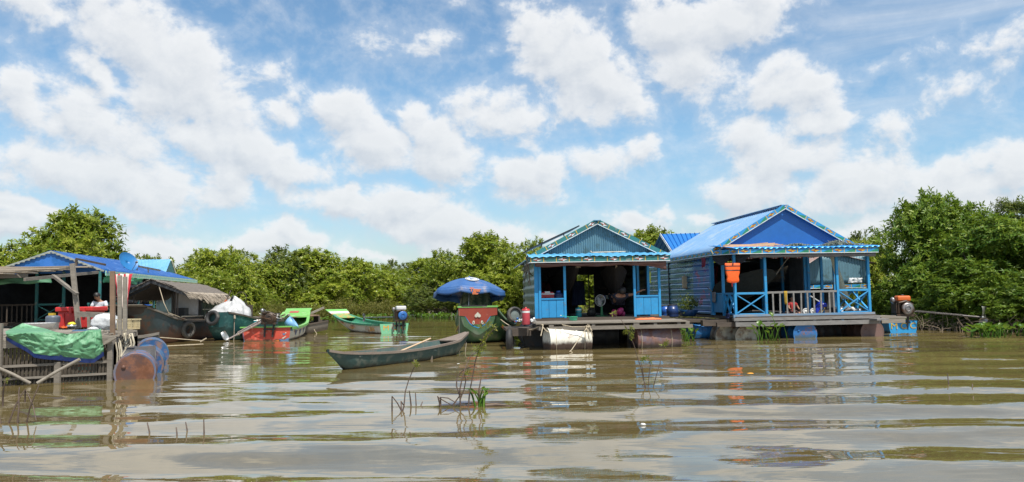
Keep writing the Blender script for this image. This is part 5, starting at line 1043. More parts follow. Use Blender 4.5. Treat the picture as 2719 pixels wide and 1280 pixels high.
for y in (1.2, 2.6): MB().box((0, y, .22), (.9, .16, .025)).build('thwart', GRB, t)
M_ = basis(t); engine('blue engine with white fuel tank on the transom of the small green and white boat', M_ @ Vector((.20, -.04, .36)), R(20), True, mat('engine_blue', (.03, .14, .42), rough=.4), None, 1.25, 10, tankm=WHPL)
mb = MB(); mb.tube([M_ @ Vector((.1, .1, .52)), M_ @ Vector((-.35, 1.6, .50))], .018, 8); prop(mb, M_ @ Vector((-.36, 1.66, .50)), (-.2, .9, 0), .13); tag(mb.build('raised_shaft', STEEL), 'grey shaft and propeller laid inboard over the small green and white boat', 'shaft')
MB().bar(M_ @ Vector((.12, -.12, .40)), M_ @ Vector((.10, -.14, .02)), .04, .04).bar(M_ @ Vector((.24, -.12, .40)), M_ @ Vector((.24, -.14, .05)), .03, .03).bar(M_ @ Vector((-.08, -.10, .34)), M_ @ Vector((-.08, -.12, .05)), .04, .06).build('engine_bracket', BLACK, t, world=True)
# ---- boat with beach umbrella
t = ub = thing('umbrella_boat', 'green boat seen bow on, red bow plate with an upside down white heart', 'boat', G(1270, 912), R(-4))
GRH = mat('olive_green_hull', (.045, .105, .045), (.07, .13, .06), rough=.5, scale=3, dirt=(.12, .15, .10), dirt_amt=.3, bump=.004)
stU = [(0, .46, .06, .83, .22), (.18, .50, .16, .76, .05), (.5, .58, .30, .62, -.02), (1.1, .68, .46, .46, -.06), (2.0, .72, .52, .38, -.08), (3.2, .70, .50, .36, -.08), (4.2, .62, .46, .38, -.06)]
hull(t, stU, GRH, mat('hull_inside_green', (.06, .12, .08), rough=.7), mat('pale_green_edge', (.22, .34, .22), (.14, .24, .16), rough=.6), n=34, rim_w=.05, bulge=.75, m_end=GRH)
mb = MB(); y_ = -.02
pl = [(-.47, .86), (.47, .86), (.47, .68), (.30, .655), (.20, .50), (.12, .43), (0, .385), (-.12, .43), (-.20, .50), (-.30, .655), (-.47, .68)]
mb.add([(x, y_+.05*(.86-z), z) for x, z in pl]+[(x, y_+.04+.05*(.86-z), z) for x, z in pl], [tuple(range(11)), tuple(range(21, 10, -1))]+[(i, (i+1) % 11, 11+(i+1) % 11, 11+i) for i in range(11)], 0)
bl = [(-.32, .66), (-.215, .49), (-.13, .415), (0, .365), (.13, .415), (.215, .49), (.32, .66), (.30, .655), (.20, .50), (.12, .43), (0, .385), (-.12, .43), (-.20, .50), (-.30, .655)]
for i in range(6): mb.add([(bl[i][0], y_-.004+.02, bl[i][1]), (bl[i+1][0], y_-.004+.02, bl[i+1][1]), (bl[12-i][0], y_-.004+.02, bl[12-i][1]), (bl[13-i][0], y_-.004+.02, bl[13-i][1])], [(0, 1, 2, 3)], 2)
heart = [(0, .755), (.03, .725), (.07, .685), (.075, .65), (.05, .625), (.02, .63), (0, .65), (-.02, .63), (-.05, .625), (-.075, .65), (-.07, .685), (-.03, .725)]
mb.add([(x, y_-.008, z) for x, z in heart]+[(0, y_-.008, .68)], [(i, (i+1) % 12, 12) for i in range(12)], 1)
for s_ in (-1, 1):
    ey = [(s_*.105+.030*math.cos(a_)-s_*.006*math.sin(a_), .505+.048*math.sin(a_)) for a_ in np.linspace(0, 6.28, 13)[:-1]]; mb.add([(x, y_-.004, z) for x, z in ey], [tuple(range(12))], 1)
    ey = [(s_*.105+.010*math.cos(a_), .50+.016*math.sin(a_)) for a_ in np.linspace(0, 6.28, 9)[:-1]]; mb.add([(x, y_-.010, z) for x, z in ey], [tuple(range(8))], 3)
mb.build('bow_plate', [mat('bow_red', (.32, .055, .03), (.26, .045, .03), rough=.55, scale=5, dirt=(.40, .14, .10), dirt_amt=.15), mat('bone_white', (.60, .58, .48), rough=.6), BLUE, BLACK], t, recalc=False)
mb = MB().box((0, .02, .885), (.98, .10, .04)); mb.box((-.08, -.01, .905), (.62, .05, .03), mi=1); mb.build('bow_rail', [LIME, BLACK], t)
for s_ in (-1, 1): mb = MB(); mb.add([(s_*.47, .30, .50), (s_*.64, .72, .27), (s_*.645, .72, .225), (s_*.46, .28, .45)], [(0, 1, 2, 3)], 0); mb.add([(s_*.475, .29, .535), (s_*.65, .72, .30), (s_*.645, .72, .28), (s_*.47, .29, .51)], [(0, 1, 2, 3)], 1); mb.build('hull_stripe', [mat('stripe_brown', (.22, .07, .03), rough=.6), YEL], t, recalc=False)
MB().box((-.55, 2.0, .60), (.34, .5, .26)).build('side_locker', DARK, t); MB().box((-.55, 1.9, .74), (.40, .6, .02)).build('locker_lid', GREYP, t)
mb = MB().tube([basis(t) @ Vector((-.45, -.02, .80)), basis(t) @ Vector((-.46, -.03, .1))], .006, 4); mb.build('stern_line', ROPED, t, world=True)
u_ = thing('beach_umbrella', 'faded blue beach umbrella with white round emblem and orange lettering standing in the green boat', 'umbrella', basis(t) @ Vector((-.36, 1.0, .3)), 0, rot=(R(-8), R(3), R(13)))
UMB = mat('umbrella_blue', (.035, .115, .32), (.07, .16, .36), rough=.55, scale=3, dirt=(.22, .22, .30), dirt_amt=.15, trans=.12)
MB().tube([(0, 0, -.2), (0, 0, 1.30)], .017, 10).build('pole', CHROM, u_); MB().ell((0, 0, 1.345), (.02, .02, .035), 8, 6).build('finial', BLPL, u_)
def um(u, v):
    a_ = (u*8+.5)*math.pi/4; k = (u*8) % 1; q = math.cos(math.pi/8)/math.cos((k-.5)*math.pi/4); rr = .93*v*(q+(1-q)*(1-v)*.0); sagz = .025*math.sin(math.pi*k)*v
    return Vector((math.cos(a_)*rr, math.sin(a_)*rr, 1.32-.34*v**1.9-.02*v-sagz*.6))
MBc = MB().grid(um, 64, 14, 0)
def sk(u, v):
    p_ = um(u, 1); a_ = (u*8+.5)*math.pi/4; k = (u*8) % 1; return p_+Vector((math.cos(a_)*(.02*v-.03*v*math.sin(math.pi*k*3)*.4), math.sin(a_)*(.02*v), -v*(.13+.035*math.sin(math.pi*k))))
MBc.grid(sk, 64, 3, 0); cn = MBc.build('canopy', UMB, u_, solid=.004)
def on_can(az, v, off=.008):
    u = ((az/(math.pi/4)-.5)/8) % 1; return um(u, v)+Vector((0, 0, off))
mb = MB(); az = R(-90); c = on_can(az, .50); ex = (on_can(az+.2, .50)-on_can(az-.2, .50)).normalized(); ey = (on_can(az, .2)-on_can(az, .8)).normalized(); Mc = frame(c+ex.cross(ey)*.012, ex, ey)
ring_ = lambda r0, r1, z, mi: mb.add([Mc @ Vector((r0*math.cos(a_), r0*math.sin(a_), z)) for a_ in np.linspace(0, 2*math.pi, 25)[:-1]]+[Mc @ Vector((r1*math.cos(a_), r1*math.sin(a_), z)) for a_ in np.linspace(0, 2*math.pi, 25)[:-1]], [(i, (i+1) % 24, 24+(i+1) % 24, 24+i) for i in range(24)], mi)
ring_(.001, .18, .0, 0); ring_(.145, .158, .006, 1)
for i in range(9):
    r_ = random.Random(i+5); x, y = r_.uniform(-.08, .08), r_.uniform(-.08, .08); mb.add([Mc @ Vector((x+r_.uniform(-.05, .05), y+r_.uniform(-.05, .05), .006)) for _ in range(3)], [(0, 1, 2)], 1)
mb.build('emblem', [WHPL, mat('emblem_blue', (.12, .22, .42), rough=.6)], cn, recalc=False)
mb = MB(); k_ = 5; uu = (k_+.5)/8; p0 = sk(uu-.045, .42); p1 = sk(uu+.045, .42); nrm_ = Vector((math.cos((uu*8+.5)*math.pi/4), math.sin((uu*8+.5)*math.pi/4), 0))
text_mb(mb, 'Tiger', frame(sk(uu, .40)+nrm_*.03, p1-p0, (0, 0, 1)), .13, 0, bold=.006); text_mb(mb, 'Beer', frame(sk(uu, .95)+nrm_*.035, p1-p0, (0, 0, 1)), .08, 0, bold=.003)
mb.build('lettering', mat('orange_print', (.60, .16, .05), rough=.6), cn, recalc=False)
for k in range(8):
    a_ = (k+.5)*math.pi/4; MB().tube([(0, 0, 1.28)]+[um((k)/8+.0001, v)-Vector((0, 0, .012)) for v in (.3, .6, .85, 1)], .006, 5).tube([(0, 0, 1.05), um(k/8+.0001, .5)-Vector((0, 0, .015))], .005, 5).build('rib', STEEL, u_)
m_ = mat('patterned_cloth', (.30, .34, .20), (.10, .16, .10), rough=.8, scale=7, thr=(.46, .54), trans=.2)
mb = MB(); bt = basis(ub); a1, b1_, c1, d1 = D(1232, 768, 20.9), D(1298, 772, 20.9), D(1309, 818, 20.7), D(1225, 818, 20.7); cloth(mb, a1, b1_, c1, d1, .03, 26, 14, 4)
cloth(mb, a1, a1+Vector((-.06, .5, 0)), d1+Vector((-.12, .6, 0)), d1, .02, 10, 10, 2); tag(mb.build('curtain', m_, solid=.004), 'pale green patterned curtain hung under the beach umbrella behind the red bow plate', 'curtain')
# ---- dark teal boat with white tarpaulin
t = thing('moored_boat', 'dark teal boat with a tyre on its round bow, left of the red transom boat', 'boat', G(578, 906), R(-8))
TEH = mat('dark_teal_hull', (.012, .075, .075), (.02, .05, .05), rough=.55, scale=3, dirt=(.06, .16, .15), dirt_amt=.25, bump=.004)
stG = [(0, .30, .18, .82, .40), (.15, .42, .24, .78, .18), (.5, .52, .32, .72, -.02), (1.2, .62, .44, .60, -.05), (2.4, .66, .50, .50, -.06), (3.6, .60, .46, .50, -.04)]
hull(t, stG, TEH, WOODD, WOODD, n=30, bulge=.7, rim_w=.05)
mb = MB(); ring(mb, (-.10, -.12, .66), .17, .055, (-.15, -1, .25)); mb.build('bow_tyre', BLACK, t)
mb = MB().tube([(.38, .2, .78), (.42, .15, .5), (.43, .12, .1), (.43, .1, -.05)], .012, 5); mb.tube([(.38, .2, .8), (.45, .12, .62)], .03, 5); mb.build('bow_line', ROPED, t)
mb = MB(); c = basis(t) @ Vector((-.10, .75, .62)); 
def tarp(u, v):
    a_ = u*2*math.pi; h_ = (1-v)**.75; rr = (.18+.30*v**.7); f_ = .045*math.sin(a_*9+3*v+2*math.sin(a_*2))*v+.06*mnoise.noise(Vector((math.cos(a_)*2, math.sin(a_)*2, v*3)))
    return c+Vector((math.cos(a_)*(rr*1.30+f_)*(.25+.75*min(1, v*2.2))+.12*(1-v), math.sin(a_)*(rr*.9+f_)*(.25+.75*min(1, v*2.2)), .02+.56*h_+.10*math.sin(a_*1+.6)*(1-v)+.05*mnoise.noise(Vector((math.cos(a_)*3, math.sin(a_)*3, v*5+4)))))
mb.grid(tarp, 72, 16); TAR = mat('white_tarp', (.46, .46, .46), (.34, .34, .33), rough=.35, scale=3, bump=.03, bscale=5)
tag(mb.build('white_tarpaulin', TAR), 'crumpled white plastic tarpaulin wrapped round a load on the dark teal boat', 'tarpaulin')
# ---- wooden raft boat of planks behind the red boat
t = thing('plank_boat', 'low old wooden boat loaded with planks, moored right behind the red transom boat', 'boat', D(672, 880, 26.5)*Vector((1, 1, 0)) if False else Vector((D(690, 880, 26.5).x, 26.5, 0)), R(-62))
hull(t, [(-.6, .30, .2, .42, .1), (0, .42, .3, .34, -.05), (1.2, .48, .36, .30, -.05), (2.2, .38, .25, .42, .1)], WOOD, WOODD, WOODD, n=16, name='hull')
MB().bar((-.1, .2, .52), (-.1, 1.9, .60), .9, .03, mi=0).build('plank_roof', WOODB, t); MB().bar((-.5, 1.2, .4), (-.6, 2.3, .85), .10, .06).build('prow_beam', WOODX, t)
for y in (.1, 1.0, 1.9): MB().box((0, y, .42), (.7, .06, .3)).build('frame', WOODD, t)
q = D(731, 842, 25.3); tag(MB().box(q, (.26, .2, .24)).build('black_box', mat('box_black', (.04, .045, .06), rough=.4), bevel=.02), 'small black box standing on the plank boat behind the engine', 'box')
tag(MB().box(D(664, 828, 24.5), (.16, .03, .42)).tube([D(655, 802, 24.5), D(656, 850, 24.5)], .015, 5).build('upright_board', WOODD), 'dark upright board on a stake left of the plank boat', 'board')
for i, (x, y, x2, y2, lb) in enumerate(((646, 846, 700, 840, 'thin grey pole lying level above the planks'), (650, 858, 668, 843, 'short grey plank end leaning behind the white tarpaulin'), (768, 836, 752, 850, 'grey timber sloping up at the right end of the plank boat'))):
    tag(MB().bar(D(x, y, 25.2), D(x2, y2, 25.6), .07, .06).build('timber', [WOOD, WOODX, WOODX][i]), lb, 'timber')
tag(MB().lathe([(.001, 0), (.12, .01), (.16, .12), (.15, .13)], 16, Matrix.Translation(D(672, 862, 23.6))).build('basin', mat('teal_basin', (.03, .22, .30), rough=.5), solid=.005), 'teal basin between the dark teal boat and the red transom boat', 'basin')
# ---- thatched boat
t = thing('thatched_boat', 'wide dark wooden boat with a thatched gable roof, moored beside the left house', 'boat', (-9.95, 20.9, 0), R(1))
HUT = mat('hull_slate', (.045, .07, .075), (.07, .075, .07), rough=.6, scale=2, dirt=(.14, .06, .035), dirt_amt=.4, dirt_scale=2.2, bump=.006, fine=.25)
stT = [(-.35, .42, .30, 1.02, .82), (.0, .46, .30, .95, .50), (.5, .52, .34, .84, .10), (1.1, .58, .40, .70, -.05), (2.2, .66, .48, .58, -.08), (3.6, .68, .5, .56, -.08), (5.6, .6, .46, .62, -.04)]
hull(t, stT, HUT, WOODD, WOOD, n=34, bulge=.5, rim_w=.07, m_end=WOODD); waterline_rust('hull_slate', .05, .50, (.13, .055, .03))
deckplate(t, [(-.75, .52, 1.08), (-.3, .50, 1.03), (.15, .50, .94)], WOOD, 'bow_deck'); MB().bar((.38, .05, .93), (.62, .9, .76), .03, .04).build('rubbing_strip', WOODX, t)
MB().box((.38, -.10, 1.06), (.16, .12, .03)).build('blue_cap', BLPL, t)
THA = mat('thatch', (.20, .17, .145), (.085, .072, .062), rough=.95, scale=9, stretch=(1, 6, 1), bump=.03, bscale=30, fine=.35); THAD = mat('thatch_under', (.09, .07, .05), rough=.95)
def th(x0, z0, x1, z1, y0=.9, y1=4.4):
    return lambda u, v: Vector((x0+(x1-x0)*v, y0+(y1-y0)*u+.10*mnoise.noise(Vector((v*8, u, 3)))*(u < .02), z0+(z1-z0)*v+.05*math.sin(math.pi*v)-.10*math.sin(math.pi*u)*(.3+.7*v)*.4+.025*mnoise.noise(Vector((v*6, u*14, 0)))-.06*u))
mb = MB(); mb.grid(th(0, 1.76, .98, 1.37), 60, 14, 0); mb.grid(th(0, 1.76, -1.0, 1.26), 60, 14, 0)
r_ = random.Random(3)
for i in range(620):   # shaggy eave ends and verge
    if i > 300: continue
    y = .88+3.55*r_.random(); l = r_.uniform(.06, .30)*(1.3 if y > 2 else .8); x, z = .94, 1.385-.06*(y-.9)/5; mb.bar((x-.05, y, z+.02), (x+.06+l*.45, y+r_.uniform(-.08, .05), z-l*.9), .026, .006, mi=1, w2=.008)
for i in range(150): y = .88+3.5*r_.random(); l = r_.uniform(.05, .13); mb.bar((-.97, y, 1.28), (-1.0-l*.6, y, 1.25-l), .014, .005)
for i in range(160): v_ = r_.random(); s_ = r_.choice((-1, 1)); x = s_*v_*.98; z = 1.76-(.39 if s_ > 0 else .5)*v_+.03; mb.bar((x, .92, z), (x+r_.uniform(-.02, .04), .92-r_.uniform(.03, .09), z-.02), .014, .005)
mb.build('thatch_roof', [THA, mat('thatch_fringe', (.40, .34, .27), (.24, .20, .16), rough=.95, scale=12)], t, recalc=False)
mb = MB(); mb.bar((0, .93, 1.70), (.96, .93, 1.33), .05, .07); mb.bar((0, .93, 1.70), (-.98, .93, 1.22), .05, .07); mb.bar((-.1, 1.1, 1.58), (-.9, 1.1, 1.22), .04, .05); mb.bar((.95, 1., 1.3), (.95, 4.3, 1.27), .04, .05); mb.build('roof_frame', DARK, t)
for x, y, z1 in ((.56, 1.2, 1.45), (.60, 1.25, 1.45), (-.6, 1.2, 1.4), (.6, 3.2, 1.4), (.55, 4.2, 1.3), (-.6, 4.2, 1.3)): MB().tube([(x, y, .6), (x, y, z1)], .02, 6).build('roof_post', WOODD, t)
BT = mat('black_tarp', (.028, .032, .038), (.05, .055, .06), rough=.42, scale=2, bump=.01)
mb = MB(); cloth(mb, (.80, 2.5, 1.40), (.78, 4.35, 1.34), (.74, 4.3, .64), (.72, 2.7, .66), .02, 30, 10, 5); mb.build('side_tarp', BT, t, solid=.005)
mb = MB().bar((.84, 2.5, 1.12), (.82, 4.35, 1.08), .015, .03); mb.bar((.80, 2.6, .90), (.78, 4.35, .87), .015, .03); mb.build('tarp_batten', mat('lath', (.55, .46, .33), rough=.7), t)
mb = MB(); corr(mb, (-.7, 4.0, .6), (.55, 4.0, .6), (.55, 4.0, 1.45), (-.7, 4.0, 1.45), 3, .01); mb.build('end_panel', mat('grey_panel', (.42, .40, .38), (.30, .28, .27), rough=.8, scale=4), t)
cloth(MB(), (.25, 2.0, 1.42), (.72, 2.5, 1.38), (.70, 2.5, .72), (.28, 2.0, .78), .01, 10, 10, 2).build('pale_panel', mat('pale_panel', (.42, .40, .38), (.32, .30, .28), rough=.8, scale=3), t, solid=.005)
MB().box((.45, 1.9, .85), (.3, .3, .22)).build('locker', BLACK, t, bevel=.01); MB().box((.3, 1.5, .66), (.8, .1, .04)).build('thwart', mat('dim_red_wood', (.22, .04, .03), rough=.8), t)
mb = MB(); M = axis_frame((.70, 1.75, .34), (1.7, 1.25, .34)); mb.lathe([(.13, -.06), (.21, -.065), (.235, -.03), (.24, 0), (.235, .03), (.21, .065), (.13, .06), (.15, .03), (.15, -.03), (.13, -.06)], 30, M); mb.build('fender_tyre', mat('dusty_rubber', (.06, .055, .05), (.13, .12, .10), rough=.8, scale=4), t)
MB().tube([(.2, .95, 1.58), (.45, .7, 1.1), (.62, .6, .84), (.72, 1.6, .62)], .010, 5).build('rope', ROPE, t); MB().tube([(.66, 1.4, .72), (.72, 3.0, .70)], .02, 6).build('pole', mat('pale_pole', (.6, .5, .38)), t)
mb = MB().tube([D(613, 772, 24.8), D(600, 800, 24.6), D(594, 845, 24.5)], .018, 5); ring(mb, D(640, 790, 25), .17, .010, (0, 1, 0)); mb.build('rear_pole_and_hoop', WOODD, t, world=True)
MB().box(D(600, 802, 24.3), (.10, .01, .12), (0, .6, 0)).build('orange_flag', mat('orange_flag', (.7, .15, .05), rough=.7), t, world=True)
# ---- small grey skiff and teal punt end beside the raft
t = thing('skiff', 'small weathered grey skiff end poking out behind the corner of the bamboo raft', 'boat', D(423, 866, 16.2)*Vector((1, 1, 0)), R(112))
hull(t, [(0, .16, .08, .50, .28), (.4, .24, .15, .44, .12), (1.2, .32, .2, .42, .0), (2.2, .32, .2, .42, .0)], WOOD, WOODX, WOOD, n=14, rim_w=.04)
t = thing('punt', 'flat teal and orange punt end low over the water under the grey skiff', 'boat', D(424, 888, 15.9)*Vector((1, 1, 0)), R(108))
hull(t, [(0, .20, .18, .30, .24), (.3, .24, .2, .22, .06), (1.4, .28, .22, .20, -.02)], mat('punt_orange', (.30, .08, .04), rough=.7), TEAL, TEAL, n=10)
# ---- boat with orange engine on the right
t = thing('small_boat', 'bright blue boat stern with yellow lettering behind the side deck of the right house', 'boat', G(2404, 884)+Vector((0, .1, 0)), R(12))
hull(t, [(0, .42, .36, .30, -.04), (1., .44, .36, .28, -.05), (2.4, .42, .32, .30, -.05), (3.4, .2, .1, .40, .1)], mat('boat_blue', (.02, .20, .45), (.03, .17, .38), rough=.5, scale=4), BLUE, BLUEL, n=16, m_end=BLUE, rim_w=.06)
mb = MB(); Mf = frame((0, -.012, .17), (1, 0, 0), (0, 0, 1))
for i, ch in enumerate('MCC'): text_mb(mb, ch, Mf @ Matrix.Translation((-.27+i*.28, 0, 0)) @ Matrix.Diagonal((1.1, .85, 1, 1)), .26, 0)
mb.build('lettering', YEL, t, recalc=False)
e_ = D(2612, 843, 20.3); engine('rusty engine with orange fuel tank and very long shaft standing on the bright blue boat', basis(t) @ Vector((.02, .02, .40)), R(0), True, STEEL, e_, 1.35, 9, tankm=mat('orange_tank', (.65, .14, .02), (.5, .1, .02), rough=.4), sh=.42)
# ================================================================ LEFT RAFT AND HOUSE
lh = thing('floating_house', 'dark left floating house under a blue gable roof with scalloped pale teal eave board', 'house', (-10.95, 21.0, 0), R(8.6))
B3 = basis(lh)
def L3(x, y, z): return B3 @ Vector((x, y, z))
MB().box((-2.4, 5, .62), (5.0, 10, .08)).build('floor', WOODD, lh)
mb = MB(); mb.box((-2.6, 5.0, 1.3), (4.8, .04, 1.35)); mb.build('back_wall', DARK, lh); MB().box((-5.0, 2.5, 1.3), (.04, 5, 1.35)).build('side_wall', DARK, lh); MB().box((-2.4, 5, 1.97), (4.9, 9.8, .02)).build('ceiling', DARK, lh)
mb = MB(); corr(mb, (.0, 5.0, .65), (.0, 10, .65), (.0, 10, 1.85), (.0, 5.0, 1.85), 8, .02); mb.build('side_wall', mat('teal_metal', (.08, .13, .13), rough=.6), lh, solid=.006)
for x, y in ((0, 0), (-1.55, 0), (-2.6, .0), (-3.4, 0), (-.9, 0.02), (0, 1.8), (0, 3.2), (0, 4.8)): MB().box((x, y, 1.3), (.06, .06, 1.35)).build('post', TEAL, lh)
xrail(lh, (-1.52, 0, 0), (-.93, 0, 0), .72, 1.12, TEAL); xrail(lh, (-.3, .0, 0), (0, .0, 0), .72, 1.12, TEAL); xrail(lh, (0, .1, 0), (0, 1.7, 0), .72, 1.12, TEAL)
mb = MB(); mb.bar((-2.58, 0, 1.12), (-1.58, 0, 1.12), .04, .04)
for i in range(8): mb.bar((-2.5+i*.12, 0, .68), (-2.5+i*.12, 0, 1.12), .03, .02, up=(0, 1, 0))
mb.build('railing', WOODD, lh)
mb = MB(); mb.box((-3.0, -.02, .92), (.75, .02, .44)); y_ = -.036; cx, cz, = -3.05, .90
for k in range(8):
    a_ = k*math.pi/4; mb.add([(cx, y_, cz), (cx+.16*math.cos(a_), y_, cz+.16*math.sin(a_)), (cx+.06*math.cos(a_+.39), y_, cz+.06*math.sin(a_+.39))], [(0, 1, 2)], 1)
for k in range(24): a_ = k*math.pi/12; a2_ = a_+math.pi/12; mb.add([(cx+q*math.cos(w_), y_, cz+q*math.sin(w_)) for q, w_ in ((.19, a_), (.21, a_), (.21, a2_), (.19, a2_))], [(0, 1, 2, 3)], 2)
mb.box((-3.22, -.036, .70), (.2, .004, .06), mi=1); mb.build('star_panel', [TEAL, WHI, mat('dim_orange', (.28, .09, .03), rough=.7)], lh, recalc=False)
RB3 = mat('roof_royal_blue', (.014, .095, .34), (.02, .12, .38), rough=.42, metal=.3, scale=2, dirt=(.12, .25, .55), dirt_amt=.25)
mb = MB(); rx = -1.22; corr(mb, (.10, .0, 1.98), (.10, 6.2, 1.98), (rx, 6.2, 2.53), (rx, 0, 2.53), 44, .015); corr(mb, (rx, .0, 2.53), (rx, 6.2, 2.53), (-2.70, 6.2, 1.98), (-2.70, 0, 1.98), 44, .015)
corr(mb, (.10, 6.2, 1.98), (.10, 9.9, 1.98), (rx, 9.9, 2.4), (rx, 6.2, 2.4), 26, .015); mb.build('roof', RB3, lh, solid=.005)
MB().add([(-2.75, .03, 2.0), (.0, .03, 2.0), (rx, .03, 2.50)], [(0, 1, 2)]).box((rx, .06, 1.98), (2.8, .05, .1)).build('gable_wall', GAB2, lh)
SCAL = mat('scallop_pale', (.72, .70, .52), rough=.7); TEALP = mat('pale_teal', (.30, .62, .52), (.24, .52, .44), rough=.6, scale=6)
def scallop(mb, a, b, h, nrm):
    a = Vector(a); b = Vector(b); x = (b-a).normalized(); L = (b-a).length; n = int(L/.17); s_ = L/n; nrm = Vector(nrm).normalized(); u = Vector((0, 0, 1)); mb.bar(a+u*h/2, b+u*h/2, .018, h, mi=0)
    for i in range(n):
        for k, (z0, z1) in enumerate(((0, .38), (.62, 1))): p_ = a+x*(s_*(i+.5*k))+nrm*.013; mb.add([p_+u*h*z0, p_+x*s_*.55+u*h*z0, p_+x*s_*.42+u*h*z1, p_+x*s_*.13+u*h*z1], [(0, 1, 2, 3)], 1)
mb = MB(); scallop(mb, (.15, 9.9, 1.86), (.15, -.05, 1.86), .13, (1, 0, 0)); mb.build('eave_trim', [TEALP, SCAL], lh, recalc=False)
mb = MB()
for s_, e in ((-1, -2.70), (1, .1)):
    for i in range(12): a_ = Vector((rx+(e-rx)*i/12, -.01, 2.515-.53*i/12)); b_ = Vector((rx+(e-rx)*(i+1)/12, -.01, 2.515-.53*(i+1)/12)); mb.bar(a_, b_, .02, .04, mi=0); c_ = (a_+b_)/2-Vector((0, .004, .025)); mb.ell(c_, (.05, .008, .02), 8, 5, mi=0)
mb.build('gable_trim', mat('grey_scallop', (.30, .33, .30), rough=.8), lh)
mb = MB(); corr(mb, D(372, 729, 30.5), D(438, 729, 29.6), D(454, 689, 31.5), D(360, 690, 32.2), 9, .03, seam=True); mb.build('cross_roof', mat('pale_blue_roof', (.16, .42, .70), (.22, .48, .72), rough=.4, metal=.2, scale=2), lh, world=True, solid=.01)
mb = MB(); a, b, c = D(440, 729, 29.7), D(454, 690, 31.4), D(468, 733, 32.5); mb.add([a, b, c], [(0, 1, 2)], 0); mb.bar(b, c, .05, .08, mi=1); mb.build('cross_gable', [TEAL, SCAL], lh, world=True)
# awning of grey planks in front of the left house
mb = MB(); r_ = random.Random(2)
for i in range(16):
    u = i/15
    for seg in range(3):
        x0 = -5.9+seg*1.9+r_.uniform(-.15, .15)+.0; x1 = x0+1.9+r_.uniform(-.1, .2); x1 = min(x1, -.05-.35*(1-u)+r_.uniform(-.1, .1))
        z_ = 1.755+.34*u+r_.uniform(-.012, .018); y_ = -4.4+4.3*u; mb.bar((x0, y_, z_), (x1, y_+r_.uniform(-.05, .05), z_+r_.uniform(-.02, .03)), .30, .02, mi=seg % 2)
mb.build('plank_awning', [mat('silver_plank', (.34, .29, .23), (.19, .15, .12), rough=.9, scale=5, stretch=(.4, 3, 3), fine=.3), mat('brown_plank', (.30, .23, .17), (.20, .16, .13), rough=.9, scale=5, stretch=(.4, 3, 3), fine=.3)], lh)
mb = MB().bar((-6, -4.4, 1.665), (-1.6, -4.4, 1.685), .06, .09); mb.bar((-1.6, -4.4, 1.685), (-.3, -3.5, 1.76), .05, .08); mb.bar((-.15, -4, 1.66), (-.05, 0, 1.95), .05, .07); mb.build('awning_beam', WOOD, lh)
mb = MB(); cloth(mb, (-1.3, -3.2, 1.68), (-.2, -2.6, 1.78), (-.15, -2.6, 1.62), (-1.2, -3.2, 1.58), .03, 20, 4, 2); mb.build('green_lining', mat('dull_green_tarp', (.08, .22, .12), (.05, .15, .09), rough=.6), lh, solid=.004)
mb = MB(); cloth(mb, (.10, .2, 1.86), (.10, 3.4, 1.86), (.02, 3.4, 1.70), (.02, .2, 1.66), .06, 30, 6, 2.2); mb.build('green_lining', mat('mint_tarp', (.10, .50, .27), (.08, .4, .22), rough=.5), lh, solid=.004)
mb = MB(); cloth(mb, (.0, 2.2, 1.80), (.0, 3.6, 1.80), (-.02, 3.5, 1.05), (-.02, 2.3, 1.15), .04, 14, 10, 2); mb.build('grey_curtain', mat('grey_tarp', (.20, .21, .23), (.14, .15, .17), rough=.6, scale=3), lh, solid=.004)
mb = MB(); a, b = D(202, 687, 20.3), D(280, 703, 20.0); mb.bar(a, b, .04, .05); mb.bar(D(203, 687, 20.3), D(202, 706, 20.3), .05, .05); mb.build('roof_pole', WOODD, lh, world=True)
mb = MB().bar(D(362, 706, 22.6), D(425, 718, 24), .03, .05); mb.bar(D(364, 707, 22.7), D(364, 718, 22.7), .03, .03); mb.bar(D(393, 712, 23.4), D(394, 724, 23.4), .03, .03); mb.build('roof_rail', STEEL, lh, world=True)
q = D(338, 697, 21.6); dsh = thing('satellite_dish', 'blue satellite dish on the edge of the left blue roof', 'dish', q, 0, rot=(R(62), R(0), R(66)))
MB().lathe([(.001, 0), (.10, .006), (.20, .03), (.28, .065), (.285, .07)], 28).build('reflector', mat('dish_blue', (.015, .16, .40), (.02, .13, .34), rough=.45, scale=3), dsh, solid=.008)
MB().tube([(0, -.28, .06), (0, -.18, .3)], .008, 5).tube([(0, 0, 0), (0, -.06, -.16)], .02, 6).build('arm', STEEL, dsh); MB().ell((0, -.17, .31), (.03, .03, .05), 8, 6).build('receiver', STEEL, dsh)
# front poles
def pole(px, y0, y1, Y, w_, lb, m_=WOODX, px1=None):
    t_ = MB().bar(D(px1 or px, y1, Y), D(px, y0, Y), w_, w_*.7, up=(0, 1, 0)); tag(t_.build('wooden_post', m_, bevel=.004), lb, 'post', 'weathered posts standing on the bamboo raft'); 
pole(192, 700, 872, 15.4, .085, 'leaning grey post crossing in front of the red ice chest', px1=209); pole(299, 720, 893, 11.75, .065, 'brown topped upright post, left one of three by the striped cloth', WOODB)
pole(318, 731, 890, 12.1, .055, 'middle upright post of the three by the striped cloth'); pole(332, 735, 884, 12.8, .06, 'right hand upright post of the three by the striped cloth'); 
tag(MB().bar(D(141, 732, 15.8), D(205, 781, 15.3), .06, .05).build('brace', WOOD), 'diagonal grey brace running up from the leaning post to the awning', 'brace'); tag(MB().bar(D(204, 834, 15.3), D(304, 838, 14.8), .05, .10, up=(0, 0, 1)).bar(D(236, 840, 15.1), D(237, 872, 15.1), .05, .05).build('raft_rail', WOODX), 'level grey rail in front of the red ice chest', 'rail')
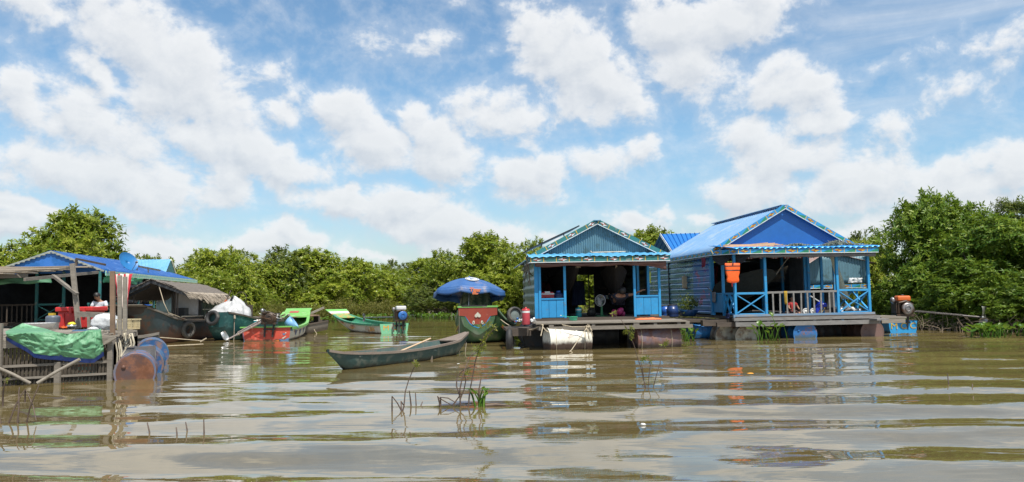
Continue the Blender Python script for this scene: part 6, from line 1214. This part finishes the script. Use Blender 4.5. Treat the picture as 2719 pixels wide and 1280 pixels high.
# raft: bamboo sided fish cage with plank deck
rf = thing('fish_cage_raft', 'bamboo walled fish cage raft with a grey plank deck in the left foreground', 'raft', (-6.4, 11.3, 0), 0)
c0 = G(0, 1027); c1 = G(292, 1010); dv = (c1-c0).normalized(); far = Vector((-.335, .94, 0)).normalized(); c00 = c0-dv*2.2
ZT = .62; mb = MB()
slat = mat('bamboo_slat', (.085, .068, .05), (.045, .037, .028), rough=.85, scale=6, stretch=(6, 6, 1), fine=.3); waterline_rust('bamboo_slat', -.02, .20, (.022, .020, .016))
n = 150; L = (c1-c00).length
for i in range(n): p_ = c00+dv*L*(i+.5)/n; hh = ZT-.06+.01*math.sin(i*7); mb.bar(p_+Vector((0, .012*(i % 2), -.15)), p_+Vector((0, .012*(i % 2), hh)), L/n*.72, .012, up=(0, 1, 0))
c2 = c1+far*3.2
for i in range(34): p_ = c1+far*3.2*(i+.5)/34; mb.bar(p_+Vector((0, 0, -.15)), p_+Vector((0, 0, .50)), .05, .012, up=(1, 0, 0))
mb.build('slat_wall', slat, rf, world=True)
mb = MB()
for i in range(34): p_ = c1+far*3.2*(i % 17)/17; h0 = .5 if i < 17 else .56; q = p_+Vector((.03, 0, 0)); mb.bar(q+Vector((0, 0, h0-.35-.1*((i*7) % 3))), q+Vector((0, 0, h0+.02)), .045, .03, up=(0, 1, 0))
mb.build('edge_stakes', WOODX, rf, world=True)
MB().bar(c00+Vector((0, -.02, .27)), c1+Vector((0, -.02, .27)), .02, .035).bar(c00+Vector((0, -.02, .10)), c1+Vector((0, -.02, .10)), .02, .03).bar(c00+Vector((0, 0, ZT-.05)), c1+Vector((0, 0, ZT-.05)), .05, .10).bar(c1+Vector((0, 0, ZT-.06)), c2+Vector((0, 0, ZT-.06)), .06, .09).build('batten', WOOD, rf, world=True)
for px, w_, zt, lb in ((8, .09, .86, 1), (157, .08, .30, 0), (299, .07, .60, 0)):
    q = G(px, 1018); q = c00+dv*(q-c00).dot(dv)+Vector((0, -.045, 0)); MB().bar(q-Vector((0, 0, .3)), q+Vector((0, 0, zt)), w_, .05, up=(0, 1, 0)).build('corner_post', WOOD, rf, world=True, bevel=.004)
mb = MB(); r_ = random.Random(6); bx = Vector((0, 0, ZT))
for i in range(19):
    for k in range(2):
        y_ = .08+i*.16; p0 = c00+far*y_+dv*(L*.5*k); p1 = c00+far*y_+dv*(L*.5*(k+1)-.02+(.10*r_.uniform(-.6, 1.4) if k else 0)); mb.bar(p0+bx+Vector((0, 0, r_.uniform(-.004, .008))), p1+bx+Vector((0, 0, r_.uniform(-.01, .015))), .15, .022)
for i in range(20): y_ = 3.1+i*.19; p0 = c00+far*y_; p1 = c00+far*y_+dv*(L-.5-.12*i+r_.uniform(-.1, .1)); mb.bar(p0+bx, p1+bx, .18, .02)
mb.build('plank_deck', WOODX, rf, world=True)
mb = MB()
for i in range(16):
    q = c1+far*r_.uniform(.1, 1.7)+Vector((.05, 0, r_.uniform(.28, .52))); pts = [q+Vector((r_.gauss(.03, .03), r_.gauss(0, .05), r_.gauss(0, .07))) for _ in range(4)]; mb.tube(pts+[pts[0]], .011, 5)
for i in range(7): q = c1+far*(.15+i*.25)+Vector((.05, 0, .54)); mb.tube([q, q+Vector((.03, 0, -.15)), q+Vector((.01, .03, -r_.uniform(.25, .4)))], .012, 5)
for y_ in (1.75, 1.35): mb.tube([c1+far*y_+Vector((.02, 0, .58)), c1+far*y_+Vector((.10, 0, .60)), c1+far*y_+Vector((.14, 0, .45)), c1+far*y_+Vector((.12, 0, .36))], .018, 6)
mb.build('rope_lashing', mat('white_rope', (.52, .47, .36), (.35, .30, .22), rough=.9), rf, world=True)
RH = drum_mats('rusthead', (.05, .11, .24), (.16, .13, .12), (.20, .08, .04), (.115, .040, .014), (.045, .042, .055), amt=.5); B2D = drum_mats('paleblue', (.016, .10, .23), (.07, .12, .20), (.20, .12, .09), (.012, .07, .20), (.02, .09, .24), amt=.45)
a = G(358, 1008); dm = drum_mb(a+Vector((.0, .0, .10)), a+Vector((-.33, .79, .10)), .275).build('float_drum', RH, rf, world=True); tag(dm, 'float drum with round orange rusty head facing the camera')
a = G(384, 992); dm = drum_mb(a+Vector((.0, -.02, .13)), a+Vector((-.33, .79, .13)), .275).build('float_drum', B2D, rf, world=True); tag(dm, 'blue float drum right behind the rusty one')
a = G(402, 960); dm = drum_mb(a+Vector((.0, 0, .12)), a+Vector((-.36, .79, .12)), .30).build('float_drum', B2D, rf, world=True); tag(dm, 'blue float drum with a pale round bung in its head')
for i in range(2): q = c00+dv*(1+2.2*i)+far*.9; drum_mb(q+Vector((0, 0, .15)), q+dv*.85+Vector((0, 0, .15)), .28).build('float_drum', DK, rf, world=True)
MB().bar(D(275, 913, 11.4), D(306, 895, 11.4), .04, .04).build('stick', WOODX, rf, world=True)
for i, (x, y, x2, y2, lb) in enumerate(((-14, 973, 81, 1018, 'long grey pole dipping into the water at the left corner'), (98, 1018, 212, 954, 'grey pole leaning on the bamboo wall under the green tarpaulin'))):
    tag(MB().tube([D(x, y, 10.75), D((x+x2)/2, (y+y2)/2-2, 10.9), D(x2, y2, 10.95)], .022, 8).build('pole', WOODX), lb, 'pole', 'loose poles by the raft wall')
# green tarpaulin hung over the front edge
top = [(14, 880), (60, 858), (105, 869), (150, 882), (178, 887), (215, 882), (252, 875), (268, 873)]; bot = [(18, 893), (62, 918), (90, 938), (130, 944), (175, 948), (215, 951), (250, 952), (276, 934)]
def tp(ls, u): x = u*(len(ls)-1); i = min(int(x), len(ls)-2); return ls[i][0]+(ls[i+1][0]-ls[i][0])*(x-i), ls[i][1]+(ls[i+1][1]-ls[i][1])*(x-i)
def tarpf(u, v, dy=0, sh=0):
    a_, b_ = tp(top, u), tp(bot, u); pt = (a_[0]+(b_[0]-a_[0])*v, a_[1]+(b_[1]-a_[1])*v+sh); ph = (pt[0]/292)*.65; Yb = 10.80+ph
    Y = max(Yb, min(G(pt[0], pt[1], .72).y, Yb+2.2))-.06*math.sin(math.pi*v)+dy+.03*mnoise.noise(Vector((u*5, v*2.5, 1)))-.028*max(0, 1-5*abs(mnoise.noise(Vector((u*4+v*1.3, v*2-u, 7)))))-.02*max(0, 1-5*abs(mnoise.noise(Vector((u*11-v*2, v*4+u*3, 3))))); return D(pt[0], pt[1]+2*mnoise.noise(Vector((u*7, v*3, 5))), Y)
GT = mat('green_tarp', (.10, .265, .135), (.075, .21, .105), rough=.55, scale=3, bump=.02, bscale=7, dirt=(.20, .40, .25), dirt_amt=.2)
mb = MB().grid(tarpf, 70, 26, 0); mb.grid(lambda u, v: tarpf(.0+u, .88+.12*v, .03, 4+v*7), 70, 4, 1)
tag(mb.build('green_tarpaulin', [GT, mat('tarp_blue_back', (.02, .06, .28), rough=.5)], recalc=False), 'creased green tarpaulin with blue underside hung over the front edge of the bamboo raft', 'tarpaulin')
# striped cloth on the line
mb = MB(); a, b, c, d_ = D(303, 728, 13.6), D(352, 727, 13.6), D(338, 815, 13.5), D(312, 822, 13.5); cloth(mb, a, b, c, d_, .035, 30, 16, 2.5)
for k in range(len(mb.f)): i = k % 30; mb.m[k] = 0 if (i % 9) in (2, 3, 4, 5) and i < 26 else 1
tag(mb.build('striped_cloth', [mat('cream_cloth', (.62, .56, .50), (.5, .44, .38), rough=.85, scale=5), mat('crimson_cloth', (.50, .02, .04), rough=.8)], solid=.004), 'red and cream cloth hanging behind the three upright posts', 'cloth')
# goods on the raft deck
def dk(x, y, Y, z=.635): return G(x, y, z)
t = thing('ice_chest', 'big red plastic ice chest standing on the left raft deck', 'ice chest', dk(216, 870, 15.0), R(-4), scale=1.05); ICE = mat('ice_chest_red', (.52, .03, .025), (.44, .025, .025), rough=.42, scale=3, dirt=(.35, .10, .08), dirt_amt=.12)
MB().box((0, 0, .16), (.66, .46, .32)).build('body', ICE, t, bevel=.02); MB().box((0, 0, .355), (.74, .52, .09)).build('lid', ICE, t, bevel=.02)
for x in (-.05, .22): MB().box((x, -.27, .33), (.05, .03, .10)).build('latch', ICE, t)
for x in (-.2, .05, .25): MB().box((x, -.235, .15), (.02, .02, .26)).build('rib', ICE, t)
t = thing('bin', 'grey lidded bucket with a red letter T on its white side, beside the ice chest', 'bucket', dk(140, 874, 13.6))
MB().lathe([(.001, 0), (.10, 0), (.125, .22)], 20).build('body', WHPL, t); MB().lathe([(.128, .13), (.13, .22), (.128, .24), (.10, .26), (.001, .27)], 20).build('lid', mat('slate_plastic', (.10, .12, .15), rough=.4), t)
mb = MB().box((.0, -.128, .10), (.16, .004, .018)); mb.box((-.01, -.128, .05), (.02, .004, .09)); mb.build('letter', REDPL, t); MB().box((-.02, 0, .285), (.10, .08, .05)).build('yellow_pack', YEL, t)
tag(MB().lathe([(.001, 0), (.20, 0), (.26, .11), (.27, .12), (.24, .11), (.18, .02), (.001, .02)], 24, Matrix.Translation(dk(104, 875, 13.2, .66))).build('white_basin', WHPL), 'upturned white basin between the green tarpaulin and the grey bucket', 'basin')
mb = MB(); c = dk(279, 874, 12.9); mb.ell(c+Vector((0, 0, .12)), (.25, .18, .17), 30, 18, jit=.28); tag(mb.build('plastic_bag', mat('sheer_white_bag', (.74, .75, .75), (.62, .64, .65), rough=.3, scale=5, bump=.02, bscale=9, trans=.25)), 'swollen translucent white plastic bag on the left raft deck beside the posts', 'bag')
tag(MB().ell(dk(247, 873, 12.6, .67), (.09, .06, .035), 14, 9, jit=.4).build('plastic_bag', FILM), 'small flat white bag on the deck in front of the rail', 'bag')
tag(MB().ell(D(258, 826, 16.6), (.14, .14, .10), 16, 10, jit=.3).build('white_sack', WHPL), 'white sack showing above the right end of the red ice chest', 'sack')
t = thing('crate', 'beige slotted plastic basket on the raft deck right of the three posts', 'basket', dk(341, 875, 13.3), R(-12)); BE = mat('beige_plastic', (.60, .50, .30), rough=.5)
mb = MB()
for i in range(12): x = -.145+i*.0264; mb.box((x, -.11, .09), (.010, .008, .17)); mb.box((x, .11, .09), (.010, .008, .17))
for i in range(8): y = -.10+i*.028; mb.box((-.15, y, .09), (.008, .010, .17)); mb.box((.15, y, .09), (.008, .010, .17))
for z in (.03, .07, .11): mb.box((0, -.112, z), (.30, .006, .010)); mb.box((0, .112, z), (.30, .006, .010))
mb.box((0, 0, .01), (.30, .22, .012)); mb.build('basket_wall', BE, t); mb = MB()
for s_ in (-1, 1): mb.box((0, s_*.115, .18), (.33, .02, .022)); mb.box((s_*.156, 0, .181), (.02, .25, .02))
mb.build('rim', BE, t)
heap('orange_fruit', 'orange fruit in a small heap beside the grey bucket', 'fruit', dk(169, 873, 12.9), (.08, .05, .04), [mat('orange_skin', (.72, .13, .02), rough=.5)], 7, 21, (.022, .032))
t = thing('metal_pan', 'small metal pan holding a yellow bag at the foot of the leaning post', 'pan', dk(190, 874, 12.8)); MB().lathe([(.001, 0), (.06, 0), (.085, .08), (.088, .08), (.06, .012), (.001, .01)], 20).build('pan', CHROM, t); MB().ell((0, 0, .10), (.075, .05, .035), 12, 8, jit=.4).build('yellow_bag', mat('yellow_bag', (.75, .65, .04), rough=.4), t)
for i, (x, y, lb) in enumerate(((228, 877, 'folded blue cloth lying on planks in front of the rail'), )): q = dk(x, y, 12.1, .64); tag(MB().box(q, (.38, .2, .02), (0, 0, .2)).build('blue_cloth', BLG), lb, 'cloth')
mb = MB()
for i in range(22): q = c1+far*(1.5*r_.random())+dv*(-.55*r_.random())+Vector((0, 0, .66)); mb.bar(q, q+Vector((r_.uniform(-.25, .25), r_.uniform(-.1, .1), r_.uniform(0, .03))), .05, .018)
tag(mb.build('scrap_timber', WOODX), 'scattered scrap boards on the deck corner around the posts', 'timber', kind='stuff')
J = dict(pelvis=(0, 0, .12), belly=(0, -.03, .28), chest=(0, -.08, .46), neck=(0, -.12, .60), head=(-.05, -.20, .72), face=(-.6, -.8, -.4), shl=(-.17, -.10, .53), ell=(-.26, -.22, .30), wrl=(-.12, -.40, .28),
         shr=(.17, -.10, .53), elr=(.26, -.2, .30), wrr=(.08, -.42, .27), hipl=(-.09, 0, .1), knl=(-.28, -.38, .14), anl=(-.05, -.45, .05), tol=(.0, -.55, .03), hipr=(.09, 0, .1), knr=(.28, -.38, .14), anr=(.05, -.5, .1), tor=(.0, -.6, .08))
q = D(268, 800, 20.2); person('person in a white shirt sitting bent forward in the shade of the left house', Vector((q.x, 20.2, .72)), R(8), J, SHW, DRK, .80)
MB().box((q.x, 20.4, .68), (1.3, .9, .05)).build('porch_bench', WOODD); tag(bpy.data.objects['porch_bench'], 'dark low bench under the person in the white shirt', 'bench')
tag(MB().ell(L3(-3.3, .8, 1.62), (.22, .05, .10), 14, 8, jit=.5).ell(L3(-3.0, .8, 1.66), (.10, .05, .08), 12, 8, jit=.5).build('blue_tarp_scrap', mat('vivid_blue', (.02, .22, .75), rough=.5)), 'bright blue plastic scrap hanging inside the far left of the dark house', 'plastic')
# ================================================================ TWIGS AND PLANTS IN THE WATER
TW = mat('wet_twig', (.07, .045, .035), (.13, .09, .06), rough=.6, scale=14)
TL = leaf_mat('twig_leaf', (.16, .20, .03), (.22, .24, .04), (.35, .28, .06), .5)
def twig(name, label, cat, base, branches, leafpts=(), lw=.008, group=None, leafL=.035):
    """branches: lists of (x, y) photo points standing in the vertical plane through the base"""
    t = thing(name, label, cat, base, group=group); inv = basis(t).inverted(); Y = base.y
    mb = MB()
    for bi, br in enumerate(branches):
        pts = [inv @ D(x, y, Y+.12*math.sin(bi*2.1+i*.7)*(i/len(br))) for i, (x, y) in enumerate(br)]; mb.tube([pts[0]-Vector((0, 0, .12))]+pts if bi == 0 or br[0][1] > 950 else pts, [lw]+[lw*(1-.6*i/len(pts)) for i in range(len(pts))] if (bi == 0 or br[0][1] > 950) else [lw*(.8-.5*i/len(pts)) for i in range(len(pts))], 6)
    mb.build('stems', TW, t)
    if leafpts:
        r_ = np.random.default_rng(len(leafpts)); P_ = np.array([inv @ D(x+r_.normal()*3, y+r_.normal()*2.5, Y) for x, y in leafpts for _ in range(3)]); co, f = leaves(P_, r_.normal(size=(len(P_), 3))+np.array([0, 0, .4]), r_, leafL, leafL*.30, 6)
        me = bpy.data.meshes.new('leaves'); fast_mesh(me, co, f, False); me.materials.append(TL); o = bpy.data.objects.new('leaves', me); link(o); o.parent = t
    return t
b1 = G(1080, 1092); twig('twig', 'single bent twig with yellow green tip, in the water left of the tall twig clump', 'twig', b1, [[(1068, 1098), (1073, 1075), (1076, 1040), (1085, 1010), (1101, 972)], [(1070, 1098), (1055, 1070), (1041, 1052)], [(1041, 1075), (1041, 1052)], [(1066, 1090), (1065, 1066), (1074, 1080)]], [(1103, 968), (1109, 970)])
for i, (x, y, x2, y2, lb) in enumerate(((1091, 1078, 1087, 1037, 'short black stub pair in the water, second from the single bent twig'), (1105, 1076, 1103, 1042, 'short pointed stub in the water between the bent twig and the tall clump'), (1118, 1076, 1122, 1067, 'tiny stub just left of the tall twig clump'))):
    twig('twig_stub', lb, 'twig', G(x, y), [[(x, y), (x2, y2)]]+([[(x+1, y), (x-1, y-20), (x-4, y2+1)]] if i == 0 else []), lw=.007)
b2 = G(1243, 1080); twig('twig_clump', 'tall clump of twigs with small leaves standing in the middle foreground water', 'twig', b2,
 [[(1244, 1078), (1247, 1040), (1255, 1000), (1262, 960), (1272, 925), (1283, 893)], [(1272, 927), (1290, 905), (1300, 885), (1318, 868)], [(1222, 1072), (1221, 1035), (1226, 1010), (1233, 985), (1240, 965), (1250, 945), (1263, 936)], [(1222, 1055), (1212, 1025), (1213, 1005), (1222, 990), (1236, 979), (1255, 973), (1266, 975)], [(1222, 1060), (1232, 1035), (1237, 1010), (1232, 990)],
  [(1168, 1075), (1162, 1052)], [(1170, 1073), (1164, 1055), (1178, 1064), (1196, 1074)], [(1204, 1074), (1225, 1045)], [(1170, 1055), (1190, 1057), (1212, 1070)], [(1272, 1035), (1277, 1005)]],
 [(1268, 930), (1275, 922), (1262, 918), (1283, 905), (1272, 945), (1290, 893), (1300, 880), (1310, 872), (1240, 990), (1282, 915), (1296, 862), (1280, 870)], leafL=.045)
t = thing('water_hyacinth', 'bright green water hyacinth sprout at the foot of the tall twig clump', 'water plant', G(1275, 1080)); r_ = random.Random(31); hyacinth_mb(r_, 8, .06, .16, .07).build('leaves', HY, t, recalc=False)
MB().tube([(.05, 0, .01), (.16, .02, .015), (.30, .0, .005)], [.022, .018, .006], 6).build('floating_stem', TW, t)
b3 = G(1712, 1030); twig('twig_clump', 'thin twig clump in the water, one long stem leaning left over the rusty drum', 'twig', b3,
 [[(1716, 1033), (1708, 1005), (1703, 980), (1693, 950), (1683, 915), (1665, 873), (1650, 850), (1628, 832)], [(1721, 1033), (1723, 1000), (1727, 968), (1722, 955)], [(1735, 1028), (1742, 1000), (1752, 965), (1763, 925), (1768, 915)], [(1710, 1030), (1706, 1024)], [(1712, 1028), (1706, 975), (1701, 962)]],
 [(1665, 878), (1672, 872), (1660, 882), (1678, 887), (1680, 898), (1628, 832), (1705, 955), (1715, 952), (1726, 960), (1763, 918), (1768, 913)], lw=.0055, leafL=.045)
b4 = G(60, 1125); twig('twig_clump', 'crossed bare twigs in the water below the left corner of the raft', 'twig', b4,
 [[(23, 1124), (40, 1080), (56, 1050), (67, 1034)], [(67, 1034), (78, 1055), (88, 1080), (96, 1117)], [(72, 1117), (80, 1080), (92, 1050), (104, 1022)], [(47, 1117), (50, 1085), (50, 1040), (52, 1028)], [(2, 1122), (-6, 1090)], [(8, 1045), (10, 1030), (14, 1010)]], [(16, 1012)], lw=.008)
for i, (x, y, x2, y2, lb) in enumerate(((397, 1148, 391, 1122, 'slanting stub, leftmost of the small stubs in the left foreground'), (470, 1154, 468, 1135, 'shortest stub, second from left in the left foreground water'), (497, 1142, 493, 1121, 'forked stub, second from right in the left foreground water'), (542, 1152, 541, 1113, 'tallest straight stub, rightmost in the left foreground water'), (2519, 1022, 2516, 992, 'thin stub standing in the water at the far right'), (2582, 1020, 2582, 1031, 'tiny stub right of the thin stub at the far right'), (2279, 890, 2276, 858, 'thin pale stick in front of the right end of the porch beam'), (2095, 898, 2090, 880, 'short pale stick left of the blue float drum'))):
    twig('twig_stub', lb, 'twig', G(x, max(y, y2)), [[(x, max(y, y2)), (x2, min(y, y2))]], lw=.007)
for i, (x, y, h_, n_, L_, lb, m_) in enumerate(((2035, 903, .36, 11, .14, 'dark green water hyacinth under the porch left of the tall light green one', HY), (2068, 903, .50, 6, .15, 'tall light green water hyacinth standing in front of the porch drums', HY), (1815, 905, .32, 16, .12, 'water hyacinth growing at the right end of the rusty float drum', HY), (1990, 898, .34, 12, .12, 'water hyacinth beside the cream stained drums under the porch', HY))):
    t = thing('water_hyacinth', lb, 'water plant', G(x, y)); hyacinth_mb(random.Random(60+i), n_, .24, h_, L_).build('leaves', m_, t, recalc=False)
for i, (x, y, s_, m_, lb) in enumerate(((1360, 934, .10, WHPL, 'white scrap of foam floating between the umbrella boat and the white drum'), (1216, 967, .04, WHPL, 'small white scrap floating right of the canoe stern'), (1993, 992, .05, ORL, 'orange scrap floating in front of the right house'), (1708, 1127, .025, WHPL, 'tiny white fleck floating in the right foreground'))):
    tag(MB().ell(G(x, y), (s_, s_*.5, .012), 12, 5, jit=.4).build('floating_scrap', m_), lb, 'litter')
mb = MB().tube([D(408, 903, 18)*Vector((1, 1, 0))+Vector((0, 0, .12)), D(540, 904, 18)*Vector((1, 1, 0))+Vector((0, 0, .16))], .012, 5); mb.tube([D(425, 896, 18), D(540, 905, 18)], .010, 5); mb.tube([D(532, 908, 18), D(548, 898, 18)], .014, 5)
tag(mb.build('mooring_line', ROPE), 'pale poles and line floating between the raft and the teal boat', 'line')
tag(MB().tube(sag(basis(rb) @ Vector((.5, 5.0, .35)), D(868, 886, 25.5), .25, 8), .010, 5).build('bow_rope', ROPE), 'rope hanging from the lime green bow into the water', 'rope')
for nm_, c_ in (('canoe_paint', (.018, .020, .014)), ('peeling_red', (.10, .045, .02)), ('aged_white', (.10, .09, .05)), ('hull_cream', (.16, .09, .04)), ('olive_green_hull', (.02, .03, .015)), ('dark_teal_hull', (.012, .016, .012)), ('boat_blue', (.02, .05, .06))):
    waterline_rust(nm_, .0, .075, c_)
bpy.context.view_layer.update()
